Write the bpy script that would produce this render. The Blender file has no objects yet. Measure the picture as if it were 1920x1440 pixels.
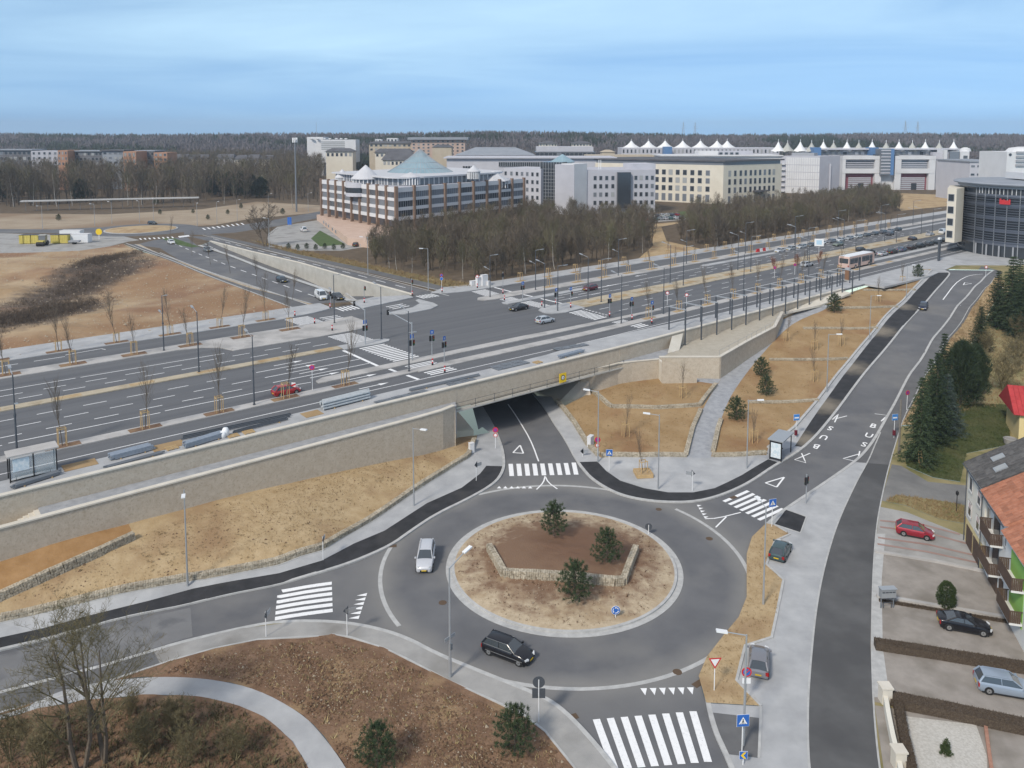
import bpy, math, random
import numpy as np
from mathutils import Vector, Matrix, geometry, noise
random.seed(7); RNG = np.random.default_rng(7)
scene = bpy.context.scene
COL = scene.collection
R = math.radians
# ------------------------------------------------------------------ camera, sky, sun, exposure
PITCH = R(5.2); FPX = 1514.7 * math.cos(PITCH); CAM_Z = 40.5 * math.cos(PITCH); HORIZON = 250.0
CY = HORIZON + FPX * math.tan(PITCH)               # the optical axis meets the picture here: the lens is shifted downwards
CAM_Y = CAM_Z * math.tan(PITCH) - 12.57
cd = bpy.data.cameras.new('camera'); cam = bpy.data.objects.new('camera', cd); COL.objects.link(cam)
cd.sensor_width = 36; cd.lens = 36 * FPX / 1920; cd.shift_y = -(720 - CY) / 1920; cd.clip_start = 0.5; cd.clip_end = 9000
cam.location = (0, CAM_Y, CAM_Z); cam.rotation_euler = (math.pi / 2 - PITCH, 0, 0)
scene.camera = cam
SUN_AZ = math.atan2(-0.55, -0.80); SUN_EL = R(40)
world = bpy.data.worlds.new('World'); scene.world = world; world.use_nodes = True
def build_world():
    nt = world.node_tree; N = nt.nodes; L = nt.links; N.clear()
    out = N.new('ShaderNodeOutputWorld'); bg = N.new('ShaderNodeBackground')
    sky = N.new('ShaderNodeTexSky'); sky.sky_type = 'NISHITA'; sky.sun_disc = False
    sky.sun_elevation = SUN_EL; sky.sun_rotation = SUN_AZ; sky.altitude = 300
    sky.air_density = 1.0; sky.dust_density = 0.3; sky.ozone_density = 3.0
    tc = N.new('ShaderNodeTexCoord')
    # lift the sampled elevation a little: the air over the plateau is clear down to the horizon
    mp = N.new('ShaderNodeMapping'); mp.inputs['Location'].default_value = (0, 0, 0.17)
    L.new(tc.outputs['Generated'], mp.inputs['Vector']); L.new(mp.outputs['Vector'], sky.inputs['Vector'])
    # thin stratus: noise on the direction projected to a cloud layer
    sep = N.new('ShaderNodeSeparateXYZ'); L.new(tc.outputs['Generated'], sep.inputs[0])
    mx = N.new('ShaderNodeMath'); mx.operation = 'ABSOLUTE'; L.new(sep.outputs['Z'], mx.inputs[0])
    ad = N.new('ShaderNodeMath'); ad.operation = 'ADD'; ad.inputs[1].default_value = 0.07; L.new(mx.outputs[0], ad.inputs[0])
    dv = N.new('ShaderNodeVectorMath'); dv.operation = 'DIVIDE'
    cb = N.new('ShaderNodeCombineXYZ'); cb.inputs[2].default_value = 1.0
    L.new(ad.outputs[0], cb.inputs[0]); L.new(ad.outputs[0], cb.inputs[1])
    L.new(tc.outputs['Generated'], dv.inputs[0]); L.new(cb.outputs[0], dv.inputs[1])
    sc = N.new('ShaderNodeMapping'); sc.inputs['Scale'].default_value = (0.55, 0.8, 0.0); sc.inputs['Location'].default_value = (3.1, 1.7, 0)
    L.new(dv.outputs[0], sc.inputs['Vector'])
    n1 = N.new('ShaderNodeTexNoise'); n1.inputs['Scale'].default_value = 0.55; n1.inputs['Detail'].default_value = 7; n1.inputs['Roughness'].default_value = 0.55
    n1.inputs['Distortion'].default_value = 0.6
    L.new(sc.outputs[0], n1.inputs['Vector'])
    rp = N.new('ShaderNodeValToRGB'); rp.color_ramp.elements[0].position = 0.05; rp.color_ramp.elements[1].position = 0.95
    rp.color_ramp.elements[0].color = (0, 0, 0, 1); rp.color_ramp.elements[1].color = (1, 1, 1, 1)
    L.new(n1.outputs['Fac'], rp.inputs[0])
    # cloud cover thins out towards the horizon
    el = N.new('ShaderNodeMapRange'); el.inputs['From Min'].default_value = 0.0; el.inputs['From Max'].default_value = 0.10
    el.inputs['To Min'].default_value = 0.2; el.inputs['To Max'].default_value = 1.0
    L.new(sep.outputs['Z'], el.inputs['Value'])
    fm = N.new('ShaderNodeMath'); fm.operation = 'MULTIPLY'; L.new(rp.outputs[0], fm.inputs[0]); L.new(el.outputs[0], fm.inputs[1])
    gm = N.new('ShaderNodeMix'); gm.data_type = 'RGBA'; gm.blend_type = 'MULTIPLY'; gm.inputs['Factor'].default_value = 1.0
    L.new(sky.outputs[0], gm.inputs[6]); gm.inputs[7].default_value = SKY_TINT
    mix = N.new('ShaderNodeMix'); mix.data_type = 'RGBA'
    # the veil is pale blue low down, where it is seen edge-on through clear air, and white overhead
    ve = N.new('ShaderNodeMapRange'); ve.inputs['From Min'].default_value = 0.16; ve.inputs['From Max'].default_value = 0.5; L.new(sep.outputs['Z'], ve.inputs['Value'])
    vc = N.new('ShaderNodeMix'); vc.data_type = 'RGBA'; L.new(ve.outputs[0], vc.inputs['Factor']); vc.inputs[6].default_value = CLOUD_COL; vc.inputs[7].default_value = VEIL_COL; L.new(vc.outputs[2], mix.inputs[7])
    L.new(fm.outputs[0], mix.inputs['Factor']); L.new(gm.outputs[2], mix.inputs[6])
    L.new(mix.outputs[2], bg.inputs['Color']); bg.inputs['Strength'].default_value = SKY_STRENGTH
    L.new(bg.outputs[0], out.inputs['Surface'])
SKY_TINT = (.80, 1.0, 1.10, 1); CLOUD_COL = (4.9, 7.0, 8.4, 1); VEIL_COL = (6.6, 6.6, 6.5, 1); SKY_STRENGTH = 0.118
build_world()
sl = bpy.data.lights.new('sun', 'SUN'); sun = bpy.data.objects.new('sun', sl); COL.objects.link(sun)
sl.energy = 2.7; sl.angle = R(9); sl.color = (1.0, 0.92, 0.80)
sd = Vector((math.sin(SUN_AZ) * math.cos(SUN_EL), math.cos(SUN_AZ) * math.cos(SUN_EL), math.sin(SUN_EL)))
sun.rotation_euler = sd.to_track_quat('Z', 'Y').to_euler()
vs = scene.view_settings
vs.view_transform = 'Standard'; vs.look = 'None'; vs.gamma = 1.0; vs.use_curve_mapping = False; vs.exposure = 0.30
scene.cycles.max_bounces = 5; scene.cycles.diffuse_bounces = 2; scene.cycles.glossy_bounces = 2; scene.cycles.transmission_bounces = 4
scene.cycles.transparent_max_bounces = 6; scene.cycles.caustics_reflective = False; scene.cycles.caustics_refractive = False

# ------------------------------------------------------------------ where things stand
_c, _s = math.cos(PITCH), math.sin(PITCH)
def W(px, py, z=0.0):
    """plan position of the point at height z seen at (px, py) of the 1920 x 1440 photograph"""
    a = (px - 960) / FPX; b = (py - CY) / FPX
    t = (z - CAM_Z) / (-_s - b * _c)
    return (a * t, (_c - b * _s) * t + CAM_Y)
BU = (math.sin(R(51)), math.cos(R(51))); BN = (-BU[1], BU[0]); BO = W(640, 777, 7.63)
ZB = 7.3                                           # level of the boulevard
def B(u, v):
    """boulevard frame: u along it, v across (0 = outer face of the near parapet)"""
    v = v + 0.037 * max(0.0, u - 50)
    return (BO[0] + u * BU[0] + v * BN[0], BO[1] + u * BU[1] + v * BN[1])
def UV(x, y):
    x -= BO[0]; y -= BO[1]
    u = x * BU[0] + y * BU[1]; v = x * BN[0] + y * BN[1]
    return (u, v - 0.037 * max(0.0, u - 50))
BANG = math.atan2(BU[1], BU[0])                     # heading of the boulevard
BANG2 = BANG + 0.037
RC = (4.84, 63.3)                                   # roundabout centre
# heights of the low ground: smooth interpolation of levels read off the place
_cp = []
for k in range(24):
    a = k * math.tau / 24; _cp.append((RC[0] + 20 * math.cos(a), RC[1] + 20 * math.sin(a), 0.0))
for px, py, z in [(0, 1222, 0), (0, 1299, 0), (300, 1180, 0), (-200, 1290, 0), (560, 1130, 0),
    (0, 1025, 3.4), (100, 1008, 3.3), (250, 975, 3.0), (400, 945, 2.7), (640, 880, 2.0), (760, 840, 1.4), (845, 808, .8),
    (-200, 1070, 3.6), (0, 1135, 1.0), (121, 1118, .9), (342, 1075, .8), (523, 1045, .7), (640, 995, .6), (773, 915, .5), (870, 855, .3),
    (0, 1175, 0), (121, 1150, 0), (342, 1105, 0), (523, 1068, 0), (700, 985, 0), (850, 893, 0), (910, 830, -.05),
    (950, 830, -.1), (990, 760, -.3), (965, 735, -.4), (1040, 790, -.1), (1090, 850, 0),
    (1115, 845, .45), (1250, 845, .6), (1200, 790, 1.0), (1150, 772, 1.15), (1060, 775, .5),
    (1140, 752, 1.5), (1310, 750, 1.6), (1200, 714, 2.1), (1340, 720, 1.9), (1110, 712, 1.9),
    (1310, 860, .15), (1330, 780, 1.0), (1370, 715, 1.9), (1400, 680, 2.6), (1430, 640, 3.6), (1470, 605, 4.7), (1510, 585, 5.5), (1550, 574, 6.2),
    (1390, 845, .5), (1450, 800, .9), (1600, 535, 6.7), (1690, 508, 7.25), (1750, 505, 7.25),
    (1560, 1200, 0), (1600, 960, 0), (1590, 1400, 0), (1700, 1000, -.2), (1700, 1300, -.2), (1850, 1250, -.3), (1850, 1420, -.3),
    (1750, 880, 0), (1850, 810, .3), (1850, 700, 1.2), (1890, 620, 2.6), (1920, 560, 4.6),
    (300, 1400, .25), (700, 1330, .35), (900, 1400, .25), (1000, 1420, .1), (100, 1400, .1), (-100, 1420, 0), (560, 1440, .2)]:
    x, y = W(px, py, z); _cp.append((x, y, z))
for t, z in [(0, 0), (.1, .3), (.25, 1.35), (.4, 2.6), (.55, 3.9), (.75, 5.5), (.9, 6.8), (1, 7.28), (1.1, 7.28)]:
    for o in (-7, 0, 7):
        _cp.append((27 + 78 * t + .797 * o, 76 + 103 * t - .603 * o, z))
_cp += [(60, 20, -.3), (-60, 20, 0), (0, 15, 0), (140, 190, 7.2), (150, 120, 4)]
_cp = np.array(_cp)
_ker = lambda d2: np.sqrt(d2 + 9.0)
_A = _ker(((_cp[:, None, :2] - _cp[None, :, :2]) ** 2).sum(-1)); _A += np.eye(len(_cp)) * -0.15
_zm = _cp[:, 2].mean(); _wt = np.linalg.solve(_A, _cp[:, 2] - _zm)
def hl_many(P):
    P = np.asarray(P, float).reshape(-1, 2)
    z = _ker(((P[:, None, :] - _cp[None, :, :2]) ** 2).sum(-1)) @ _wt + _zm
    r = np.hypot(P[:, 0] - RC[0], P[:, 1] - RC[1])
    k = np.clip((r - 19.0) / 7.0, 0, 1); k = k * k * (3 - 2 * k)
    return np.clip(z, -.6, ZB - .02) * k
def hl(x, y): return float(hl_many([(x, y)])[0])
def G(px, py):
    """plan position and height of the low ground seen at a pixel"""
    z = 0.0
    for _ in range(25):
        x, y = W(px, py, z); z = z * .4 + hl(x, y) * .6
    return (x, y, z)
def Gp(pts): return [G(*p)[:2] for p in pts]

# ------------------------------------------------------------------ materials
MATS = {}
def mat(name, c1, c2=None, scale=1.0, rough=.9, bump=0.0, bscale=None, metal=0.0, spec=.25, stretch=None, rot=0.0, detail=6, lo=.35, hi=.65, c3=None, s3=None, lo3=.5, hi3=.62, objvar=0.0, pos=True, emit=None):
    m = bpy.data.materials.new(name); MATS[name] = m; m.use_nodes = True
    N = m.node_tree.nodes; L = m.node_tree.links; b = N['Principled BSDF']
    b.inputs['Roughness'].default_value = rough; b.inputs['Metallic'].default_value = metal
    b.inputs['Specular IOR Level'].default_value = spec; b.inputs['Base Color'].default_value = (*c1, 1)
    m.diffuse_color = (*c1, 1)
    if c2 is None and not objvar and not bump: return m
    if pos: src = N.new('ShaderNodeNewGeometry').outputs['Position']
    else: src = N.new('ShaderNodeTexCoord').outputs['Object']
    if stretch or rot:
        r_ = N.new('ShaderNodeMapping'); r_.inputs['Rotation'].default_value = (0, 0, -rot); L.new(src, r_.inputs['Vector'])
        mp = N.new('ShaderNodeMapping'); mp.inputs['Scale'].default_value = stretch or (1, 1, 1)
        L.new(r_.outputs[0], mp.inputs['Vector']); src = mp.outputs[0]
    col = None
    if c2 is not None:
        n = N.new('ShaderNodeTexNoise'); n.inputs['Scale'].default_value = scale; n.inputs['Detail'].default_value = detail; n.inputs['Roughness'].default_value = .6
        L.new(src, n.inputs['Vector'])
        rp = N.new('ShaderNodeMapRange'); rp.inputs['From Min'].default_value = lo; rp.inputs['From Max'].default_value = hi; L.new(n.outputs['Fac'], rp.inputs['Value'])
        mx = N.new('ShaderNodeMix'); mx.data_type = 'RGBA'; L.new(rp.outputs[0], mx.inputs['Factor'])
        mx.inputs[6].default_value = (*c1, 1); mx.inputs[7].default_value = (*c2, 1); col = mx.outputs[2]
    if c3 is not None:
        n3 = N.new('ShaderNodeTexNoise'); n3.inputs['Scale'].default_value = s3; n3.inputs['Detail'].default_value = 4
        L.new(src, n3.inputs['Vector'])
        r3 = N.new('ShaderNodeMapRange'); r3.inputs['From Min'].default_value = lo3; r3.inputs['From Max'].default_value = hi3; L.new(n3.outputs['Fac'], r3.inputs['Value'])
        m3 = N.new('ShaderNodeMix'); m3.data_type = 'RGBA'; L.new(r3.outputs[0], m3.inputs['Factor'])
        L.new(col, m3.inputs[6]); m3.inputs[7].default_value = (*c3, 1); col = m3.outputs[2]
    if objvar:
        oi = N.new('ShaderNodeObjectInfo'); mr = N.new('ShaderNodeMapRange'); mr.inputs['To Min'].default_value = 1 - objvar; mr.inputs['To Max'].default_value = 1 + objvar
        L.new(oi.outputs['Random'], mr.inputs['Value'])
        vm = N.new('ShaderNodeVectorMath'); vm.operation = 'SCALE'
        if col is None: vm.inputs[0].default_value = c1
        else: L.new(col, vm.inputs[0])
        L.new(mr.outputs[0], vm.inputs['Scale']); col = vm.outputs[0]
    if col is not None: L.new(col, b.inputs['Base Color'])
    if bump:
        nb = N.new('ShaderNodeTexNoise'); nb.inputs['Scale'].default_value = bscale or scale * 3; nb.inputs['Detail'].default_value = 5
        L.new(src, nb.inputs['Vector'])
        bp = N.new('ShaderNodeBump'); bp.inputs['Strength'].default_value = 1.0; bp.inputs['Distance'].default_value = bump
        L.new(nb.outputs['Fac'], bp.inputs['Height']); L.new(bp.outputs[0], b.inputs['Normal'])
    return m
asph = mat('asphalt_street', (.118, .120, .128), (.150, .151, .157), scale=.22, bump=.006, bscale=22, rough=.85, c3=(.185, .181, .175), s3=.11, lo3=.52, hi3=.78)
asphR = mat('asphalt_boulevard', (.108, .111, .120), (.150, .153, .160), scale=.9, stretch=(.03, 1, 1), rot=BANG, rough=.85, bump=.006, bscale=20, c3=(.122, .125, .132), s3=1.8)
asphD = mat('asphalt_new', (.028, .029, .032), (.046, .046, .05), scale=.7, bump=.01, bscale=25, rough=.9, c3=(.075, .072, .068), s3=.12, lo3=.6, hi3=.8)
asphM = mat('asphalt_path', (.115, .115, .118), (.145, .145, .147), scale=.5, bump=.008, bscale=25, rough=.9)
asphO = mat('asphalt_old', (.165, .166, .170), (.205, .205, .207), scale=.3, bump=.008, bscale=22, rough=.88, c3=(.14, .142, .148), s3=.5)
asphP = mat('asphalt_cycle', (.088, .088, .090), (.118, .118, .119), scale=.35, bump=.008, bscale=25, rough=.9, c3=(.080, .080, .082), s3=.15)
conc = mat('paving_light', (.345, .35, .36), (.43, .435, .44), scale=.45, bump=.004, bscale=9, c3=(.30, .305, .31), s3=.18, lo3=.55, hi3=.75)
concB = mat('paving_pinkish', (.40, .385, .37), (.47, .455, .44), scale=.6, bump=.003, bscale=9, c3=(.33, .32, .31), s3=.3)
paver = mat('paving_grey', (.27, .28, .30), (.36, .37, .39), scale=1.2, bump=.008, bscale=6, detail=8)
kerbm = mat('kerb_granite', (.38, .38, .375), (.48, .48, .47), scale=1.5, rough=.85)
soilO = mat('soil_ochre', (.29, .19, .092), (.36, .25, .135), scale=.35, bump=.05, bscale=4, c3=(.255, .15, .075), s3=.16, lo3=.5, hi3=.66, detail=8)
soilT = mat('soil_tan', (.37, .265, .145), (.46, .345, .205), scale=.9, bump=.05, bscale=5, c3=(.29, .19, .105), s3=.2, lo3=.5, hi3=.7, detail=9)
soilS = mat('soil_slope_bare', (.29, .165, .07), (.36, .215, .10), scale=.7, bump=.04, bscale=4)
mulch = mat('mulch_brown', (.145, .085, .052), (.24, .15, .095), scale=.8, bump=.09, bscale=5, c3=(.29, .195, .11), s3=.28, lo3=.53, hi3=.68, detail=9)
gravel = mat('gravel_tan', (.40, .315, .215), (.50, .41, .29), scale=2.5, bump=.03, bscale=9, c3=(.33, .24, .15), s3=.35, lo3=.5, hi3=.68)
medm = mat('median_sand', (.40, .345, .255), (.47, .41, .31), scale=.8, bump=.02, bscale=8, c3=(.33, .27, .185), s3=.4)
dirt = mat('dirt_field', (.33, .225, .125), (.43, .325, .21), scale=.10, bump=.14, bscale=1.3, c3=(.24, .14, .08), s3=.045, lo3=.5, hi3=.62, detail=10)
grass = mat('grass_lawn', (.055, .075, .024), (.10, .105, .045), scale=.35, bump=.03, bscale=8, detail=8)
grassG = mat('grass_green', (.06, .10, .03), (.09, .125, .045), scale=.4, bump=.03, bscale=6)
grassY = mat('grass_dry', (.22, .19, .09), (.30, .25, .13), scale=.3, bump=.04, bscale=4, c3=(.16, .15, .06), s3=.2)
woodfloor = mat('leaf_litter', (.095, .07, .045), (.14, .105, .07), scale=.4, bump=.08, bscale=3)
fore = mat('forecourt_grey', (.30, .295, .285), (.37, .36, .345), scale=.6, bump=.006, bscale=7, c3=(.23, .22, .205), s3=.25, lo3=.5, hi3=.72)
foreB = mat('forecourt_brown', (.26, .235, .21), (.33, .30, .27), scale=.7, bump=.008, bscale=7, c3=(.20, .18, .155), s3=.3, lo3=.5, hi3=.7)
foreR = mat('forecourt_red', (.29, .19, .165), (.34, .24, .21), scale=.9, bump=.005, bscale=8)
pave_old = mat('asphalt_worn', (.15, .148, .145), (.22, .215, .205), scale=.25, bump=.01, bscale=9, c3=(.33, .32, .31), s3=.12, lo3=.62, hi3=.75)
pebble = mat('pebble_bed', (.42, .40, .36), (.55, .53, .49), scale=6, bump=.03, bscale=14)
wallst = mat('wall_beige', (.45, .385, .305), (.52, .455, .37), scale=1.6, bump=.015, bscale=7, c3=(.39, .33, .255), s3=5.0, lo3=.52, hi3=.72, detail=9)
coping = mat('coping_stone', (.57, .53, .455), (.64, .60, .53), scale=.6)
concW = mat('concrete_wall', (.38, .37, .34), (.46, .45, .42), scale=.5, bump=.006, bscale=5)
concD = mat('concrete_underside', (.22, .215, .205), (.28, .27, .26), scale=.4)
paint = mat('paint_white', (.74, .745, .75), (.82, .82, .82), scale=3, rough=.7, lo=.3, hi=.5, c3=(.60, .60, .60), s3=5.0, lo3=.6, hi3=.75)
stone = mat('gabion_stone', (.36, .31, .235), (.50, .45, .36), scale=3.0, bump=.03, bscale=12, objvar=.14, c3=(.28, .24, .18), s3=4.0)
steelG = mat('steel_grey', (.20, .215, .235), rough=.5, metal=.3)
steelD = mat('steel_dark', (.085, .095, .11), rough=.5, metal=.2)
galv = mat('galvanised', (.42, .44, .46), rough=.45, metal=.5)
whitem = mat('white_paint_metal', (.75, .76, .77), rough=.4)
redm = mat('sign_red', (.52, .035, .04), rough=.5)
bluem = mat('sign_blue', (.03, .13, .45), rough=.5)
yellowm = mat('sign_yellow', (.75, .52, .03), rough=.5)
blackm = mat('black_plastic', (.018, .018, .02), rough=.5)
woodP = mat('timber_pale', (.52, .37, .19), (.42, .29, .15), scale=3, rough=.8)

# ------------------------------------------------------------------ mesh helpers
class MB:
    def __init__(s): s.v = []; s.f = []; s.m = []
    def add(s, vs, fs, mi=0):
        o = len(s.v); s.v.extend(vs); s.f.extend([tuple(i + o for i in f) for f in fs]); s.m.extend([mi] * len(fs)); return s
    def box(s, x0, y0, z0, x1, y1, z1, mi=0):
        return s.add([(x0, y0, z0), (x1, y0, z0), (x1, y1, z0), (x0, y1, z0), (x0, y0, z1), (x1, y0, z1), (x1, y1, z1), (x0, y1, z1)],
                     [(0, 3, 2, 1), (4, 5, 6, 7), (0, 1, 5, 4), (1, 2, 6, 5), (2, 3, 7, 6), (3, 0, 4, 7)], mi)
    def obox(s, c, ax, ay, az, mi=0):
        c = Vector(c); ax = Vector(ax); ay = Vector(ay); az = Vector(az); P = []
        for k in (-1, 1):
            for i, j in ((-1, -1), (1, -1), (1, 1), (-1, 1)): P.append(tuple(c + ax * i + ay * j + az * k))
        return s.add(P, [(0, 3, 2, 1), (4, 5, 6, 7), (0, 1, 5, 4), (1, 2, 6, 5), (2, 3, 7, 6), (3, 0, 4, 7)], mi)
    def prism(s, poly, z0, z1, mi=0, cap=True):
        n = len(poly); A = sum(poly[i][0] * poly[(i + 1) % n][1] - poly[(i + 1) % n][0] * poly[i][1] for i in range(n))
        if A < 0: poly = list(reversed(poly))
        vs = [(p[0], p[1], z0) for p in poly] + [(p[0], p[1], z1) for p in poly]
        fs = [(i, (i + 1) % n, n + (i + 1) % n, n + i) for i in range(n)]
        if cap: fs += [tuple(range(n, 2 * n)), tuple(reversed(range(n)))]
        return s.add(vs, fs, mi)
    def flat(s, poly, z, mi=0):
        n = len(poly); A = sum(poly[i][0] * poly[(i + 1) % n][1] - poly[(i + 1) % n][0] * poly[i][1] for i in range(n))
        if A < 0: poly = list(reversed(poly))
        return s.add([(p[0], p[1], z) for p in poly], [tuple(range(n))], mi)
    def cyl(s, p0, p1, r0, r1=None, n=8, mi=0, cap=True):
        if r1 is None: r1 = r0
        p0 = Vector(p0); p1 = Vector(p1); d = (p1 - p0)
        if d.length < 1e-6: return s
        d.normalize(); a = d.orthogonal().normalized(); b = d.cross(a)
        vs = []
        for p, r in ((p0, r0), (p1, r1)):
            for i in range(n):
                t = math.tau * i / n; vs.append(tuple(p + a * (r * math.cos(t)) + b * (r * math.sin(t))))
        fs = [(i, (i + 1) % n, n + (i + 1) % n, n + i) for i in range(n)]
        if cap: fs += [tuple(reversed(range(n))), tuple(range(n, 2 * n))]
        return s.add(vs, fs, mi)
    def tube(s, pts, r, n=6, mi=0):
        for a, b in zip(pts[:-1], pts[1:]): s.cyl(a, b, r, r, n, mi)
        return s
    def lathe(s, prof, n=24, c=(0, 0), mi=0, cap=True):
        vs = []; fs = []
        for r, z in prof:
            for i in range(n):
                t = math.tau * i / n; vs.append((c[0] + r * math.cos(t), c[1] + r * math.sin(t), z))
        for k in range(len(prof) - 1):
            for i in range(n): fs.append((k * n + i, k * n + (i + 1) % n, (k + 1) * n + (i + 1) % n, (k + 1) * n + i))
        if cap: fs.append(tuple(range((len(prof) - 1) * n, len(prof) * n)))
        return s.add(vs, fs, mi)
    def mesh(s, name, mats, smooth=False):
        me = bpy.data.meshes.new(name); me.from_pydata(s.v, [], s.f)
        for m in (mats if isinstance(mats, (list, tuple)) else [mats]): me.materials.append(m)
        if any(s.m): me.polygons.foreach_set('material_index', s.m)
        if smooth: me.polygons.foreach_set('use_smooth', [True] * len(me.polygons))
        me.update(); return me
def put(name, me, parent=None, loc=(0, 0, 0), rz=0.0, kind=None, label=None, cat=None, group=None, scale=None):
    o = bpy.data.objects.new(name, me); COL.objects.link(o); o.location = loc
    if rz: o.rotation_euler = (0, 0, rz)
    if scale is not None: o.scale = scale if isinstance(scale, (tuple, list)) else (scale,) * 3
    if parent is not None: o.parent = parent
    tag(o, label, cat, group, kind); return o
def tag(o, label=None, cat=None, group=None, kind=None):
    if label: o['label'] = label
    if cat: o['category'] = cat
    if group: o['group'] = group
    if kind: o['kind'] = kind
    return o
def ob(name, mb, mats, parent=None, loc=(0, 0, 0), rz=0.0, smooth=False, **k): return put(name, mb.mesh(name, mats, smooth), parent, loc, rz, **k)
def thing(name, label, cat, loc=(0, 0, 0), rz=0.0, group=None, kind=None):
    return put(name, None, None, loc, rz, kind, label, cat, group)
KIDS = {}
def copy_tree(o, loc=None, rz=None, label=None, group=None, scale=None, _p=None):
    c = o.copy(); COL.objects.link(c)
    if _p is not None: c.parent = _p
    if loc is not None: c.location = loc
    if rz is not None: c.rotation_euler = (0, 0, rz)
    if scale is not None: c.scale = (scale,) * 3 if not isinstance(scale, (tuple, list)) else scale
    if label: c['label'] = label
    if group: c['group'] = group
    for ch in kids(o): copy_tree(ch, _p=c)
    return c
def kids(o):
    if o.name not in KIDS: KIDS[o.name] = [x for x in o.children]
    return KIDS[o.name]
ORD = ['first', 'second', 'third', 'fourth', 'fifth', 'sixth', 'seventh', 'eighth', 'ninth', 'tenth', 'eleventh', 'twelfth', 'thirteenth', 'fourteenth', 'fifteenth', 'sixteenth', 'seventeenth', 'eighteenth', 'nineteenth', 'twentieth',
       'twenty-first', 'twenty-second', 'twenty-third', 'twenty-fourth', 'twenty-fifth', 'twenty-sixth', 'twenty-seventh', 'twenty-eighth', 'twenty-ninth', 'thirtieth']
def inpoly(P, poly):
    x = P[:, 0]; y = P[:, 1]; c = np.zeros(len(P), bool); n = len(poly); j = n - 1
    for i in range(n):
        xi, yi = poly[i]; xj, yj = poly[j]
        if yi != yj: c ^= ((yi > y) != (yj > y)) & (x < (xj - xi) * (y - yi) / (yj - yi) + xi)
        j = i
    return c
def densify(pts, step, closed=False):
    out = []; n = len(pts)
    for i in range(n if closed else n - 1):
        a = pts[i]; b = pts[(i + 1) % n]; k = max(1, int(math.dist(a, b) / step))
        for q in range(k): out.append((a[0] + (b[0] - a[0]) * q / k, a[1] + (b[1] - a[1]) * q / k))
    if not closed: out.append(tuple(pts[-1]))
    return out
def smooth_line(pts, it=2):
    """Chaikin corner cutting, end points kept"""
    for _ in range(it):
        q = [pts[0]]
        for a, b in zip(pts[:-1], pts[1:]):
            q += [(a[0] * .75 + b[0] * .25, a[1] * .75 + b[1] * .25), (a[0] * .25 + b[0] * .75, a[1] * .25 + b[1] * .75)]
        q.append(pts[-1]); pts = q
    return pts
def offset_line(pts, d):
    out = []; n = len(pts)
    for i in range(n):
        a = pts[max(0, i - 1)]; b = pts[min(n - 1, i + 1)]; dx = b[0] - a[0]; dy = b[1] - a[1]; l = math.hypot(dx, dy) or 1
        out.append((pts[i][0] - dy / l * d, pts[i][1] + dx / l * d))
    return out
def ribbon(mb, pts, w, zf, h0, h1, mi=0, side=0.0):
    """a strip w wide along pts, from h0 to h1 above zf(x, y); closed box section when h0 < h1"""
    a = offset_line(pts, w / 2 + side); b = offset_line(pts, -w / 2 + side); n = len(pts)
    zs = zf(np.array(pts)); vs = []
    for i in range(n):
        vs += [(*a[i], zs[i] + h1), (*b[i], zs[i] + h1), (*a[i], zs[i] + h0), (*b[i], zs[i] + h0)]
    fs = []
    for i in range(n - 1):
        o = 4 * i; q = o + 4
        fs.append((o, o + 1, q + 1, q))
        if h1 > h0: fs += [(o + 2, o, q, q + 2), (o + 1, o + 3, q + 3, q + 1)]
    if h1 > h0: fs += [(0, 2, 3, 1), (4 * n - 4, 4 * n - 3, 4 * n - 1, 4 * n - 2)]
    mb.add(vs, fs, mi)
hflat = lambda z: (lambda P: np.full(len(P), z))

def dusty_ring(m):
    """dust and wear on the roundabout: pale towards both kerbs, polished in the wheel track"""
    N = m.node_tree.nodes; L = m.node_tree.links; b = N['Principled BSDF']; old = b.inputs['Base Color'].links[0].from_socket
    g = N.new('ShaderNodeNewGeometry'); d = N.new('ShaderNodeVectorMath'); d.operation = 'DISTANCE'; sp = N.new('ShaderNodeVectorMath'); sp.operation = 'MULTIPLY'; sp.inputs[1].default_value = (1, 1, 0)
    L.new(g.outputs['Position'], sp.inputs[0]); L.new(sp.outputs[0], d.inputs[0]); d.inputs[1].default_value = (RC[0], RC[1], 0)
    n = N.new('ShaderNodeTexNoise'); n.inputs['Scale'].default_value = .25; n.inputs['Detail'].default_value = 5; L.new(g.outputs['Position'], n.inputs['Vector'])
    ad = N.new('ShaderNodeMath'); ad.operation = 'MULTIPLY_ADD'; ad.inputs[1].default_value = 2.2; L.new(n.outputs['Fac'], ad.inputs[0]); L.new(d.outputs['Value'], ad.inputs[2])
    rp = N.new('ShaderNodeValToRGB'); e = rp.color_ramp.elements; sc = N.new('ShaderNodeMath'); sc.operation = 'DIVIDE'; sc.inputs[1].default_value = 40.0; L.new(ad.outputs[0], sc.inputs[0]); L.new(sc.outputs[0], rp.inputs[0])
    e[0].position = 11.2 / 40; e[0].color = (.5, .5, .5, 1); e[1].position = 12.8 / 40; e[1].color = (0, 0, 0, 1)
    for p, v in ((16.0, 0.0), (17.8, .75), (19.5, .35), (23, 0)): q = e.new(p / 40); q.color = (v, v, v, 1)
    mx = N.new('ShaderNodeMix'); mx.data_type = 'RGBA'; L.new(rp.outputs[0], mx.inputs['Factor']); L.new(old, mx.inputs[6]); mx.inputs[7].default_value = (.235, .228, .215, 1); L.new(mx.outputs[2], b.inputs['Base Color'])
dusty_ring(asph)

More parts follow.
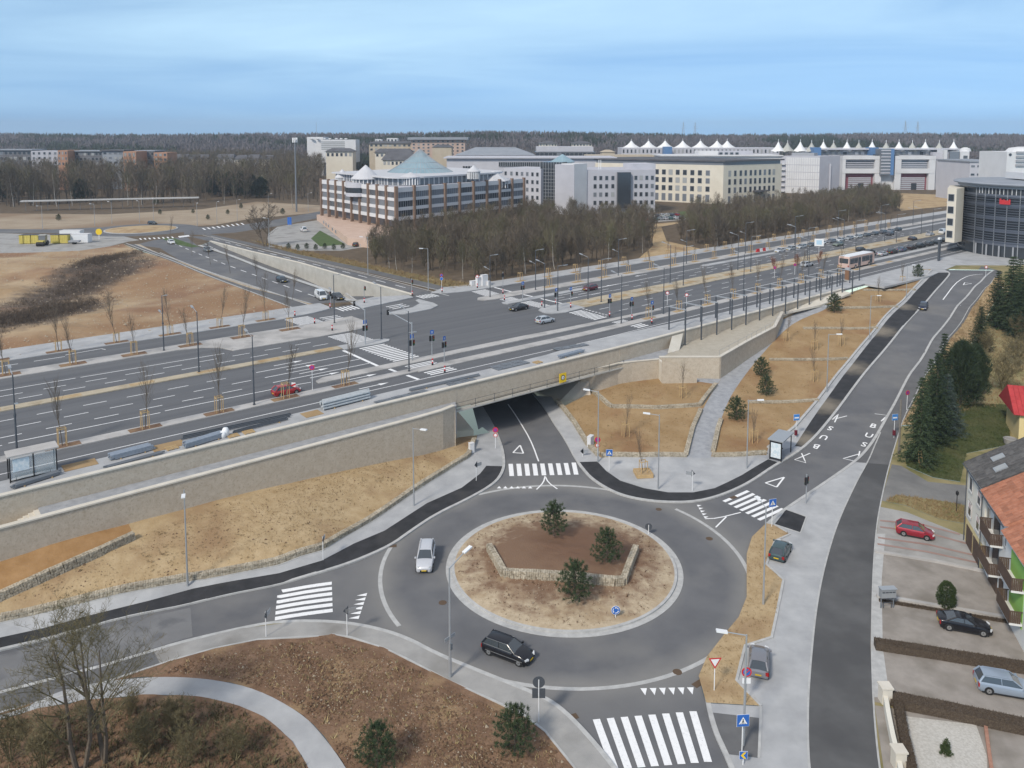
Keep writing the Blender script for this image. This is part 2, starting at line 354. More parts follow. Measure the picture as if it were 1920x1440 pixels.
def blob_mask(m, blobs, col, edge=1.0, rnd=1.0):
    """mix a soil of another colour into m over soft-edged, noise-torn ellipses (cx, cy, sx, sy)"""
    N = m.node_tree.nodes; L = m.node_tree.links; b = N['Principled BSDF']; cur = b.inputs['Base Color'].links[0].from_socket
    g = N.new('ShaderNodeNewGeometry'); n = N.new('ShaderNodeTexNoise'); n.inputs['Scale'].default_value = rnd; n.inputs['Detail'].default_value = 7; L.new(g.outputs['Position'], n.inputs['Vector'])
    for cx, cy, sx, sy in blobs:
        v = N.new('ShaderNodeVectorMath'); v.operation = 'SUBTRACT'; v.inputs[1].default_value = (cx, cy, 0); L.new(g.outputs['Position'], v.inputs[0])
        w = N.new('ShaderNodeVectorMath'); w.operation = 'MULTIPLY'; w.inputs[1].default_value = (1 / sx, 1 / sy, 0); L.new(v.outputs[0], w.inputs[0])
        d = N.new('ShaderNodeVectorMath'); d.operation = 'LENGTH'; L.new(w.outputs[0], d.inputs[0])
        a = N.new('ShaderNodeMath'); a.operation = 'MULTIPLY_ADD'; a.inputs[1].default_value = 1.3; L.new(n.outputs['Fac'], a.inputs[0]); L.new(d.outputs['Value'], a.inputs[2])
        r = N.new('ShaderNodeMapRange'); r.inputs['From Min'].default_value = 1.65 + edge * .25; r.inputs['From Max'].default_value = 1.65 - edge * .25; L.new(a.outputs[0], r.inputs['Value'])
        x = N.new('ShaderNodeMix'); x.data_type = 'RGBA'; L.new(r.outputs[0], x.inputs['Factor']); L.new(cur, x.inputs[6]); x.inputs[7].default_value = (*col, 1); cur = x.outputs[2]
    L.new(cur, b.inputs['Base Color'])
islm = mat('island_gravel_soil', (.40, .315, .215), (.50, .41, .29), scale=2.5, bump=.05, bscale=7, c3=(.33, .24, .15), s3=.35, lo3=.5, hi3=.68)
blob_mask(islm, [(RC[0], RC[1] + .6, 8.6, 7.6)], (.20, .125, .08), .9, .9); blob_mask(islm, [(RC[0] + 2, RC[1] + 2, 5, 4)], (.165, .095, .06), 1.6, .7)
# ================================================================== LOW GROUND
def S(pts, it=2): return smooth_line(Gp(pts), it)
TD = (-.50, .866)                                  # heading of the underpass
def ext(p, d, L): return (p[0] + d[0] * L, p[1] + d[1] * L)
k_LN = S([(-260, 1285), (-120, 1252), (0, 1222), (161, 1178), (282, 1150), (403, 1122), (523, 1098), (604, 1075), (664, 1056), (735, 1025), (773, 997), (821, 965), (882, 936), (930, 908), (945, 886), (948, 867), (943, 837), (927, 800), (903, 760), (891, 738)])
k_NR = S([(984, 716), (990, 727), (1010, 753), (1037, 793), (1060, 827), (1083, 870), (1089, 878), (1107, 899), (1140, 920), (1173, 933), (1223, 942), (1273, 944), (1307, 942), (1340, 935), (1380, 920), (1413, 903), (1457, 873), (1519, 834), (1562, 783), (1617, 707), (1660, 657), (1707, 599), (1747, 556), (1779, 520), (1783, 512), (1768, 506)])
k_RS = S([(1862, 507), (1853, 513), (1841, 525), (1815, 552), (1779, 595), (1743, 642), (1700, 707), (1667, 772), (1653, 797), (1631, 834), (1602, 866), (1544, 906), (1472, 953), (1437, 981), (1417, 1009), (1409, 1041), (1409, 1086), (1405, 1122), (1389, 1158), (1361, 1194), (1332, 1235), (1320, 1271), (1322, 1315), (1336, 1371), (1357, 1416), (1367, 1440), (1400, 1520)])
k_SL = S([(1220, 1530), (1155, 1440), (1123, 1400), (1083, 1355), (1043, 1319), (1002, 1299), (962, 1283), (882, 1251), (821, 1226), (761, 1194), (700, 1176), (640, 1166), (564, 1164), (483, 1170), (362, 1198), (242, 1235), (121, 1267), (0, 1299), (-120, 1330), (-260, 1366)])
k_LN += [ext(k_LN[-1], TD, q) for q in (8, 20, 40, 62)]
k_NR = [ext(k_NR[0], TD, q) for q in (62, 40, 20, 8)] + k_NR
ROAD = k_LN + k_NR + k_RS + k_SL
swL = Gp([(-260, 1235), (-120, 1202), (0, 1170), (121, 1142), (225, 1116), (342, 1095), (403, 1085), (523, 1062), (604, 1035), (640, 1012), (700, 979), (773, 928), (841, 884), (880, 860), (893, 827), (897, 807), (885, 762)])
swL += [ext(swL[-1], TD, q) for q in (10, 62)]
drkL = Gp([(-260, 1264), (-120, 1230), (0, 1198), (161, 1158), (282, 1128), (362, 1106), (523, 1077), (604, 1053), (664, 1021), (721, 997), (801, 945), (866, 916), (900, 890), (912, 875), (948, 876), (935, 920), (880, 945), (821, 975), (735, 1040), (604, 1090), (282, 1165), (0, 1240), (-260, 1300)])
swNE = Gp([(1017, 726), (1043, 755), (1080, 799), (1107, 843), (1127, 860), (1287, 858), (1333, 858), (1437, 855), (1440, 842), (1490, 803), (1526, 761), (1573, 700), (1631, 631), (1682, 574), (1718, 537), (1747, 508), (1790, 505), (1792, 515), (1715, 605), (1600, 760), (1460, 885), (1330, 950), (1200, 950), (1080, 880), (1000, 745)])
swNE = [ext(swNE[0], TD, 62)] + swNE + [ext(swNE[-1], TD, 62)]
drkR1 = Gp([(1086, 868), (1120, 867), (1137, 885), (1163, 903), (1207, 917), (1253, 925), (1300, 925), (1340, 917), (1390, 893), (1440, 863), (1469, 866), (1462, 880), (1413, 915), (1340, 945), (1273, 954), (1200, 945), (1107, 905)])
drkR2 = Gp([(1487, 843), (1537, 767), (1581, 706), (1635, 637), (1689, 576), (1725, 539), (1752, 512), (1782, 512), (1786, 518), (1710, 606), (1620, 715), (1563, 792), (1520, 842)])
shel = Gp([(1425, 858), (1490, 838), (1520, 842), (1470, 872)])
swS = Gp([(-260, 1410), (0, 1339), (121, 1307), (242, 1267), (322, 1241), (403, 1218), (483, 1202), (564, 1197), (616, 1195), (622, 1192), (660, 1198), (720, 1218), (761, 1237), (841, 1279), (922, 1315), (982, 1343), (1023, 1375), (1075, 1440), (1130, 1520), (1240, 1540), (1140, 1410), (1043, 1310), (821, 1215), (640, 1160), (362, 1190), (0, 1290), (-260, 1360)])
drkS = Gp([(-260, 1410), (0, 1339), (121, 1307), (242, 1267), (300, 1247), (286, 1218), (121, 1258), (0, 1290), (-260, 1360)])
fpath = S([(-200, 1390), (0, 1345), (60, 1326), (101, 1302), (170, 1284), (242, 1275), (322, 1271), (403, 1277), (483, 1295), (564, 1339), (604, 1380), (648, 1440), (690, 1520)]) + S([(600, 1520), (580, 1440), (544, 1388), (503, 1351), (443, 1323), (362, 1307), (282, 1305), (161, 1315), (81, 1329), (0, 1352), (-200, 1400)])
pavp = Gp([(1640, 828), (1602, 868), (1544, 908), (1472, 955), (1437, 985), (1400, 1060), (1380, 1170), (1315, 1250), (1318, 1330), (1380, 1520), (1540, 1520), (1540, 1300), (1600, 1000), (1650, 860)])
verge = Gp([(1437, 983), (1451, 986), (1481, 1004), (1453, 1017), (1437, 1061), (1469, 1090), (1457, 1150), (1447, 1198), (1397, 1214), (1381, 1279), (1427, 1327), (1324, 1321), (1310, 1271), (1325, 1235), (1360, 1190), (1385, 1160), (1400, 1122), (1400, 1086), (1400, 1041), (1410, 1009)])
patch1 = Gp([(1451, 985), (1473, 957), (1512, 971), (1501, 1001)])
patch2 = Gp([(1328, 1338), (1423, 1349), (1421, 1424), (1357, 1416)])
dcrL = S([(1530, 1520), (1516, 1440), (1514, 1343), (1518, 1263), (1530, 1142), (1546, 1061), (1570, 981), (1602, 912), (1630, 862), (1640, 836), (1668, 776), (1702, 711), (1745, 645), (1781, 598), (1817, 555), (1853, 515)])
dcrR = S([(1866, 520), (1857, 533), (1833, 559), (1808, 595), (1783, 628), (1745, 690), (1715, 745), (1700, 772), (1682, 823), (1667, 873), (1649, 953), (1642, 1001), (1636, 1086), (1634, 1222), (1638, 1335), (1648, 1440), (1665, 1530)])
DCR = dcrL + dcrR
dcrFar = Gp([(1600, 868), (1667, 873), (1690, 800), (1740, 700), (1830, 570), (1880, 510), (1840, 500), (1720, 680), (1650, 800)])
f0 = Gp([(1652, 940), (1672, 872), (1690, 875), (1740, 905), (1815, 912), (1822, 975), (1760, 965), (1700, 950)])
f1 = Gp([(1640, 1037), (1650, 952), (1700, 962), (1820, 1010), (1860, 1077)])
f2 = Gp([(1634, 1122), (1640, 1037), (1860, 1077), (1925, 1164)])
f3 = Gp([(1632, 1212), (1634, 1122), (1925, 1164), (2000, 1258)])
f4 = Gp([(1636, 1318), (1632, 1212), (2000, 1258), (2040, 1384)])
f5 = Gp([(1640, 1325), (2040, 1384), (2060, 1560), (1670, 1540)])
f5b = Gp([(1690, 1345), (1830, 1362), (1850, 1420), (1856, 1560), (1700, 1540)])
f5c = Gp([(1856, 1372), (2040, 1400), (2060, 1560), (1866, 1540)])
strip = Gp([(1636, 1310), (1634, 1215), (1636, 1090), (1642, 1003), (1660, 1003), (1653, 1090), (1655, 1215), (1668, 1310)])
lawn = Gp([(1700, 876), (1697, 850), (1760, 790), (1790, 760), (1888, 760), (1895, 835), (1812, 852), (1800, 905), (1750, 897)])
bankR = Gp([(1866, 521), (1885, 530), (1850, 600), (1800, 690), (1770, 760), (1715, 800), (1690, 800), (1720, 745), (1790, 628)])
hstrip = Gp([(1700, 950), (1660, 942), (1680, 930), (1760, 940), (1812, 950), (1815, 985), (1760, 975)])
def pav2(): return None
bare = Gp([(0, 1118), (-160, 1175), (-200, 1085), (0, 1027), (120, 1003), (234, 969), (254, 1013)])
path = S([(1287, 860), (1290, 850), (1300, 806), (1323, 758), (1347, 720), (1373, 680), (1417, 637), (1450, 611), (1490, 588), (1530, 574)]) + S([(1562, 572), (1548, 582), (1508, 596), (1472, 618), (1436, 657), (1400, 700), (1380, 728), (1365, 755), (1347, 800), (1335, 850), (1333, 860)])
plaz = Gp([(1240, 690), (1300, 716), (1345, 722), (1372, 684), (1340, 705)])
slopeP = Gp([(-300, 1270), (-120, 1220), (400, 1100), (640, 1030), (900, 880), (905, 790), (885, 760)]) + [B(17, .3), B(-75, .3)]
garden = Gp([(1040, 755), (1110, 850), (1127, 862), (1290, 862), (1437, 860), (1500, 800), (1640, 630), (1760, 506), (1700, 506), (1600, 532), (1560, 560), (1450, 600), (1370, 680), (1250, 690), (1110, 690)])
mulchP = Gp([(-300, 1420), (-120, 1340), (0, 1300), (403, 1195), (564, 1185), (700, 1200), (841, 1250), (1002, 1320), (1140, 1440), (1220, 1540), (1180, 1800), (400, 1900), (-300, 1800)])
REG = [  # painted in order, later ones on top: name, outline, material, height above the road level
    ('verge_ground', None, grassY, .10), ('slope', slopeP, soilT, .12), ('bare_slope', bare, soilS, .13), ('mulch_bed', mulchP, mulch, .12),
    ('garden_soil', garden, soilO, .14), ('sidewalk', swL, conc, .12), ('plaza', swNE, conc, .12), ('ramp_path', path, paver, .12), ('landing', plaz, paver, .12),
    ('dark_asphalt_strip', drkL, asphD, .12), ('dark_asphalt_strip', drkR1, asphD, .12), ('dark_asphalt_strip', drkR2, asphD, .12), ('bus_stop_paving', shel, paver, .12),
    ('sidewalk', swS, fore, .12), ('dark_asphalt_strip', drkS, asphM, .12), ('footpath', fpath, conc, .12),
    ('parking_pavement', pavp, conc, .11), ('cycle_path', DCR, asphP, .10), ('cycle_path_old', dcrFar, asphM, .10),
    ('earth_bank', bankR, soilT, .25), ('driveway', f0, pave_old, .10), ('forecourt', f1, fore, .11), ('forecourt', f2, foreB, .11), ('forecourt', f3, foreB, .11), ('forecourt', f4, foreB, .11),
    ('front_garden', f5, foreB, .11), ('pebble_bed', f5b, pebble, .13), ('garden_drive', f5c, foreB, .12), ('slab_strip', strip, kerbm, .115), ('grass_strip', hstrip, grassY, .13), ('lawn', lawn, grass, .14),
    ('street', ROAD, asph, 0.0), ('street_old_surface', Gp([(-260, 1290), (-120, 1258), (0, 1228), (161, 1184), (282, 1156), (357, 1139), (361, 1193), (242, 1229), (121, 1261), (0, 1293), (-120, 1324), (-260, 1360)]), asphO, 0.0), ('verge_soil', verge, soilT, .16), ('dark_asphalt_strip', patch1, asphD, .12), ('dark_asphalt_strip', patch2, asphM, .12)]
# the sidewalk polygon on the left is closed along the road
REG[5] = ('sidewalk', swL + [ext(k_LN[-1], TD, 0)] + list(reversed(k_LN)), conc, .12)
TUN = [swL[-4], swL[-3], swL[-1], swNE[0], swNE[2], swNE[3]]
blob_mask(asphD, [(*G(px, py)[:2], r_, r_) for px, py, r_ in ((1592, 690, 2.6), (1648, 622, 2.4), (1545, 762, 2.4), (1508, 825, 1.8), (1690, 575, 2.2))], (.20, .175, .14), 2.6, .8)
def build_low():
    pts = []; edges = []
    def loop(poly):
        o = len(pts); n = len(poly); pts.extend(poly); edges.extend([(o + i, o + (i + 1) % n) for i in range(n)])
    for r in REG:
        if r[1]: loop(densify(r[1], 2.5, True))
    x0, x1, y0, y1 = -100, 150, 16, 232
    gx, gy = np.meshgrid(np.arange(x0, x1 + .1, 2.5), np.arange(y0, y1 + .1, 2.5)); Pg = np.stack([gx.ravel(), gy.ravel()], 1)
    vg = (Pg[:, 0] - BO[0]) * BN[0] + (Pg[:, 1] - BO[1]) * BN[1]
    pts.extend(map(tuple, Pg[vg < 9]))
    wl = [B(u, .25) for u in range(-110, 190, 3)]
    o = len(pts); pts.extend(wl); edges.extend([(o + i, o + i + 1) for i in range(len(wl) - 1)])
    V, E, F, *_ = geometry.delaunay_2d_cdt([Vector(p) for p in pts], edges, [], 0, 1e-4)
    V = np.array([tuple(v) for v in V]); F = np.array(F, int); C = V[F].mean(1)
    own = np.zeros(len(F), int)
    for i, r in enumerate(REG):
        if r[1]: own[inpoly(C, r[1])] = i
    u = (C[:, 0] - BO[0]) * BU[0] + (C[:, 1] - BO[1]) * BU[1]; v = (C[:, 0] - BO[0]) * BN[0] + (C[:, 1] - BO[1]) * BN[1]
    v = v - .037 * np.maximum(0, u - 50)
    tun = inpoly(C, TUN)
    keep = (v < .25) | tun
    Z = hl_many(V)
    for i, r in enumerate(REG):
        f = F[(own == i) & keep]
        if not len(f): continue
        ids, inv = np.unique(f, return_inverse=True); inv = inv.reshape(f.shape)
        vz = Z[ids] + r[3]
        if r[0] in ('garden_soil', 'mulch_bed', 'slope', 'verge_ground', 'earth_bank', 'bare_slope'):
            amp = {'mulch_bed': .16, 'garden_soil': .05, 'slope': .09}.get(r[0], .04)
            vz = vz + np.array([noise.fractal(Vector((x * .5, y * .5, 3)), 1, 2, 4) for x, y in V[ids]]) * amp
        me = bpy.data.meshes.new(r[0]); me.from_pydata(np.column_stack([V[ids], vz]).tolist(), [], inv.tolist()); me.materials.append(r[2])
        if r[0] in ('garden_soil', 'mulch_bed', 'slope'): me.polygons.foreach_set('use_smooth', [True] * len(me.polygons))
        put(r[0], me, kind='structure')
build_low()
def kerb(pts, w=.3, name='kerb', h=.135, side=0.0, m=None):
    mb = MB(); ribbon(mb, densify(pts, 2.0), w, hl_many, -.25, h, 0, side); ob(name, mb, m or kerbm, kind='structure')
kerb(k_LN, .34, side=.15); kerb(k_NR, .34, side=.15); kerb(k_RS, .34, side=.15); kerb(k_SL, .34, side=.15)
kerb([verge[i] for i in range(0, 11)], .22, h=.2)
kerb(dcrL[:40], .14, h=.13); kerb(Gp([(1451, 985), (1473, 957), (1512, 971), (1501, 1001), (1451, 985)]), .14, h=.15)
kerb(Gp([(1427, 1327), (1423, 1424)]), .18, h=.15)
kerb(swL[:14], .16, h=.16); kerb([p for p in swS[1:19]], .16, h=.16)
kerb(dcrR[:], .12, h=.14)
kerb(Gp([(1640, 1037), (1750, 1055), (1858, 1077)]), .35, 'low_wall', .3, m=concB); kerb(Gp([(1643, 1120), (1760, 1140), (1925, 1168)]), .35, 'low_wall', .3, m=concB)
# garden edge kerb along the street
kerb(Gp([(1440, 842), (1490, 803), (1526, 761), (1573, 700), (1631, 631), (1682, 574), (1718, 537), (1747, 508)]), .35, 'garden_kerb', .32)
# granite ring and the ring round the island, flush in the asphalt
def arc(r, a0, a1, n=None, c=RC):
    n = n or max(8, int(abs(a1 - a0) * r / .8)); return [(c[0] + r * math.cos(a0 + (a1 - a0) * i / n), c[1] + r * math.sin(a0 + (a1 - a0) * i / n)) for i in range(n + 1)]
mb = MB()
for a0, a1 in ((-2.55, -3.45), (-1.95, -.55), (-.33, .72), (1.15, 2.1)):
    ribbon(mb, arc(17.0, a0, a1), .38, hl_many, .012, .012)
ob('granite_ring', mb, kerbm, kind='structure')
mb = MB(); ribbon(mb, arc(10.75, 0, math.tau, 90), .55, hl_many, .01, .03); ob('apron_ring', mb, kerbm, kind='structure')
mb = MB(); ribbon(mb, arc(10.35, 0, math.tau, 90), .25, hl_many, -.1, .17); ob('island_kerb', mb, kerbm, kind='structure')
# ------------------------------------------------------------------ the roundabout island
U_in = Gp([(917, 1040), (945, 1092), (1168, 1108), (1192, 1043), (1130, 983), (985, 983)])
def island_h(x, y):
    r = math.hypot(x - RC[0], y - RC[1]) / 10.3
    z = .16 + .55 * (1 - r * r)
    return z + .10 * noise.fractal(Vector((x * .6, y * .6, 0)), 1, 2, 4) * (1 - r)
def build_island():
    V = []; F = []; mi = []; ns, nr = 96, 34
    core = []
    for i in range(40):
        a = i * math.tau / 40; rr = 8.5 + .8 * math.sin(3 * a + 1) + .5 * math.sin(7 * a) + (-1.0 if math.sin(a) < -.5 else 0); core.append((RC[0] + rr * math.cos(a), RC[1] + rr * math.sin(a) + .3))
    for k in range(nr + 1):
        r = 10.3 * k / nr
        for i in range(ns):
            a = i * math.tau / ns; V.append((RC[0] + r * math.cos(a), RC[1] + r * math.sin(a)))
    P = np.array(V); inU = inpoly(P, U_in)
    # distance behind the gabion: raised bed that runs out towards the far side
    ymin = min(p[1] for p in U_in); ymax = max(p[1] for p in U_in)
    Z = []
    for i, (x, y) in enumerate(V):
        z = island_h(x, y)
        if inU[i]: z += .55 * max(0, 1 - (y - ymin) / (ymax - ymin))
        Z.append(z)
    for k in range(nr):
        for i in range(ns):
            F.append((k * ns + i, k * ns + (i + 1) % ns, (k + 1) * ns + (i + 1) % ns, (k + 1) * ns + i))
    C = np.array([(sum(V[j][0] for j in f) / 4, sum(V[j][1] for j in f) / 4) for f in F]); c_in = inpoly(C, core)
    F = [tuple(reversed(f)) if False else f for f in F]
    me = bpy.data.meshes.new('roundabout_island'); me.from_pydata([(*V[i], Z[i]) for i in range(len(V))], [], F)
    me.materials.append(islm); me.polygons.foreach_set('use_smooth', [True] * len(F))
    put('roundabout_island', me, kind='structure')
build_island()
# ------------------------------------------------------------------ painted markings of the low streets
def stripe(mb, a, b, w, h=.02):
    ribbon(mb, densify([a, b], 1.0), w, hl_many, h, h)
def lerp(a, b, t): return (a[0] + (b[0] - a[0]) * t, a[1] + (b[1] - a[1]) * t)
def zebra(tl, tr, br, bl, n, along, fill=.5, world=False):
    """n stripes between the edge tl-tr and bl-br (along='v') or tl-bl and tr-br (along='h')"""
    q = [tl, tr, br, bl] if world else Gp([tl, tr, br, bl])
    r = thing('zebra_crossing', None, None, kind='structure')
    for i in range(n):
        t = (i + .5) / n
        if along == 'v': a, b = lerp(q[0], q[1], t), lerp(q[3], q[2], t); w = math.dist(q[0], q[1]) / n * fill
        else: a, b = lerp(q[0], q[3], t), lerp(q[1], q[2], t); w = math.dist(q[0], q[3]) / n * fill
        mb = MB(); stripe(mb, a, b, w); ob('stripe', mb, paint, r, kind='structure')
zebra((521, 1105), (622, 1089), (624, 1150), (515, 1166), 6, 'h', .56)
zebra((950, 870), (1083, 867), (1088, 890), (952, 893), 9, 'v', .56)
zebra((1352, 938), (1398, 918), (1474, 957), (1428, 978), 7, 'h', .52)
zebra((1105, 1350), (1312, 1333), (1340, 1428), (1140, 1444), 8, 'v', .52)
def tris(p, q, n, size, ahead):
    """give-way triangles from p to q pointing along ahead (plan vector)"""
    mb = MB(); p, q = Gp([p, q]); dx, dy = (q[0] - p[0]), (q[1] - p[1]); l = math.hypot(dx, dy); dx /= l; dy /= l
    for i in range(n):
        c = lerp(p, q, (i + .5) / n); w = l / n * .36
        V = [(c[0] - dx * w, c[1] - dy * w), (c[0] + dx * w, c[1] + dy * w), (c[0] + ahead[0] * size, c[1] + ahead[1] * size)]
        mb.add([(x, y, hl(x, y) + .02) for x, y in V], [(0, 1, 2)])
    for f in range(len(mb.f)):
        a, b, c_ = [Vector(mb.v[i]) for i in mb.f[f]]
        if (b - a).cross(c_ - a).z < 0: mb.f[f] = tuple(reversed(mb.f[f]))
    ob('give_way_triangles', mb, paint, kind='structure')
tris((672, 1162), (689, 1111), 6, .9, (-.95, -.2)); tris((930, 916), (1000, 916), 6, .6, (0, 1)); tris((1306, 946), (1322, 973), 5, .5, (1, .3)); tris((1198, 1291), (1303, 1289), 6, .75, (0, -1))
def hollow_tri(c, size, ahead):
    x, y, _ = G(*c); ax, ay = ahead; bx, by = -ay, ax; mb = MB()
    o = [(x + ax * size * 1.5, y + ay * size * 1.5), (x - ax * size * .9 + bx * size * .6, y - ay * size * .9 + by * size * .6), (x - ax * size * .9 - bx * size * .6, y - ay * size * .9 - by * size * .6)]
    for a, b in zip(o, o[1:] + o[:1]): stripe(mb, a, b, .2)
    ob('painted_triangle', mb, paint, kind='structure')
hollow_tri((973, 844), 1.1, (.1, 1)); hollow_tri((1455, 904), 1.2, (.75, .66)); hollow_tri((1812, 532), 1.2, (-.75, -.66))
def line(pts, w=.15, name='road_line', px=True, it=1, h=.02):
    mb = MB(); p = Gp(pts) if px else pts
    ribbon(mb, densify(smooth_line(p, it) if it else p, .8), w, hl_many, h, h); ob(name, mb, paint, kind='structure')
line([(935, 735), (943, 745), (962, 772), (985, 808), (1000, 838), (1010, 866)], .18, h=.07); line([(1022, 893), (1019, 905), (1006, 918)], .16); line([(1022, 893), (1028, 905), (1045, 917)], .16)
line([(1322, 973), (1345, 972), (1389, 961)], .16); line([(1362, 969), (1342, 989)], .16)
line([(1768, 562), (1790, 533), (1806, 521), (1826, 515), (1843, 514)], .2); line([(1846, 525), (1817, 557), (1781, 600), (1745, 647)], .12)
# bus bays: zigzag ends and the letters
for pts in ([(1588, 780), (1560, 787), (1572, 777), (1565, 792)], [(1519, 850), (1490, 862), (1511, 868), (1503, 850)], [(1640, 776), (1664, 779), (1652, 790), (1664, 781)], [(1612, 851), (1581, 860), (1608, 866), (1612, 846)]):
    line(pts, .16, it=0)
def text_mesh(s, size, bold=0.0, extrude=0.0):
    c = bpy.data.curves.new('t', 'FONT'); c.body = s; c.size = size; c.align_x = 'CENTER'; c.align_y = 'CENTER'; c.offset = bold; c.extrude = extrude; c.resolution_u = 3
    o = bpy.data.objects.new('t', c); COL.objects.link(o); dg = bpy.context.evaluated_depsgraph_get()
    me = bpy.data.meshes.new_from_object(o.evaluated_get(dg)); bpy.data.objects.remove(o); bpy.data.curves.remove(c); return me
SD = (.603, .797)                                  # heading of the street that climbs to the right
for ch, p, fl in (('B', (1637, 799), 1), ('U', (1629, 817), 1), ('S', (1620, 834), 1), ('S', (1557, 803), -1), ('U', (1545, 820), -1), ('B', (1531, 837), -1)):
    me = text_mesh(ch, 1.9, .03); x, y, z = G(*p); me.materials.append(paint)
    for v in me.vertices:
        a, b = v.co.x * .75 * fl, v.co.y * fl
        X = x + a * SD[1] + b * SD[0]; Y = y - a * SD[0] + b * SD[1]; v.co = (X, Y, hl(X, Y) + .03)
    put('painted_letter', me, kind='structure')
# ================================================================== BOULEVARD
def uvline(u0, u1, v, step=8.0):
    n = max(1, int(abs(u1 - u0) / step)); return [(u0 + (u1 - u0) * i / n, v) for i in range(n + 1)]
def slab(name, uv, z0, z1, m, top_only=False, mb=None, step=8.0):
    p = [B(*q) for q in densify(uv, step, True)]; own = mb is None; mb = mb or MB()
    if top_only: mb.flat(p, z1)
    else: mb.prism(p, z0, z1)
    return ob(name, mb, m, kind='structure') if own else None
def strip4(name, u0, u1, v0, v1, z0, z1, m, mb=None):
    own = mb is None; mb = mb or MB(); a = [B(u, v0) for u, _ in uvline(u0, u1, 0)]; b = [B(u, v1) for u, _ in uvline(u0, u1, 0)]; n = len(a)
    vs = [(*p, z1) for p in a] + [(*p, z1) for p in b]; fs = [(i, i + 1, n + i + 1, n + i) for i in range(n - 1)]
    if z0 < z1:
        vs += [(*p, z0) for p in a] + [(*p, z0) for p in b]
        for i in range(n - 1): fs += [(2 * n + i, 2 * n + i + 1, i + 1, i), (n + i, n + i + 1, 3 * n + i + 1, 3 * n + i)]
        fs += [(0, n, 3 * n, 2 * n), (n - 1, 3 * n - 1, 4 * n - 1, 2 * n - 1)]
    mb.add(vs, fs)
    return ob(name, mb, m, kind='structure') if own else None
UE = 620
strip4('boulevard', -160, UE, .3, 55.2, ZB, ZB, asphR)
KZ = ZB + .12
# near sidewalk with the building site, tree strips, median, far sidewalk
strip4('sidewalk', -160, 128, .4, 4.3, ZB - .3, KZ, conc)
slab('sidewalk', [(14, 4.3), (24, 4.3), (36, 4.6), (47, 6.2), (62, 5.6), (80, 4.4), (14.1, 4.2)], ZB - .1, KZ - .003, conc)
slab('sidewalk', [(128, -4), (150, -5), (170, -3), (183, -14), (215, -20), (260, -14), (262, 4), (215, 4.3), (128, 4.3)], ZB - .3, KZ - .01, conc)
strip4('sidewalk', 215, UE, -3, 4.3, ZB - .3, KZ, conc)
strip4('tree_strip', -160, 16.6, 9.6, 11.3, ZB - .1, KZ, concB); slab('tree_strip', [(16.6, 9.3), (16.6, 11.2), (UE, 11.4), (UE, 9.6)], ZB - .1, KZ - .002, concB)
slab('traffic_island', [(3.5, 13.4), (4.5, 13.2), (30, 13.7), (73, 13.2), (73.5, 13.6), (73, 14.2), (40, 15.5), (5, 15.3), (3.6, 14.4)], ZB - .1, KZ + .004, concB)
strip4('median', -160, 20.3, 27.1, 28.8, ZB - .1, KZ, medm); slab('median_nose', [(14, 26.3), (20, 26.0), (22.0, 26.6), (22.5, 27.4), (21.8, 28.3), (20.2, 28.85), (14, 28.82)], ZB - .1, KZ + .004, conc)
slab('median', [(62, 24.3), (UE, 24.8), (UE, 30.2), (62, 29.5)], ZB - .1, KZ, medm)
slab('median_nose', [(54.4, 26), (55, 24.5), (57.8, 23.6), (63.5, 24.2), (63.5, 29.6), (57, 29.6), (55, 28.2)], ZB - .1, KZ + .004, conc)
slab('tree_strip', [(-160, 42), (-6, 42), (-2.5, 41.2), (-.5, 39.5), (.6, 36.4), (14.5, 36.0), (22.5, 36.5), (24.7, 38.7), (25.6, 41.4), (25.5, 46), (20, 45.2), (-160, 45.2)], ZB - .1, KZ, concB)
slab('traffic_island', [(53.5, 37), (54.0, 36.1), (76, 36.6), (77, 37.4), (76, 38.2), (54, 38.1)], ZB - .1, KZ + .004, conc)
slab('tree_strip', [(55, 41.3), (UE, 42.6), (UE, 45.3), (60, 44.8), (53, 44.6), (51.8, 43.2), (52.6, 41.8)], ZB - .1, KZ, concB)
slab('traffic_island', [(119, 38.4), (121, 37.4), (UE, 37.6), (UE, 39.0), (121, 39.2)], ZB - .1, KZ + .004, conc)
slab('traffic_island', [(158, 14.6), (160, 13.5), (250, 12.8), (250, 14.2), (160, 15.3)], ZB - .1, KZ + .006, conc)
slab('sidewalk', [(-160, 51.9), (15, 51.6), (22, 53), (26, 54.4), (26, 60), (-160, 56)], ZB - .2, KZ, conc)
slab('sidewalk', [(56, 51.2), (UE, 51.3), (UE, 55.6), (62, 56.5), (54, 58), (48.5, 55), (51, 52.6)], ZB - .2, KZ, conc)
slab('sidewalk', [(30.5, 50.6), (33, 51.2), (43.2, 53.3), (43.5, 56), (37, 58.5), (31, 56.8)], ZB - .2, KZ, conc)
slab('traffic_island', [(31.6, 43.4), (34, 41.4), (40, 42), (42.8, 43.7), (43.4, 46.4), (43, 51), (42, 50.5), (41.2, 47.6), (38, 45.3), (32, 44.3)], ZB - .1, KZ + .004, conc)
